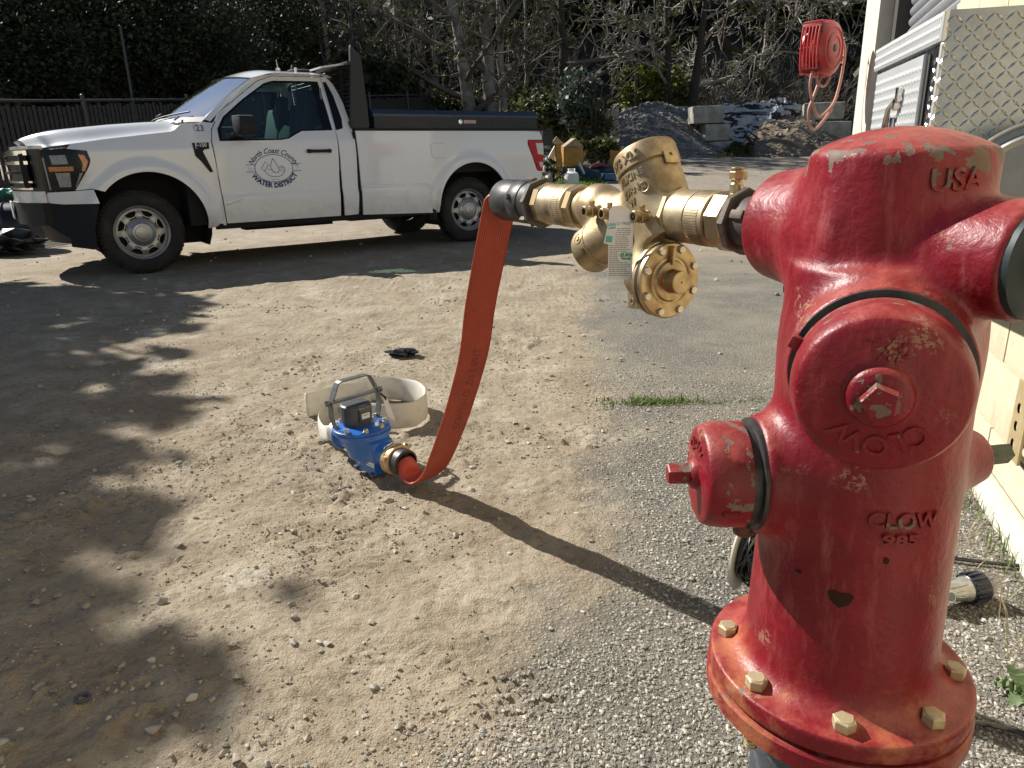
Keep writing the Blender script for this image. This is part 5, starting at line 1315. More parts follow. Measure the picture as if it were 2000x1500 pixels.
# roof fittings
def tb_at(x, y): return TO + Vector((math.cos(TY) * x - math.sin(TY) * y, math.sin(TY) * x + math.cos(TY) * y, 0))
g = G(); g.cyl((1.62, .45, 1.93), (1.62, .45, 1.955), .025); g.cyl((1.62, .45, 1.95), (1.612, .45, 2.04), .005, .003, n=6); g.build('antenna', chrome, truck)
g = G(); g.lathe([(.16, 0), (.16, .03), (.13, .045), (0, .05)], (1.93, .62, 1.92), (0, 0, 1), 24); g.build('roof_beacon', blackp, truck)
g = G(); g.cyl((1.83, .50, 1.92), (1.83, .50, 1.975), .015); g.build('antenna', mat('white antenna', (.7, .7, .7), .4), truck)
# boxes standing at the back of the bed
bx = G(); bx.box((4.80, 1.35, 1.34), (.22, .40, .30), bev=.01); bx.box((4.86, .95, 1.30), (.12, .2, .24), bev=.01); bx.build('bed_crate', blackp, truck)
# ================================================================== WATER METER, HOSES AND SMALL THINGS
blue = mat('bright blue epoxy', (0.015, 0.13, 0.50), .32, coat=.5, var=.25, vscale=30)
blued = mat('blue cast body', (0.015, 0.12, 0.42), .38, coat=.3, bump=.2, bscale=150, bdist=.001)
graym = mat('dark grey register', (.075, .08, .085), .45, var=.3, vscale=30); gline = mat('grey metal handle', (.17, .18, .18), .42, .6, var=.3, vscale=40)
MA = math.atan2(2.128 - 2.364, -.361 + .592)      # meter axis
mt_ = empty('water_meter', (-.497, 2.250, float(zsurf(-.497, 2.250)) + .006), MA, 'blue portable hydrant water meter with a grey carrying handle sitting on the dirt', 'water meter')
def msdf(X, Y, Z):
    D = s_cone(X, Y, Z, (-.150, 0, .075), (.150, 0, .070), .040, .037, .004)
    D = smin(D, s_cone(X, Y, Z, (0, 0, .035), (0, 0, .130), .058, .088, .006), .02)
    q = np.maximum(np.maximum(np.abs(X - .045) - .055, np.abs(Y) - .040), np.abs(Z - .055) - .055)
    D = smin(D, q, .02)
    D = smin(D, s_cone(X, Y, Z, (-.02, 0, .118), (-.02, 0, .128), .093, .096, .003), .008)
    D = smin(D, s_cone(X, Y, Z, (-.140, 0, .076), (-.125, 0, .076), .052, .052, .003), .006)
    return D
V, F = sdf_mesh(msdf, (-.17, -.11, -.012), (.17, .11, .145), .0032)
npmesh('body', V, F, blued, mt_, smooth=True)
g = G(); g.lathe([(.0, .128), (.090, .128), (.0955, .130), (.0955, .139), (.092, .141), (0, .141)], (-.02, 0, 0), (0, 0, 1), 40)
top = g.build('cover_plate', blue, mt_)
g = G(); g.lathe([(.0925, .1262), (.0945, .1262), (.0945, .1300), (.0925, .1300)], (-.02, 0, 0), (0, 0, 1), 40); g.build('gasket', dbrass, mt_)
for k in range(8):
    a = 2 * math.pi * (k + .5) / 8; P = Vector((-.02 + .081 * math.cos(a), .081 * math.sin(a), .141)); g = G(); g.lathe([(.0105, 0), (.0105, .0015)], P, (0, 0, 1), 14); g.hexa(P + Vector((0, 0, .0015)), P + Vector((0, 0, .011)), .0085, ch=.0008, tw=k); g.build('cover_bolt', steel, mt_)
g = G(); put_text(g, '3 IN', .020, lambda x, y, z: (-.02 + (.045 + y * .9) * 1.0, -x * -1.0, .1415 + z), extrude=.001) if 0 else put_text(g, 'INCH', .018, lambda x, y, z: (.040 - y * 1.0 - 0, x, .1405 + z), extrude=.0015); g.build('lettering', blue, top, smooth=False)
g = G(); g.lathe([(.046, .141), (.046, .149), (.053, .151), (.053, .202), (.051, .209), (.046, .213), (0, .214)], (-.045, 0, 0), (0, 0, 1), 32); g.box((.003, -.0, .182), (.02, .045, .05), bev=.006); g.box((-.09, -.022, .185), (.02, .03, .022), bev=.004)
rgs = g.build('register', graym, mt_)
g = G(); g.box((.0138, 0, .180), (.0012, .030, .018), bev=.0003); sk = g.build('label_plate', mat('white label', (.75, .76, .76), .4), rgs)
g = G(); put_text(g, 'ID 0042', .0065, lambda x, y, z: (.0118 + z, x, .182 + y)) if 0 else g.box((.0146, 0, .183), (.0004, .020, .003)); g.build('printed_lines', ink, sk, smooth=False)
# handle frame
hx_ = -.045
hp = [(hx_, -.084, .145), (hx_, -.094, .19), (hx_, -.092, .232), (hx_, -.070, .280), (hx_, -.062, .295), (hx_, -.050, .300), (hx_, .050, .300), (hx_, .062, .295), (hx_, .070, .280), (hx_, .092, .232), (hx_, .094, .19), (hx_, .084, .145)]
g = G()
for i in range(len(hp) - 1):
    a, b_ = Vector(hp[i]), Vector(hp[i + 1]); t = (b_ - a).normalized(); n_ = Vector((1, 0, 0)).cross(t)
    w = .013
    P = [p + Vector((sx * w, 0, 0)) + n_ * q for p in (a - t * .001, b_ + t * .001) for sx in (-1, 1) for q in (-.0022, .0022)]
    g.add(P, [(0, 1, 3, 2), (4, 6, 7, 5), (0, 4, 5, 1), (2, 3, 7, 6), (0, 2, 6, 4), (1, 5, 7, 3)])
g.build('handle', gline, mt_, smooth=False)
g = G(); g.cyl((hx_, -.104, .236), (hx_, .104, .236), .006, n=12); g.box((hx_, 0, .236), (.020, .170, .010), bev=.002); g.lathe([(.010, 0), (.010, .008)], (hx_, -.108, .236), (0, 1, 0), 14); g.lathe([(.010, 0), (.010, .008)], (hx_, .100, .236), (0, 1, 0), 14); g.build('cross_bar', gline, mt_)
g = G(); g.prism([(.055, .030), (.100, .030), (.100, .075), (.055, .075)], (0, -.0405 - 0, 0), (1, 0, 0), (0, 0, 1), .0008); l1 = g.build('label_plate', mat('white label', (.75, .76, .76), .4), mt_, smooth=False)
g = G()
for k in range(4): g.box((.0775, -.0416, .037 + k * .010), (.036, .0004, .0025))
g.build('printed_lines', ink, l1, smooth=False)
g = G()
for sx in (-.005, .09):
    for sy in (-.042, .042): g.box((sx, sy, .004), (.018, .014, .012), bev=.002)
g.build('foot', graym, mt_)
# outlet: bronze camlock ring, black coupling
g = G(); g.lathe([(.037, .148), (.050, .150), (.053, .153), (.053, .166), (.050, .169)], (0, 0, .070), (1, 0, 0), 12); g.lathe([(.046, .168), (.051, .170), (.051, .188), (.046, .190)], (0, 0, .070), (1, 0, 0), 32)
for k in range(3): a = R(40 + 120 * k); g.box((.176, .054 * math.cos(a), .07 + .054 * math.sin(a)), (.022, .012, .016), Matrix.Rotation(a, 3, 'X'), bev=.002)
g.build('bronze_ring', mat('pale bronze ring', (.55, .40, .22), .45, .6, var=.2, vscale=50), mt_)
g = G(); g.lathe([(.040, .188), (.044, .190), (.044, .222), (.041, .226), (.037, .226), (.035, .205), (0, .205)], (0, 0, .070), (1, 0, 0), 40)
g.build('black_coupling', black_iron, mt_)
g = G(); g.lathe([(.036, -.150), (.040, -.152), (.040, -.185), (.037, -.188), (0, -.188)][::-1], (0, 0, .075), (1, 0, 0), 32); g.build('inlet_coupling', mat('pale aluminium coupling', (.5, .5, .48), .4, .7), mt_)
# tag tied on the handle
c_, s_ = math.cos(MA), math.sin(MA)
def mw(p): return Vector((mt_.location.x + p[0] * c_ - p[1] * s_, mt_.location.y + p[0] * s_ + p[1] * c_, mt_.location.z + p[2]))
tp = mw((hx_ + .01, .108, .222))
wt = empty('hanging_tag', tp, R(25), 'blank white card tag on a black tie hanging from the handle of the blue meter', 'tag')
g = G(); g.prism([(-.004, -.015), (.012, -.020), (.034, -.10), (.030, -.108), (.008, -.085)], (0, 0, 0), (1, 0, 0), (0, 0, 1), .0006); g.build('card', paper, wt, smooth=False)
g = G(); g.tube([(-.02, 0, .012), (-.012, -.004, .0), (0, 0, -.012), (.008, -.002, -.026)], .0022, 6); g.tube([(-.012, -.004, .004), (.008, -.004, -.018)], .003, 6); g.build('cable_tie', darkin_b := mat('black cable tie', (.01, .01, .01), .5), wt)

# ------------------------------------------------------------------ red lay-flat hose
def hose_mat():
    m, nt, b = nmat('red ribbed rubber hose'); N = NT(nt)
    N.l(N.mix(N.ramp(N.noise(14, 5, 0.6), [(0.35, 0.0), (0.7, 1.0)]), (0.42, 0.066, 0.032), (0.33, 0.050, 0.026)), b.inputs['Base Color'])
    b.inputs['Roughness'].default_value = .5; 
    # thin rubber lets some sun through
    b.inputs['Transmission Weight'].default_value = 0.0
    N.l(N.bump(N.noise(160, 3), .15, .001), b.inputs['Normal']); return m
HM = hose_mat()
rh = empty('red_hose', (-.12, 1.9, 0), 0, 'red ribbed lay flat hose drooping from the valve coupling down to the blue meter', 'hose')
RO = rh.location
cpl = Vector((.310, .926, .905)) + Vector(uA) * .716
PX = [ (tuple(cpl), 'r'), ]
path = [cpl - Vector(uA) * .006, cpl + Vector(uA) * .012 + Vector((-.002, 0, .004))]
# drop (world points of the hose's centre line)
drop = [(-.004, 1.592, .909), (-.014, 1.600, .900), (-.020, 1.603, .880), (-.028, 1.61, .845), (-.043, 1.63, .780), (-.071, 1.68, .654), (-.095, 1.74, .519), (-.147, 1.84, .341), (-.181, 1.90, .243), (-.212, 1.955, .160), (-.243, 2.005, .088), (-.285, 2.045, .040)]
end_d = Vector((math.cos(MA), math.sin(MA), 0)); endp = mw((.214, 0, .066))
ctr = [cpl + Vector(uA) * .000, cpl + Vector(uA) * .010] + [Vector(p) for p in drop] + [endp + end_d * .040 + Vector((0, 0, -.030)), endp + end_d * .016 + Vector((0, 0, -.008)), endp]
# smooth resample (Catmull-Rom)
cl = catmull(ctr, 7); NC = len(cl)
S = [0]
for i in range(1, NC): S.append(S[-1] + (cl[i] - cl[i - 1]).length)
TOT = S[-1]
def hose_frame(i):
    t = (cl[min(i + 1, NC - 1)] - cl[max(i - 1, 0)]).normalized(); s = S[i]
    w0 = Vector((.895, .446, 0)); w1 = Vector((end_d.y * -1, end_d.x, 0)); w1 = w1 if w1.dot(w0) > 0 else -w1
    k = float(sstep(TOT - .30, TOT - .05, s)); w = w0.lerp(w1, k); w = (w - t * w.dot(t)).normalized(); n_ = t.cross(w)
    a = float(sstep(0.045, 0, s)); b_ = float(sstep(TOT - .055, TOT, s)); r = max(a, b_)
    hw = .0405 * (1 - r) + .034 * r; th = .0030 * (1 - r) + .030 * r
    return cl[i], t, w, n_, hw, th
def hose_pt(i, a, rib=True):
    c, t, w, n_, hw, th = hose_frame(i)
    ca_, sa2 = math.cos(a), math.sin(a)
    x = hw * ca_ if th > .012 else hw * (math.copysign(abs(ca_) ** .9, ca_)); y = th * (math.copysign(abs(sa2) ** .6, sa2))
    return c + w * x + n_ * y
NA = 132; P = []; F = []
for i in range(NC):
    c, t, w, n_, hw, th = hose_frame(i)
    for k in range(NA):
        a = 2 * math.pi * k / NA; ca_, sa2 = math.cos(a), math.sin(a)
        # ribs: spacing even across the flat width
        flat = 1 - min(1, max(0, (th - .003) / .02)); q = k if k < NA // 2 else NA - k
        xe = (1 - 4 * min(k, NA - k) / NA / 1.0) * .5 * 2 if flat > .0 else ca_
        xe = 1 - 2 * q / (NA / 2)
        x = hw * (xe * flat + ca_ * (1 - flat)); pro = math.copysign(max(0.0, 1 - abs(xe) ** 6) ** .5, 1 if k < NA / 2 else -1)
        y = th * (pro * flat + sa2 * (1 - flat)); rib = .0013 * (1 if (q // 2) % 2 == 0 else -1) * (1 if k < NA / 2 else -1)
        if abs(xe) > .97: rib = 0
        P.append(c + w * x + n_ * (y + rib * flat) + (t.cross(w) * 0))
for i in range(NC - 1):
    for k in range(NA): F.append((i * NA + k, i * NA + (k + 1) % NA, (i + 1) * NA + (k + 1) % NA, (i + 1) * NA + k))
g = G(); g.add([p - RO for p in P], F); g.build('hose_jacket', HM, rh, ang=70)
# printing along the hose
def on_hose(sv, xw, lift):
    i = int(np.searchsorted(S, sv)) - 1; i = max(0, min(NC - 2, i)); f = (sv - S[i]) / max(1e-6, S[i + 1] - S[i])
    c0, t0, w0, n0, h0, th0 = hose_frame(i); c1, t1, w1, n1, h1, th1 = hose_frame(i + 1)
    c = c0.lerp(c1, f); w = w0.lerp(w1, f); n_ = n0.lerp(n1, f); sg = 1 if n_.y < 0 else -1
    return c + w * xw + n_ * sg * (.0030 + .0010 + lift) - RO
g = G(); inkd = mat('dark hose print', (.10, .022, .017), .6)
put_text(g, '2160 2 1/2" ID FIRE HOSE', .030, lambda x, y, z: on_hose(.43 + x, .006 + y, z), align='LEFT', bold=.0, res=3)
g.build('lettering', inkd, rh, smooth=False)

# ------------------------------------------------------------------ white canvas hose coiled on edge behind the meter
canvas = mat('off white canvas hose', (.64, .61, .54), .85, col2=(.47, .43, .36), vscale=16, v2=.60, bump=.35, bscale=350, bdist=.001)
wh = empty('canvas_hose', (-.6, 2.75, 0), 0, 'off white canvas hose standing on edge in a loop behind the blue meter', 'hose')
cp = [mw((-.165, 0, .075)), mw((-.215, -.005, .062)), Vector((-.705, 2.49, .035)), Vector((-.735, 2.57, .040)), Vector((-.70, 2.66, .052)), Vector((-.60, 2.64, .054)), Vector((-.48, 2.585, .056)), Vector((-.385, 2.60, .058)), Vector((-.345, 2.70, .060)), Vector((-.385, 2.84, .060)), Vector((-.50, 2.93, .060)), Vector((-.66, 2.92, .058)), Vector((-.79, 2.84, .056)), Vector((-.835, 2.775, .055)), Vector((-.825, 2.75, .054)), Vector((-.785, 2.79, .054)), Vector((-.70, 2.86, .056)), Vector((-.60, 2.875, .056))]
cc = catmull(cp, 8); nC = len(cc); NK = 20; P = []; F = []
for i, c in enumerate(cc):
    t = (cc[min(i + 1, nC - 1)] - cc[max(i - 1, 0)]).normalized(); up = Vector((0, 0, 1)); up = (up - t * up.dot(t)).normalized(); sd = t.cross(up)
    r = float(sstep(9, 0, i)); hw = (.051 * float(sstep(8, 34, i)) + .026 * (1 - float(sstep(8, 34, i)))) * (1 - r) + .036 * r; th = .0060 * (1 - r) + .033 * r
    wob = .004 * vnoise(i * .3, 0, 1.0, 5)
    for k in range(NK):
        a = 2 * math.pi * k / NK; th2 = th * (1 + .3 * float(vnoise(i * .5, k, 2.5, 8)) * (1 - r))
        P.append(c + up * (hw * math.sin(a) + float(wob)) + sd * (th2 * math.cos(a)) - wh.location)
for i in range(nC - 1):
    for k in range(NK): F.append((i * NK + k, i * NK + (k + 1) % NK, (i + 1) * NK + (k + 1) % NK, (i + 1) * NK + k))
F.append(tuple((nC - 1) * NK + k for k in range(NK)))
g = G(); g.add(P, F); g.build('hose_jacket', canvas, wh, ang=60)

# ------------------------------------------------------------------ small things on the ground
def crumple(nm, loc, r, flat, mt, label, cat, seed=0, sub=3, sx=1.6):
    bm = bmesh.new(); bmesh.ops.create_icosphere(bm, subdivisions=sub, radius=1.0)
    V = np.array([v.co[:] for v in bm.verts]); F = np.array([[v.index for v in f.verts] for f in bm.faces]); bm.free()
    rs = np.random.default_rng(seed); V = V * (1 + .55 * (fbm(V[:, 0] * 2 + V[:, 2] * 3, V[:, 1] * 2, .7, seed, 3))[:, None] * 1.2 + .10 * rs.standard_normal((len(V), 1)))
    V = V * np.array([r * sx, r, r * flat]); V[:, 2] = np.maximum(V[:, 2], -r * flat * .45)
    o = npmesh(nm, V, F, mt, smooth=False); o.location = loc; tag(o, label, cat); return o
shiny_black = mat('shiny black plastic film', (.012, .012, .013), .22, coat=.6)
crumple('glove', (-.575, 3.69, .02 + float(zsurf(-.575, 3.69))), .045, .45, shiny_black, 'crumpled shiny black glove lying on the dirt beyond the blue meter', 'glove', 4, sx=1.7)
g = G(); g.lathe([(.009, 0), (.0145, .001), (.0155, .004), (.014, .006), (.0095, .006), (.0085, .004), (.009, 0)], (0, 0, 0), (.05, .1, 1), 28, caps=False)
o = g.build('rubber_washer', mat('grey rubber washer', (.07, .07, .08), .6)); o.location = (-.845, 1.145, float(zsurf(-.845, 1.145)) + .001); tag(o, 'small dark rubber ring lying in the shade at the lower left', 'washer')
# bent twig
g = G(); g.tube([(0, 0, .004), (.02, -.03, .007), (.025, -.07, .004)], .0016, 5); o = g.build('twig', mat('dry twig', (.35, .25, .15), .8)); o.location = (-.73, 1.86, float(zsurf(-.73, 1.86)) + .002); tag(o, 'short dry twig lying on the dirt left of the hose shadow', 'twig')
# hose nozzle lying right of the hydrant
nz = empty('spray_nozzle', (1.005, 1.405, .030), R(14), 'silver spray nozzle with a ribbed black bezel lying on the gravel right of the hydrant', 'nozzle')
g = G(); g.lathe([(.0, -.085), (.020, -.083), (.022, -.05), (.0215, -.03), (.024, .0), (.0285, .014), (.0285, .018)], (0, 0, 0), (1, 0, 0), 32, caps=False); g.cyl((-.055, -.018, .006), (-.055, -.030, .012), .013, n=20); g.box((-.015, -.006, .020), (.05, .016, .008), bev=.003)
nb_ = g.build('barrel', mat('satin silver', (.56, .55, .50), .35, .7, var=.15, vscale=50), nz)
g = G(); g.lathe([(.0, 0), (.0098, 0), (.0098, .002), (.0, .002)], (-.055, -.030, .012), (0, -.9, .45), 20); g.build('lens_plug', mat('blue-grey plug', (.12, .16, .19), .3), nz)
g = G(); pr = [(.029, .016), (.031, .018), (.034, .040), (.036, .055), (.034, .058), (.026, .058), (.022, .045), (0, .045)]; g.lathe(pr, (0, 0, 0), (1, 0, 0), 32, caps=False)
for k in range(16): a = 2 * math.pi * k / 16; g.box((.038, .0345 * math.cos(a), .0345 * math.sin(a)), (.036, .006, .004), Matrix.Rotation(a - math.pi / 2, 3, 'X'), bev=.001)
g.build('bezel', mat('blue-black bezel', (.02, .025, .04), .35), nz)
g = G(); put_text(g, 'ELKHART', .010, lambda x, y, z: (-.012 + x, -.0235 - z, .010 + y), extrude=.0004) if 0 else g.tube([(-.012 + .020 * math.cos(t), -.0245 + .002 * abs(math.cos(t)), .006 + .007 * math.sin(t)) for t in np.linspace(0, 6.28, 21)[:-1]], .0009, 5, closed=True); g.build('oval_mark', steel, nz)
# spool with black line, leaning behind the hydrant
spx = empty('cable_spool', (.568, 1.445, .100), R(-38), 'pale rimmed spool wound with shiny black line standing behind the hydrant base', 'spool')
g = G(); rim = mat('pale plastic rim', (.62, .60, .52), .6)
for x, r_ in ((-.050, .088), (.050, .096)): g.lathe([(r_ - .006, 0), (r_, .001), (r_, .005), (r_ - .006, .006), (.02, .006), (.02, 0)], (x, 0, 0), (1, 0, 0), 48, mi=0, caps=False)
g.build('rim', rim, spx)
g = G()
for x, r_ in ((-.046, .082), (.046, .090)): g.lathe([(.0, 0), (r_, 0), (r_, .0015), (0, .0015)], (x, 0, 0), (1, 0, 0), 40)
g.build('flange', mat('black spool cheek', (.012, .012, .013), .5), spx)
g = G(); g.cyl((-.048, 0, 0), (.048, 0, 0), .060, n=24)
for k in range(90):
    a = random.uniform(0, 6.28); b2 = a + random.uniform(.8, 2.2); r_ = random.uniform(.062, .074); x0 = random.uniform(-.038, .038); x1 = random.uniform(-.038, .038)
    g.tube([(x0 + (x1 - x0) * t, r_ * math.cos(a + (b2 - a) * t), r_ * math.sin(a + (b2 - a) * t)) for t in np.linspace(0, 1, 7)], .0022, 5)
g.build('wound_line', shiny_black, spx)
# half ring and cable at the lower right
g = G(); g.tube([(.014 * math.cos(t), .014 * math.sin(t), .003) for t in np.linspace(.2, 5.0, 20)], [.0014 + .0010 * math.sin(i / 19 * 3.14) for i in range(20)], 6); o = g.build('metal_clip', steel); o.location = (.865, 1.135, .004); o.location = (.775, 1.085, float(zsurf(.775, 1.085)) + .002); tag(o, 'small shiny open ring clip lying on the gravel right of the hydrant flange', 'clip')
g = G(); pts_ = [Vector((.72, 1.02, .006)), Vector((.80, 1.035, .008)), Vector((.86, 1.02, .007)), Vector((.90, .99, .010)), Vector((.97, .96, .012)), Vector((1.10, .97, .01))]; g.tube(catmull(pts_, 5), .0045, 8)
o = g.build('black_cable', shiny_black); tag(o, 'thin black cable crossing the gravel at the lower right corner', 'cable')
g = G(); g.tube(catmull([Vector((1.02, 1.60, .006)), Vector((1.12, 1.565, .008)), Vector((1.22, 1.54, .006)), Vector((1.4, 1.50, .006))], 5), .005, 8); o = g.build('black_cable', shiny_black); tag(o, 'black cable lying behind the silver spray nozzle toward the block wall', 'cable')

# ------------------------------------------------------------------ weeds and grass
def leaf_mat(name, c, c2, tr=.25, sc=3.0):
    m, nt, b = nmat(name); N = NT(nt); nd = N.n('ShaderNodeTexNoise'); nd.inputs['Scale'].default_value = sc; nd.inputs['Detail'].default_value = 4
    N.l(N.coord(), nd.inputs[0]); col = N.mix(N.ramp(nd.outputs[0], [(.35, 0.0), (.65, 1.0)]), c, c2); N.l(col, b.inputs['Base Color']); b.inputs['Roughness'].default_value = .6
    if tr:
        t = N.n('ShaderNodeBsdfTranslucent'); N.l(col, t.inputs[0]); mx = N.n('ShaderNodeMixShader'); mx.inputs[0].default_value = tr; N.l(b.outputs[0], mx.inputs[1]); N.l(t.outputs[0], mx.inputs[2]); N.l(mx.outputs[0], nt.nodes['Material Output'].inputs[0])
    return m
grassm = leaf_mat('fresh green grass', (.10, .17, .025), (.16, .20, .05), .35, 40); drym = leaf_mat('dry straw grass', (.42, .35, .20), (.30, .25, .14), .2, 40)
def blades(name, xs, ys, hmin, hmax, mt, w=.0022, lean=.6, zf=zsurf, kind='stuff', label=None, cat=None):
    P = []; F = []; z0 = zf(xs, ys)
    for i in range(len(xs)):
        h = RNG.uniform(hmin, hmax); a = RNG.uniform(0, 6.28); d = Vector((math.cos(a), math.sin(a), 0)) * h * RNG.uniform(.1, lean); s = Vector((-math.sin(a), math.cos(a), 0)) * w * RNG.uniform(.6, 1.4)
        b_ = Vector((xs[i], ys[i], z0[i])); n = len(P)
        P += [b_ - s, b_ + s, b_ + d * .35 + Vector((0, 0, h * .6)) - s * .8, b_ + d * .35 + Vector((0, 0, h * .6)) + s * .8, b_ + d + Vector((0, 0, h * .92))]
        F += [(n, n + 1, n + 3, n + 2), (n + 2, n + 3, n + 4)]
    g = G(); g.add(P, F); o = g.build(name, mt, smooth=False); tag(o, label, cat, kind=kind); return o
# grass in the asphalt crack
n = 150; t = RNG.random(n); cx = .27 + .80 * t ** 1.0; keep = (vnoise(cx * 3, 0 * cx, .25, 12) > -.12) | (RNG.random(n) < .12); cx = cx[keep]; cy = 2.83 + .012 * np.sin(cx * 20) + RNG.normal(0, .012, len(cx))
blades('grass_in_crack', cx, cy, .006, .022, grassm, .0022, 1.4)
n = 400; cx = RNG.normal(.60, .10, n) + RNG.normal(0, .02, n); cy = RNG.normal(2.84, .028, n); blades('grass_in_crack', cx, cy, .008, .030, grassm, .0026, 1.3)
# weeds along the foot of the wall
n = 300; t = RNG.uniform(-.9, .5, n); q = np.array([(BW + bd * a + bn * RNG.uniform(.0, .10)).to_tuple() for a in t]); blades('wall_grass', q[:, 0], q[:, 1], .02, .075, grassm, .0016, .9)
n = 190; t = RNG.uniform(-.9, .4, n); q = np.array([(BW + bd * a + bn * RNG.uniform(.0, .18)).to_tuple() for a in t]); blades('dry_grass', q[:, 0], q[:, 1], .03, .15, drym, .0009, 1.5)
# broad leaved weed
def rosette(name, loc, n, L, w, mt, label, lobes=5, tilt=.25):
    e = empty(name, loc, 0, label, 'weed')
    for k in range(n):
        a = 2 * math.pi * k / n + random.uniform(-.25, .25); LL = L * random.uniform(.7, 1.1); P = []; F = []; m_ = 14
        for i in range(m_ + 1):
            t_ = i / m_; ww = w * (math.sin(math.pi * min(1, t_ * 1.02)) ** .7) * (.62 + .38 * abs(math.sin(t_ * math.pi * lobes))) + .001; x = LL * t_; z = .006 + LL * tilt * math.sin(t_ * 2.2) + .004 * math.sin(i * 2)
            for s in (-1, 0, 1): P.append((x * math.cos(a) - s * ww * math.sin(a), x * math.sin(a) + s * ww * math.cos(a), z + abs(s) * ww * .3))
        for i in range(m_):
            for s in (0, 1): F.append((3 * i + s, 3 * i + s + 1, 3 * i + s + 4, 3 * i + s + 3))
        G().add(P, F).build('leaf', mt, e, ang=60)
    return e
wl_ = leaf_mat('grey green weed leaf', (.10, .16, .06), (.16, .21, .10), .25, 60)
rosette('thistle_weed', (.945, 1.095, float(zsurf(.945, 1.095))), 9, .075, .016, wl_, 'green lobed weed growing flat in the gravel at the lower right edge')
rosette('thistle_weed', (1.40, 1.72, .0), 7, .05, .010, wl_, 'small weed at the foot of the cream block wall')
lf = G(); lf.grid(lambda u, v: (.055 * u, (v - .5) * .03 * math.sin(math.pi * (u * .9 + .05)), .008 + .012 * (v - .5) ** 2 * 4 + .006 * math.sin(u * 4)), 10, 6)
o = lf.build('dry_leaf', mat('dry brown leaf', (.42, .27, .14), .7)); o.location = (1.255, 1.93, .004); o.rotation_euler = (.2, -.3, 1.2); tag(o, 'curled tan dry leaf on the gravel by the block wall', 'leaf')
# ================================================================== BACKGROUND
def at(px, py, Y):
    """world point on the ray of a photo pixel at distance Y in front of the camera (used once, to lay things out)"""
    u = (px - 1000) / FPX; v = (py - 750) / FPX
    a = u * math.cos(ROLL) + v * math.sin(ROLL); b_ = -u * math.sin(ROLL) + v * math.cos(ROLL)
    d = Vector((a, math.cos(PITCH) - b_ * math.sin(PITCH), -math.sin(PITCH) - b_ * math.cos(PITCH)))
    return Vector((0, 0, CAM_H)) + d * (Y / d.y)
def X_at(px, Y): return at(px, 300, Y).x
ZB = lambda x, y: float(zg(x, y))
# ---- fence on the left: dark slats behind rails and posts
FD = Vector((math.sin(R(19.5)), math.cos(R(19.5)), 0)); F0 = Vector((-8.9, 8.6, 0))
fm = mat('dark brown-black fence slat', (.030, .028, .026), .8, col2=(.05, .045, .04), vscale=3); fpost = mat('dark grey fence pipe', (.07, .072, .075), .5, .4)
fence = empty('slat_fence', F0, 0, 'tall dark slatted fence with pipe posts and top rail behind the front of the pickup', 'fence')
FL = 27.0; FH = 1.92
def fz(s): p = F0 + FD * s; return ZB(p.x, p.y)
MF = Matrix((FD, Vector((-FD.y, FD.x, 0)), Vector((0, 0, 1)))).transposed()
g = G(); g.box((0, 0, FH / 2), (.062, .008, FH - .12), MF); s0 = g.build('slat', fm, fence, smooth=False); s0.location = FD * .1 + Vector((0, 0, fz(.1)))
k = 1; s = .1
while s < FL - .2 and k < 295:
    s += .0905 + random.uniform(-.003, .003); c = s0.copy(); COL.objects.link(c); c.parent = fence
    c.location = FD * s + Vector((0, 0, fz(s) + random.uniform(-.04, .02))); c.rotation_euler = (0, 0, 0); k += 1
s = 0
while s <= FL:
    g = G(); g.cyl((0, 0, -.2), (0, 0, FH + .06), .032, n=12); g.sphere((0, 0, FH + .07), .036, 10, 6); p = g.build('post', fpost, fence); p.location = FD * s + MF @ Vector((0, -.05, 0)) + Vector((0, 0, fz(s))); s += 2.45
for zz in (FH, .15):
    g = G(); g.tube([FD * q + MF @ Vector((0, -.035, 0)) + Vector((0, 0, fz(q) + zz)) for q in np.linspace(0, FL, 14)], .022, 8); g.build('rail', fpost, fence)
# dark drums / bags at the left edge
bagm = mat('black polythene', (.012, .013, .014), .35)
for i, (px, py, Y, r, lab) in enumerate((( -8, 432, 9.3, .34, 'black plastic barrel lying behind the bumper of the pickup at the left edge'), (10, 468, 8.9, .22, 'black bag lying on the ground in front of the left edge barrel'))):
    p = at(px, py, Y); g = G()
    if i == 0: g.lathe([(0, -.45), (.27, -.45), (.30, -.42), (.30, -.15), (.315, -.13), (.30, -.11), (.30, .11), (.315, .13), (.30, .15), (.30, .42), (.27, .45), (0, .45)], (0, 0, 0), (.9, .3, 0), 28, caps=False); o = g.build('barrel', bagm); o.location = (p.x, p.y, ZB(p.x, p.y) + .30); tag(o, lab, 'barrel')
    else: crumple('rubbish_bag', (p.x, p.y, .12), .26, .6, bagm, lab, 'bag', 9)
o = crumple('green_bag', (at(2, 385, 9.6).x, 9.6, .70), .12, .5, mat('teal bag', (.02, .20, .14), .5), 'small green bag on top of the black barrel at the left edge', 'bag', 3)
# thin pole rising behind the fence
p = at(256, 178, 16.5); g = G(); g.cyl((0, 0, 0), (0, 0, 3.35), .035, .028, n=10); g.sphere((0, 0, 3.36), .032, 8, 6); o = g.build('pole', fpost); o.location = (p.x, p.y, ZB(p.x, p.y)); tag(o, 'thin grey metal pole rising behind the slat fence', 'pole')

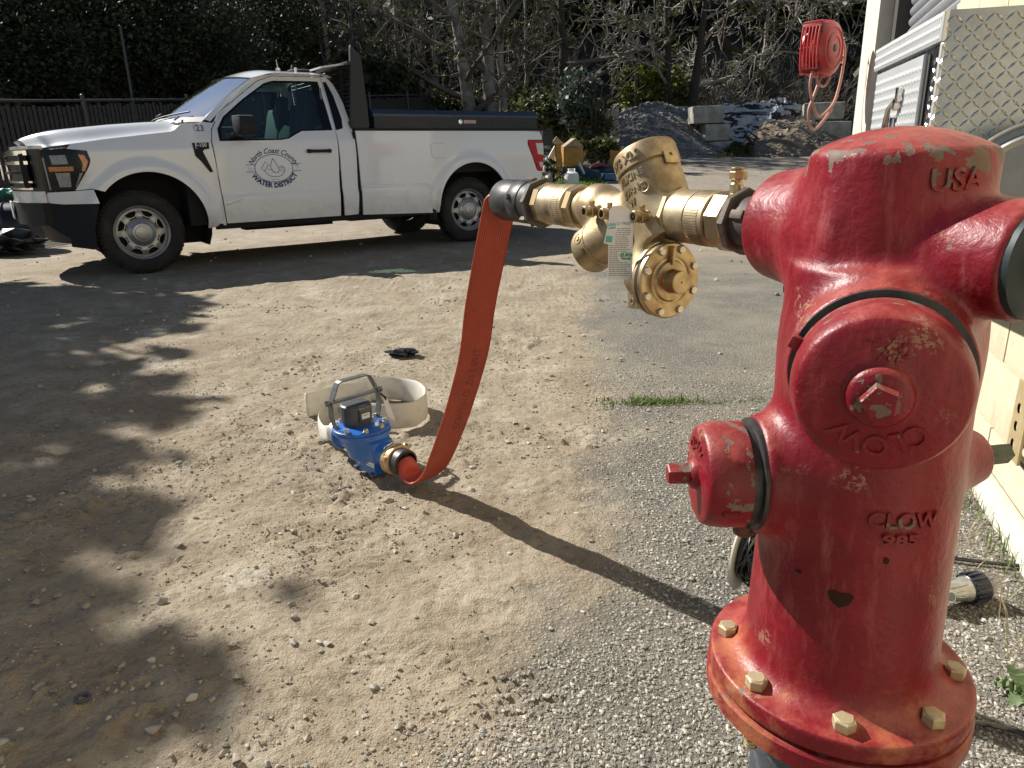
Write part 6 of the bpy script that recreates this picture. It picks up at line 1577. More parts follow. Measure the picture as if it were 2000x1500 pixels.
# ---- concrete blocks of the storage bays
conc = mat('rough concrete block', (.40, .375, .32), .9, col2=(.24, .22, .18), vscale=3.2, v2=.55, bump=.7, bscale=12, bdist=.03)
def cblock(px, Y, row, label, grp, rz=0.0, L=.75, W=.75, H=.505, top=0, dx=0):
    x = X_at(px, Y); g = G(); g.box((0, 0, H / 2), (W, L, H - .02), bev=.04); o = g.build('concrete_block', conc)
    bm = None; me = o.data
    for v in me.vertices:
        q = v.co; nn = float(vnoise(np.array(q.x * 3 + px), np.array(q.y * 3 + q.z * 2.3), .6, row)) * .05; v.co = q * (1 + nn)
    o.location = (x + dx, Y, ZB(x, Y) - .12 + row * H); o.rotation_euler = (0, 0, rz); tag(o, label, 'concrete block', grp); return o
Yb = 23.2
cblock(1402, Yb, 0, 'bottom concrete block of the three block stack left of the silver tarp', 'concrete blocks of the storage bays', .12, W=.62, dx=-.02)
cblock(1392, Yb, 1, 'middle concrete block of the three block stack left of the silver tarp', 'concrete blocks of the storage bays', .05, W=.78)
cblock(1374, Yb, 2, 'top concrete block of the three block stack left of the silver tarp', 'concrete blocks of the storage bays', .0, W=.90)
cblock(1625, Yb - 1, 0, 'bottom concrete block beside the cream post', 'concrete blocks of the storage bays', -.3, W=.7)
cblock(1622, Yb - .4, 1, 'middle concrete block beside the cream post', 'concrete blocks of the storage bays', -.35, W=.95)
cblock(1598, Yb + .4, 2, 'top concrete block beside the cream post', 'concrete blocks of the storage bays', -.3, W=1.15, L=.9)
cblock(1187, Yb - 1.5, 0, 'lowest shaded concrete block left of the gravel pile', 'concrete blocks of the storage bays', .1, W=.5, H=.5)
cblock(1187, Yb - 1.2, 1, 'middle shaded concrete block left of the gravel pile', 'concrete blocks of the storage bays', .1, W=.5)
cblock(1184, Yb - .9, 2, 'top shaded concrete block left of the gravel pile', 'concrete blocks of the storage bays', .1, W=.55)
for i, px in enumerate((1222, 1264, 1306, 1345)):
    x = X_at(px, Yb + 3.6); g = G(); g.box((0, 0, .72), (.68, .6, 1.42), bev=.04); o = g.build('concrete_block', conc); o.location = (x + .2, Yb + 3.6, ZB(x, Yb + 3.6) - .1); o.rotation_euler = (0, 0, random.uniform(-.06, .06))
    tag(o, 'concrete block of the back row above the gravel pile, number %s from the left' % ['one', 'two', 'three', 'four'][i] if 0 else ['leftmost concrete block in the back row above the gravel pile', 'second concrete block from the left in the back row above the gravel pile', 'third concrete block from the left in the back row above the gravel pile', 'rightmost concrete block in the back row above the gravel pile'][i], 'concrete block', 'concrete blocks of the storage bays')
for i, px in enumerate((1440, 1500, 1550)):
    x = X_at(px, Yb + 2.6); g = G(); g.box((0, 0, .66), (1.5, .6, 1.42), bev=.04); o = g.build('concrete_block', conc); o.location = (x, Yb + 2.6 + i * .03, ZB(x, Yb + 2.6) - .1); o.rotation_euler = (0, 0, .03 * i)
    tag(o, ['left concrete block behind the silver tarp', 'middle concrete block behind the silver tarp', 'right concrete block behind the silver tarp'][i], 'concrete block', 'concrete blocks of the storage bays')
# ---- piles
def pile(name, px0, px1, Yc, h, mt, label, seed, dy=2.0, skew=0.0, back=0.0):
    x0, x1 = X_at(px0, Yc), X_at(px1, Yc); nx_, ny_ = 70, 40; U, V_ = np.meshgrid(np.linspace(0, 1, nx_), np.linspace(0, 1, ny_), indexing='ij')
    X = x0 + (x1 - x0) * U; Y = Yc - dy + 2 * dy * V_
    prof = np.clip(np.sin(np.pi * np.clip(U + skew * (U - .5), 0, 1)), 0, 1) ** .5 * np.clip(np.sin(np.pi * np.clip(V_ * .8, 0, 1)), 0, 1) ** .8
    Z = zg(X, Y) - .05 + h * prof + fbm(X, Y, .8, seed, 4) * .16 * prof + fbm(X, Y, .12, seed + 3, 2) * .05
    ii = np.arange(nx_ * ny_).reshape(nx_, ny_); F = np.stack([ii[:-1, :-1], ii[1:, :-1], ii[1:, 1:], ii[:-1, 1:]], -1).reshape(-1, 4)
    o = npmesh(name, np.stack([X, Y, Z], -1).reshape(-1, 3), F, mt, smooth=True); tag(o, label, 'pile')
    q = RNG.integers(0, X.size, 2600 if 'gravel' in name else 900); jx = (x1 - x0) / nx_; jy = 2 * dy / ny_
    px_ = X.ravel()[q] + RNG.uniform(-.5, .5, len(q)) * jx; py_ = Y.ravel()[q] + RNG.uniform(-.5, .5, len(q)) * jy; zz = Z.ravel()[q]
    so_ = scatter('pile_rubble', px_, py_, RNG.uniform(.02, .05, len(q)) + .05 * RNG.random(len(q)) ** 6, [st_m[1], st_m[1], st_m[2], st_m[0]] if 'gravel' in name else [crumb, crumb, st_m[0]], zfn=lambda a, b: zz, sink=.1)
    so_.parent = o; tag(so_, kind='stuff'); return o
pg = mat('grey crushed gravel', (.26, .25, .23), .95, col2=(.13, .125, .115), vscale=7, bump=1.0, bscale=9, bdist=.08); ps = mat('brown soil pile', (.22, .175, .12), .95, col2=(.14, .11, .075), vscale=4, bump=.9, bscale=7, bdist=.07)
pile('gravel_pile', 1165, 1405, 24.6, 1.50, pg, 'grey gravel pile filling the bay left of the stacked concrete blocks', 3, 2.3)
pile('soil_pile', 1445, 1650, 23.3, 1.05, ps, 'low brown soil pile in front of the silver tarp', 8, 1.6)
pile('soil_bank', 1390, 1640, 25.2, 1.45, ps, 'brown soil bank under the silver and black tarp', 15, 2.0)
# ---- tarp draped over the bank
def tarp_mat():
    m, nt, b = nmat('silver and black tarp'); N = NT(nt)
    f = N.noise(1.7, 5, 0.62, vec=N.mapping((.55, .9, 2.2), (0, .35, 0)), dist=1.2)
    N.l(N.ramp(f, [(.485, (.50, .50, .50)), (.515, (.014, .014, .018))]), b.inputs['Base Color'])
    b.inputs['Roughness'].default_value = .32; b.inputs['Metallic'].default_value = .15
    N.l(N.bump(N.noise(3.2, 4, .6, vec=N.mapping((.6, 1, 2.5), (0, .5, 0)), dist=1.0), .9, .12), b.inputs['Normal']); return m
tarp_m = tarp_mat()
x0, x1 = X_at(1400, 23.9), X_at(1560, 23.9); nx_, ny_ = 110, 60; U, V_ = np.meshgrid(np.linspace(0, 1, nx_), np.linspace(0, 1, ny_), indexing='ij')
wid = np.clip(.25 + 1.2 * np.sin(np.pi * np.clip(U * .9 + .05, 0, 1)) - .35 * U, .12, 1.1)
X = x0 + (x1 - x0) * (U + .05 * np.sin(V_ * 5)); D_ = (V_) * wid * 1.35
Y = 24.1 - .75 * np.minimum(D_, 1.3) + .1 * np.sin(U * 9)
Z = ZB(0, 24) + 1.42 - .98 * D_ ** 1.15 + .12 * np.sin(U * 12) * V_ + fbm(U * 6, V_ * 2.5 + U * 2, 1.1, 21, 4, .62) * .36 + fbm(U * 30 + V_ * 9, V_ * 6, 1.4, 44, 3) * .08
Z = np.maximum(Z, zg(X, Y) + .03)
ii = np.arange(nx_ * ny_).reshape(nx_, ny_); F = np.stack([ii[:-1, :-1], ii[1:, :-1], ii[1:, 1:], ii[:-1, 1:]], -1).reshape(-1, 4)
o = npmesh('tarp', np.stack([X, Y, Z], -1).reshape(-1, 3), F, tarp_m, smooth=True, ang=45); tag(o, 'wrinkled silver and black tarp draped over the soil bank between the concrete stacks', 'tarp')
g = G(); P0 = Vector((X_at(1462, 22.9), 22.9, 0)); 
for k in range(9):
    a = P0 + Vector((random.uniform(-.5, .3), 0, 1.15 + random.uniform(0, .5))); b_ = P0 + Vector((random.uniform(-.1, 1.1), random.uniform(-.5, 0), ZB(0, 22.5) + .05)); g.tube([a, a.lerp(b_, .5) + Vector((random.uniform(-.1, .1), 0, random.uniform(-.15, .1))), b_], random.uniform(.02, .05), 5)
o = g.build('dead_branches', mat('dark dead branch', (.035, .03, .028), .8)); tag(o, 'dark dead branches trailing down from the tarp to the ground', 'branches')
# ---- scrap heap behind the tailgate
yel = mat('weathered yellow paint', (.42, .22, .035), .6, var=.3, vscale=9); wood = mat('weathered board', (.36, .28, .18), .8, var=.35, vscale=6); whitep = mat('chalky white board', (.62, .62, .60), .6); bluep = mat('blue plastic sheet', (.03, .09, .20), .5, var=.4, vscale=5)
Ys = 17.0
def gpos(px, Y, dz=0): x = X_at(px, Y); return Vector((x, Y, ZB(x, Y) + dz))
c = empty('yellow_cart', gpos(1108, Ys), R(12), 'yellow wooden cart box on posts standing in the scrap behind the tailgate', 'cart')
g = G(); g.box((.10, 0, .52), (.44, .35, .42), bev=.02); g.build('box', yel, c)
for x in (-.25,): g = G(); g.box((x, -.1, .40), (.13, .10, .80), bev=.01); g.build('leg', yel, c)
g = G(); g.prism([(-.12, .74), (.33, .74), (.14, .92)], (0, .18, 0), (1, 0, 0), (0, 0, 1), .36); g.build('gable_top', wood, c, smooth=False)
c = empty('yellow_barrier', gpos(1203, Ys + .5), R(-20), 'small yellow barrier frame standing by the red hose coil in the scrap heap', 'barrier')
for x in (-.10, .12): g = G(); g.box((x, 0, .30), (.07, .05, .62), bev=.006); g.build('leg', yel, c)
g = G(); g.box((.01, 0, .48), (.22, .04, .22), bev=.006); g.build('board', yel, c)
c = empty('gas_bottle', gpos(1116, Ys - 1.6, .0), 0, 'small white gas bottle standing on the grass behind the tailgate', 'gas bottle')
g = G(); g.lathe([(0, 0), (.10, .0), (.12, .02), (.155, .04), (.16, .08), (.16, .26), (.14, .32), (.08, .355), (.03, .36), (0, .36)], (0, 0, 0), (0, 0, 1), 28, caps=False); g.build('tank', mat('white enamel', (.72, .72, .68), .35), c)
g = G(); g.lathe([(.07, .35), (.075, .42), (.07, .42)], (0, 0, 0), (0, 0, 1), 20, arc=4.6); g.cyl((0, 0, .35), (0, 0, .40), .02); g.build('collar', mat('white enamel', (.72, .72, .68), .35), c)
c = empty('hose_coil', gpos(1172, Ys + .3, .16), 0, 'coiled dull red hose lying in the scrap heap', 'hose')
g = G()
for k in range(5): g.tube([((.26 - .015 * k) * math.cos(t) , .10 * math.sin(t) + .03 * k, (.14 - .01 * k) * math.sin(t) + .02 * k) for t in np.linspace(0, 2 * math.pi, 25)[:-1]], .022, 6, closed=True)
g.build('coil', mat('dull red hose', (.26, .07, .05), .6), c)
it = [('white_panel', 1086, Ys + .2, (.34, .05, .40), .50, (.2, .5, .3), whitep, 'tilted white panel leaning beside the yellow cart', 'panel'),
      ('white_panel', 1070, Ys - .4, (.16, .05, .30), .40, (-.2, .3, .1), whitep, 'narrow white panel right behind the tail light', 'panel'),
      ('white_panel', 1074, Ys - .6, (.20, .1, .10), .12, (0, .2, .6), whitep, 'low white panel on the ground right behind the tail light', 'panel'),
      ('scrap_board', 1098, Ys + .5, (.50, .04, .16), .72, (.1, .7, .2), wood, 'weathered board sloping down to the yellow cart roof', 'board'),
      ('blue_sheet', 1138, Ys + .1, (.75, .05, .22), .20, (.1, .35, -.3), bluep, 'faded blue sheet sloping to the ground right of the yellow cart', 'sheet'),
      ('blue_tub', 1190, Ys - .1, (.28, .24, .14), .08, (0, 0, .2), mat('blue tub', (.03, .14, .26), .4), 'small blue tub in front of the yellow barrier', 'tub'),
      ('scrap_board', 1150, Ys + .9, (.55, .05, .14), .55, (.1, -.4, .2), wood, 'pale board lying across the middle of the scrap heap', 'board'),
      ('scrap_board', 1222, Ys + .8, (.55, .06, .10), .30, (0, .6, .4), mat('rust red board', (.20, .05, .035), .7), 'rust red bar at the right end of the scrap heap', 'board'),
      ('dark_crate', 1064, Ys - .2, (.30, .4, .34), .95, (0, 0, .1), bagm, 'dark crate standing just behind the tailgate', 'crate'),
      ('scrap_board', 1136, Ys - .2, (.30, .05, .05), .28, (.0, .9, .8), whitep, 'short white stick lying in front of the blue sheet', 'board')]
for nm, px, Y, sz, dz, rot, m_, lab, cat in it:
    g = G(); g.box((0, 0, 0), sz, bev=.008); g.box((0, 0, sz[2] * .3), (sz[0] * .9, sz[1] * 1.15, sz[2] * .12)); o = g.build(nm, m_); o.location = gpos(px, Y, dz); o.rotation_euler = rot; tag(o, lab, cat)
for i in range(5):
    p = gpos(1085 + i * 34, Ys + .5, .05); crumple('scrap_bag', tuple(p), .22 + .05 * (i % 2), .8, bagm if i % 2 else mat('dark rubbish', (.03, .028, .025), .6), ['dark rubbish bag under the yellow cart', 'dark rubbish bag under the blue sheet', 'dark rubbish bag under the red hose coil', 'dark rubbish bag by the yellow barrier', 'dark rubbish bag at the right end of the scrap heap'][i], 'bag', 20 + i, 2)
# grass strip by the scrap heap
n = 9000; gx2 = RNG.uniform(X_at(1062, 15.5), X_at(1190, 15.5), n); gy2 = RNG.uniform(13.6, 17.3, n); k_ = (gx2 - X_at(1062, 15.5)) / (X_at(1190, 15.5) - X_at(1062, 15.5)); keep = RNG.random(n) < (1.1 - k_) * 1.2; blades('grass_verge', gx2[keep], gy2[keep], .05, .14, leaf_mat('bright verge grass', (.10, .19, .02), (.15, .22, .04), .4, 3), .012, .7)
n = 700; gx2 = RNG.uniform(X_at(1395, 22.5), X_at(1500, 22.5), n); gy2 = RNG.normal(22.4, .2, n); blades('grass_verge', gx2, gy2, .05, .22, leaf_mat('dull verge grass', (.09, .12, .03), (.14, .13, .05), .3, 3), .010, .8)

# ================================================================== TREES
bark_d = mat('dark bark', (.045, .036, .028), .9, bump=.6, bscale=14, bdist=.03); bark_g = mat('grey alder bark', (.32, .29, .25), .85, col2=(.13, .115, .095), vscale=3.5, bump=.5, bscale=12, bdist=.03)
bark_w = mat('pale bare bark', (.35, .32, .27), .8, col2=(.17, .15, .125), vscale=3, bump=.4, bscale=14, bdist=.02); twig_m = mat('grey twigs', (.16, .14, .11), .85, var=.3, vscale=1.2); twig_p = mat('purplish twigs', (.13, .105, .11), .85, var=.3, vscale=1.2)
leaf_d = leaf_mat('dark evergreen leaves', (.026, .040, .020), (.075, .085, .040), .28, .9); leaf_b = leaf_mat('olive leaves', (.07, .085, .025), (.13, .135, .045), .3, .9); leaf_y = leaf_mat('yellow green leaves', (.15, .18, .03), (.22, .23, .05), .45, 1.2); leaf_e = leaf_mat('blue green leaves', (.05, .085, .06), (.10, .13, .10), .25, 2)
class Twigs:
    def __init__(s): s.a = []; s.b = []; s.ra = []; s.rb = []
    def add(s, a, b, ra, rb): s.a.append(a); s.b.append(b); s.ra.append(ra); s.rb.append(rb)
    def mesh(s, name, mt, parent, n=4):
        A = np.array(s.a); B = np.array(s.b); ra = np.array(s.ra)[:, None, None]; rb = np.array(s.rb)[:, None, None]; T = B - A; T /= np.linalg.norm(T, axis=1, keepdims=True) + 1e-9
        ref = np.where(np.abs(T[:, 2:3]) > .9, np.array([[1., 0, 0]]), np.array([[0, 0, 1.]])); U = np.cross(T, ref); U /= np.linalg.norm(U, axis=1, keepdims=True) + 1e-9; W = np.cross(T, U)
        an = 2 * np.pi * np.arange(n) / n; R_ = U[:, None, :] * np.cos(an)[None, :, None] + W[:, None, :] * np.sin(an)[None, :, None]
        V = np.concatenate([A[:, None, :] + R_ * ra, B[:, None, :] + R_ * rb], 1).reshape(-1, 3); k = np.arange(n); q = np.stack([k, (k + 1) % n, n + (k + 1) % n, n + k], -1)
        F = (q[None] + (np.arange(len(A)) * 2 * n)[:, None, None]).reshape(-1, 4)
        return npmesh(name, V, F, mt, parent, smooth=True)
def grow(tw, p, d, L, r, depth, rs, curve=.25, spread=.65, kids=3, up=.08, minr=.009, tips=None, droop=0.0):
    n = 4 if depth > 1 else 3; seg = L / n; pts = [p]
    for i in range(n):
        d = d + rs.normal(0, curve * .5, 3); d[2] += up - droop * (1 if depth < 2 else 0); d = d / np.linalg.norm(d); q = p + d * seg; r2 = max(minr, r * (1 - .42 / n)); tw.add(p, q, r, r2); p, r = q, r2; pts.append(p)
        if depth > 0 and i > 0:
            for k in range(kids if i < n - 1 else kids + 1):
                if rs.random() < .72:
                    nd = d + rs.normal(0, spread, 3); nd /= np.linalg.norm(nd); grow(tw, p, nd, L * rs.uniform(.42, .72), max(minr, r * rs.uniform(.38, .62)), depth - 1, rs, curve, spread, kids, up, minr, tips, droop)
    if tips is not None and depth <= 1: tips.append(p)
def bare_tree(name, base, H, r, label, seed, mt=bark_g, kids=2, leafy=90, tm=twig_m, lean=(0, 0), depth=3, forks=7, first=.25, spread=.7, bl=.36, minr=.0055, up=.06, curve=.25, group='bare trees behind the yard', droop=0.0):
    rs = np.random.default_rng(seed); e = empty(name, base, 0, label, 'tree', group); tr = Twigs(); tw = Twigs(); p = np.array([0., 0., -.3]); n = 14; pts = [p.copy()]
    rad = [r * 1.15]
    for i in range(n):
        t = (i + 1) / n; p = np.array([lean[0] * t * H * (1 - .2 * t) + rs.normal(0, .03) * H * .12, lean[1] * t * H + rs.normal(0, .02) * H * .1, H * t]); pts.append(p); rad.append(max(.02, r * (1 - .75 * t)))
    for i in range(n): tr.add(pts[i], pts[i + 1], rad[i], rad[i + 1])
    tr.mesh('trunk', mt, e, 9)
    for k in range(forks):
        t = first + (1 - first) * (k + .5) / forks; i = min(n - 1, int(t * n)); b_ = pts[i] + (pts[i + 1] - pts[i]) * (t * n - i); a = rs.uniform(0, 6.28); d = np.array([math.cos(a), math.sin(a) * .7, rs.uniform(.15, .8)]); d /= np.linalg.norm(d)
        grow(tw, b_, d, H * bl * rs.uniform(.7, 1.15) * (1.1 - .45 * t), rad[i] * .5, depth, rs, curve, spread, kids, up, minr, droop=droop)
    tw.mesh('branches', tm, e, 4)
    if leafy: 
        A = np.array(tw.b); q = rs.integers(0, len(A), leafy); cs = A[q]
        leaves('foliage', cs, np.full((len(cs), 3), .28), leafy * 12, .045, leaf_b, e, seed, 12, shell=.1)
    return e
def leaves(name, C, Rr, n, size, mt, parent, seed, clump=60, flat=.7, shell=.5, aspect=1.6):
    rs = np.random.default_rng(seed); C = np.array(C, float); Rr = np.array(Rr, float); w = np.prod(Rr, axis=1); w /= w.sum()
    nc = max(1, n // clump); bi = rs.choice(len(C), nc, p=w); dirs = rs.normal(size=(nc, 3)); dirs /= np.linalg.norm(dirs, axis=1, keepdims=True); rad = shell + (1 - shell) * rs.random(nc) ** .6
    cc = C[bi] + dirs * Rr[bi] * rad[:, None]; cs = Rr[bi].mean(1) * rs.uniform(.10, .26, nc)
    pi = np.repeat(np.arange(nc), clump); P = cc[pi] + rs.normal(size=(len(pi), 3)) * cs[pi][:, None] * np.array([1, 1, flat])
    nrm = rs.normal(size=(len(pi), 3)); nrm[:, 2] = np.abs(nrm[:, 2]) + .4; nrm /= np.linalg.norm(nrm, axis=1, keepdims=True); t = rs.normal(size=(len(pi), 3)); t -= nrm * (t * nrm).sum(1, keepdims=True); t /= np.linalg.norm(t, axis=1, keepdims=True); b_ = np.cross(nrm, t)
    s = size * rs.uniform(.55, 1.35, (len(pi), 1)); V = np.stack([P - t * s * aspect, P + b_ * s, P + t * s * aspect, P - b_ * s], 1).reshape(-1, 3); F = np.arange(len(V)).reshape(-1, 4)
    return npmesh(name, V, F, mt, parent)
def leafy_tree(name, base, H, r, crowns, n, size, mt, label, seed, group='dark evergreens on the hillside', limbs=9, lean=(0, 0), bark=None, clump=60, shell=.45):
    rs = np.random.default_rng(seed); e = empty(name, base, 0, label, 'tree', group); tr = Twigs(); p0 = np.array([0, 0, -.4])
    top = np.array([lean[0] * H, lean[1] * H, H * .8]); pts = [p0 + (top - p0) * t + rs.normal(0, .04 * H * .3, 3) * (t > 0) for t in np.linspace(0, 1, 9)]
    for i in range(8): tr.add(pts[i], pts[i + 1], r * (1 - .09 * i), r * (1 - .09 * (i + 1)))
    tr.mesh('trunk', bark or bark_d, e, 9); lb = Twigs()
    for k in range(limbs):
        c = crowns[k % len(crowns)]; q = np.array(c[:3]) + rs.normal(0, .3, 3) * np.array(c[3:6]); i = rs.integers(2, 8); a = pts[i]; m_ = (a + q) / 2 + rs.normal(0, .25, 3); rr = r * .35
        lb.add(a, m_, rr, rr * .7); lb.add(m_, q, rr * .7, rr * .25)
        for j in range(3):
            q2 = q + rs.normal(0, .45, 3) * np.array(c[3:6]); lb.add(m_, q2, rr * .4, .02)
    lb.mesh('limbs', bark or bark_d, e, 5)
    leaves('crown', [c[:3] for c in crowns], [c[3:6] for c in crowns], n, size, mt, e, seed + 1, clump, shell=shell); return e
def B(px, Y): x = X_at(px, Y); return Vector((x, Y, max(ZB(x, Y) - .2, float(zhill(np.array(x), np.array(Y))) if Y > 27.5 else -9)))
# tree whose shade falls on the left foreground (stands out of frame, left of the pickup)
def shade(sx, sy, z): return (sx - .83 / math.tan(SUN_EL) * z * 1.0, sy + .56 / math.tan(SUN_EL) * z)
tb_ = Vector((-9.3, 6.6, 0)); cr = []
for sx, sy, z, rr in ((-1.55, .55, 5.2, .75), (-1.75, 1.5, 5.4, .80), (-2.4, 2.5, 5.0, .85), (-3.0, 3.3, 5.6, .9), (-3.5, 4.4, 4.8, .8), (-2.7, .6, 6.2, 1.3), (-3.6, 1.9, 6.4, 1.3), (-4.4, 3.1, 6.0, 1.2), (-4.6, 4.6, 5.2, 1.0), (-5.8, 5.2, 4.7, 1.0), (-6.3, 3.0, 6.2, 1.4), (-5.2, 1.0, 6.6, 1.5), (-1.25, .2, 5.6, .5), (-1.15, 1.0, 5.0, .42), (-1.9, 2.2, 5.2, .6), (-2.9, 4.9, 5.0, .8), (-3.6, 5.6, 4.8, .7), (-2.3, 3.2, 5.1, .55), (-1.9, .9, 6.0, .9), (-1.1, .7, 5.3, .35), (-.80, 1.02, 5.0, .30), (-.62, .80, 5.2, .26), (-1.0, 1.25, 5.2, .34), (-2.3, 4.3, 4.7, .45), (-2.9, 5.6, 4.6, .5)):
    x, y = shade(sx, sy, z); cr.append((x - tb_.x, y - tb_.y, z, rr, rr, rr * .6))
leafy_tree('shade_tree', tb_, 7.0, .24, cr, 26000, .065, leaf_b, 'leafy tree beyond the left edge whose shade dapples the dirt', 5, None, 16, clump=40, shell=.15)
cr = []
for sx, sy, z, rr in ((-2.5, 4.9, 4.5, .30), (-2.1, 3.9, 4.6, .26), (-1.55, 3.0, 5.0, .26), (-1.3, 2.2, 4.8, .28), (-3.1, 5.5, 4.6, .4), (-1.0, 1.35, 4.6, .22), (-3.9, 5.8, 4.4, .5), (-4.6, 6.3, 4.2, .5)):
    x, y = shade(sx, sy, z); cr.append((x - tb_.x, y - tb_.y, z, rr, rr, rr * .6))
leafy_tree('shade_tree', tb_ + Vector((.6, 1.5, 0)), 6.2, .10, [(c[0] - .6, c[1] - 1.5, *c[2:]) for c in cr], 2600, .055, leaf_b, 'slender tree beside the leafy tree beyond the left edge', 6, None, 8, clump=40, shell=.1)
# dark evergreens across the back left
EV = [(-60, 17, 5.6, 2.9), (60, 21, 6.4, 3.3), (170, 18.5, 5.6, 2.7), (270, 23, 6.8, 3.2), (370, 20, 6.0, 2.6), (455, 25, 7.2, 3.0), (540, 29, 7.8, 2.4), (-200, 20, 6, 3.5)]
labs = ['dark evergreen at the far left edge behind the fence', 'dark evergreen behind the fence above the truck bumper', 'dark evergreen with low gaps behind the fence', 'dark evergreen behind the thin grey pole', 'dark evergreen above the truck windshield', 'dark evergreen above the truck cab', 'sunlit bushy evergreen just left of the pale bare tree', 'dark evergreen beyond the left edge of the view']
for i, (px, Y, H, w) in enumerate(EV):
    b_ = B(px, Y); cr = [(0, 0, H * .62, w, w * .8, H * .36)]
    for k in range(6): cr.append((random.uniform(-.6, .6) * w, random.uniform(-.7, .4) * w, H * random.uniform(.26, .85), w * .62, w * .5, H * .17))
    cr.append((-.3 * w, -.2 * w, H * .22, w * .7, w * .5, H * .09))
    leafy_tree('evergreen_tree', b_, H, .22, cr, 42000, .031, leaf_d if i != 6 else leaf_b, labs[i], 40 + i, limbs=16, clump=90, shell=.30)
# far wooded slope reading as one mass
rs = np.random.default_rng(3); cs_ = []; rr_ = []
for k in range(230):
    Y = rs.uniform(31, 62); px = rs.uniform(-150, 2150); x = X_at(px, Y); z = float(zhill(np.array(x), np.array(Y))); q = rs.uniform(1.2, 2.6); cs_.append((x, Y, z + q * .7)); rr_.append((q * 1.3, q, q))
o = leaves('hillside_wood', cs_, rr_, 90000, .17, leaf_d, None, 77, 60, shell=.3); tag(o, kind='stuff')
cs_ = []; rr_ = []
for k in range(40):
    Y = rs.uniform(30, 50); px = rs.uniform(500, 1300); x = X_at(px, Y); z = float(zhill(np.array(x), np.array(Y))); q = rs.uniform(.8, 1.7); cs_.append((x, Y, z + q * .9)); rr_.append((q * 1.3, q, q))
o = leaves('hillside_brush', cs_, rr_, 16000, .11, leaf_b, None, 79, 50, shell=.2); tag(o, kind='stuff')
# brushwood twigs in front of the slope
tw = Twigs(); 
for k in range(90):
    Y = rs.uniform(27.2, 33); px = rs.choice([rs.uniform(700, 1160), rs.uniform(1330, 1640), rs.uniform(1330, 1640)]); x = X_at(px, Y); z = max(ZB(x, Y), float(zhill(np.array(x), np.array(Y))))
    for j in range(3):
        d = rs.normal(0, .6, 3); d[2] = abs(d[2]) + .5; d /= np.linalg.norm(d); grow(tw, np.array([x, Y, z]), d, rs.uniform(.9, 1.9), .018, 2, rs, .35, .6, 2, .04, .007)
o = tw.mesh('brushwood', twig_m, None, 3); tag(o, kind='stuff')
# bare trees
bare_tree('alder_tree', B(935, 25.6), 8.6, .26, 'leaning grey bare tree left of the twin trunks behind the toolbox', 11, kids=2, lean=(-.155, 0), forks=8, depth=3, first=.12, bl=.30)
bare_tree('alder_tree', B(962, 25.9), 8.6, .29, 'straight grey bare tree behind the toolbox, the thickest of the three', 12, kids=2, lean=(-.02, 0), forks=8, depth=3, first=.16, bl=.30)
bare_tree('alder_tree', B(984, 26.1), 8.6, .17, 'slim pale bare tree just right of the thickest trunk', 13, mt=bark_w, lean=(-.01, 0), forks=8, depth=3, first=.15, bl=.28)
bare_tree('alder_tree', B(1101, 26.4), 8, .22, 'dark bare tree standing above the scrap heap', 14, mt=bark_d, kids=2, lean=(-.02, 0), forks=9, depth=3, first=.22, bl=.42)
bare_tree('bare_tree', B(662, 27), 8.5, .15, 'pale bare tree rising behind the headache rack', 15, mt=bark_w, tm=twig_p, forks=12, depth=3, first=.12, bl=.24, curve=.22, lean=(-.03, 0))
bare_tree('bare_tree', B(705, 30), 9, .11, 'purplish twiggy bare tree behind the toolbox end', 16, mt=bark_w, tm=twig_p, forks=11, depth=3, first=.10, bl=.26)
bare_tree('bare_tree', B(860, 28.5), 7.5, .10, 'small bare tree left of the leaning grey tree', 17, forks=8, depth=3, first=.10, bl=.36)
bare_tree('bare_tree', B(790, 29.5), 7.5, .12, 'twiggy bare tree above the middle of the toolbox', 27, forks=8, depth=3, first=.10, bl=.36)
bare_tree('bare_tree', B(1030, 30), 7, .10, 'small bare tree between the slim pale tree and the dark tree', 18, kids=2, forks=8, depth=3, first=.10, bl=.36)
# big spreading bare tree on the right
for i, (px, Y, H, ln_, lab) in enumerate(((1338, 26.8, 6.0, (.10, -.03), 'dark bare tree with crooked pale limbs above the gravel pile'), (1308, 27.3, 6.2, (-.08, 0), 'dark trunked bare tree beside the yellow green bushes'), (1470, 28.5, 7.0, (.03, -.05), 'spreading pale bare tree above the silver tarp'), (1560, 27.6, 6.5, (-.02, -.05), 'pale twisted bare tree left of the red hose reel'))):
    bare_tree('crooked_tree', B(px, Y), H, .22 if i < 2 else .12, lab, 60 + i, mt=bark_d if i < 2 else bark_w, tm=bark_w, lean=ln_, kids=2, forks=6, depth=3, first=.30, spread=.75, bl=.42, minr=.014, up=.0, curve=.42, group='crooked bare trees on the right')
# fallen leaning log
g = G(); a = at(1395, 70, 28.5); b_ = at(1500, 160, 28.0); g.tube([a, a.lerp(b_, .5) + Vector((0, 0, .1)), b_ + Vector((.6, 0, -.9))], [.16, .19, .24], 10); o = g.build('leaning_log', bark_d); tag(o, 'dark leaning trunk slanting down to the right above the silver tarp', 'log')
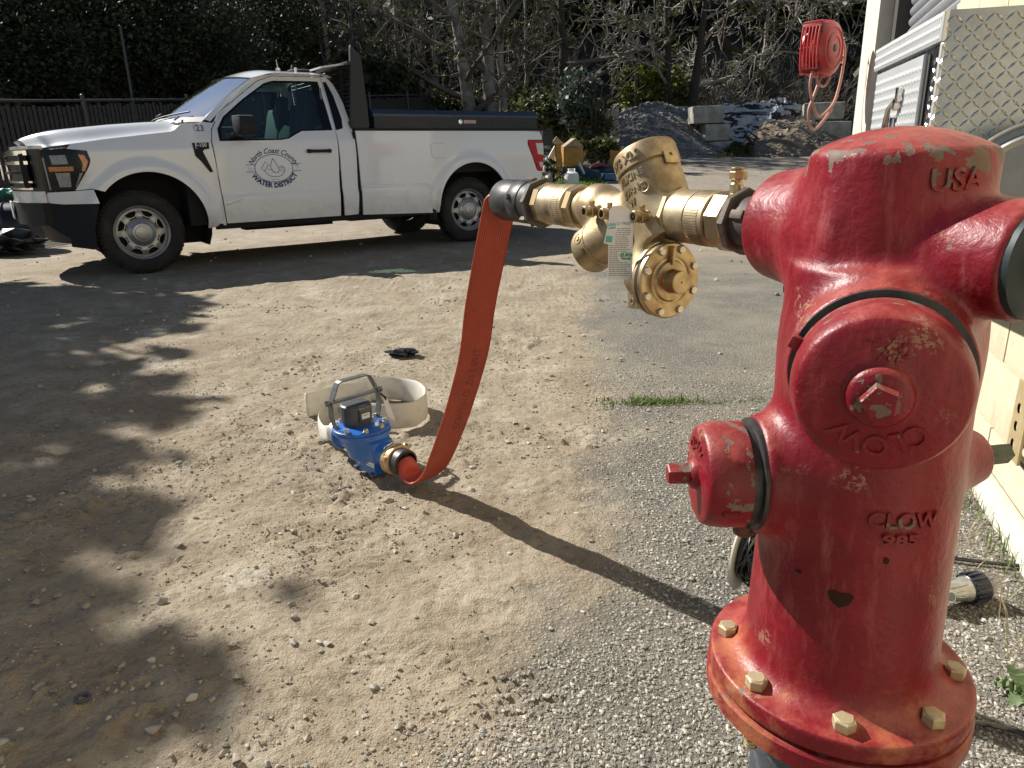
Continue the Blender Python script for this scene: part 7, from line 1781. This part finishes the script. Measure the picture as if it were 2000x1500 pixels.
# shrubs
def shrub(name, px, py, Y, w, h, mt, n, size, label, seed, grp=None, twg=True):
    c = at(px, py, Y); z0 = max(ZB(c.x, Y), float(zhill(np.array(c.x), np.array(Y))) if Y > 27.5 else -9); e = empty(name, (c.x, Y, z0), 0, label, 'shrub', grp); H = max(.4, c.z - z0 + h)
    tw = Twigs(); rs = np.random.default_rng(seed)
    for k in range(5): d = rs.normal(0, .35, 3); d[2] = 1; d /= np.linalg.norm(d); grow(tw, np.array([0, 0, 0.]), d, H * .7, .03, 1, rs, .3, .6, 2, .05, .009)
    tw.mesh('stems', bark_d, e, 4); cz = c.z - z0
    leaves('foliage', [(0, 0, cz), (w * .4, -.1, cz * .7), (-w * .4, 0, cz * .75)], [(w, w * .6, h), (w * .6, w * .5, h * .7), (w * .6, w * .5, h * .7)], n, size, mt, e, seed, 35, shell=.2); return e
shrub('sunlit_shrub', 560, 95, 27, 1.6, 1.6, leaf_b, 6000, .06, 'dark bush with sunlit yellow leaves left of the pale bare tree', 81)
shrub('yellow_shrub', 1262, 170, 27.5, .9, .9, leaf_y, 3500, .055, 'bright yellow green bush behind the back row of concrete blocks', 82)
shrub('yellow_shrub', 1315, 175, 28.4, .8, .8, leaf_y, 2500, .055, 'yellow green bush between the dark trunks', 83)
shrub('green_shrub', 745, 180, 26.5, 1.3, 1.2, leaf_d, 5000, .07, 'dark green bush behind the left end of the toolbox', 84)
shrub('green_shrub', 600, 195, 25, 1.2, .9, leaf_b, 4000, .06, 'olive bush seen between the cab and the headache rack', 85)
shrub('green_shrub', 1090, 225, 21, 1.2, .5, leaf_b, 6000, .045, 'low ivy covered mound behind the scrap heap', 86)
shrub('eucalyptus_sapling', 1132, 190, 19.5, .45, .75, leaf_e, 1600, .045, 'tall blue green sapling rising out of the scrap heap', 87)
shrub('green_shrub', 1160, 235, 19.5, .5, .45, leaf_b, 2500, .04, 'ivy bush between the sapling and the shaded blocks', 88)
shrub('green_shrub', 1175, 285, 18.0, .6, .2, leaf_b, 1800, .04, 'low leafy weeds behind the red hose coil', 89)
shrub('green_shrub', 1072, 318, 15.6, .14, .06, leaf_b, 300, .035, 'low green weeds beside the tail light', 90)
shrub('green_shrub', 1440, 290, 22.5, .4, .10, leaf_b, 900, .04, 'low green weeds growing at the foot of the three block stack', 91)
for i, (px, py) in enumerate(((1010, 205), (900, 215), (820, 212))): shrub('olive_shrub', px, py, 27.2, 1.5, .5, leaf_b, 3000, .06, ['olive brush behind the right end of the toolbox', 'olive brush behind the middle of the toolbox', 'olive brush behind the left half of the toolbox'][i], 92 + i, 'low brush behind the toolbox')
# thin dark pole beside the yellow bush
p = at(1240, 210, 26.6); g = G(); g.cyl((0, 0, 0), (0, 0, 2.6), .04, .03, n=8); g.sphere((0, 0, 2.61), .036, 8, 6); o = g.build('pole', fpost); o.location = (p.x, 26.6, ZB(p.x, 26.6)); tag(o, 'thin dark pole standing in front of the yellow green bush', 'pole')
# low railing behind the toolbox
rl_ = empty('wire_fence', B(700, 26.2), 0, 'low wire fence with wooden posts far behind the toolbox', 'fence')
for k in range(7): g = G(); g.cyl((0, 0, -.1), (0, 0, 1.35), .055, .05, n=8); g.sphere((0, 0, 1.36), .055, 8, 5); q = g.build('post', wood, rl_); q.location = (k * 1.7, k * .12, .25)
for z in (.6, .95, 1.3): g = G(); g.tube([(0, 0, z + .2), (10.2, .72, z + .2)], .012, 5); g.build('wire', fpost, rl_)
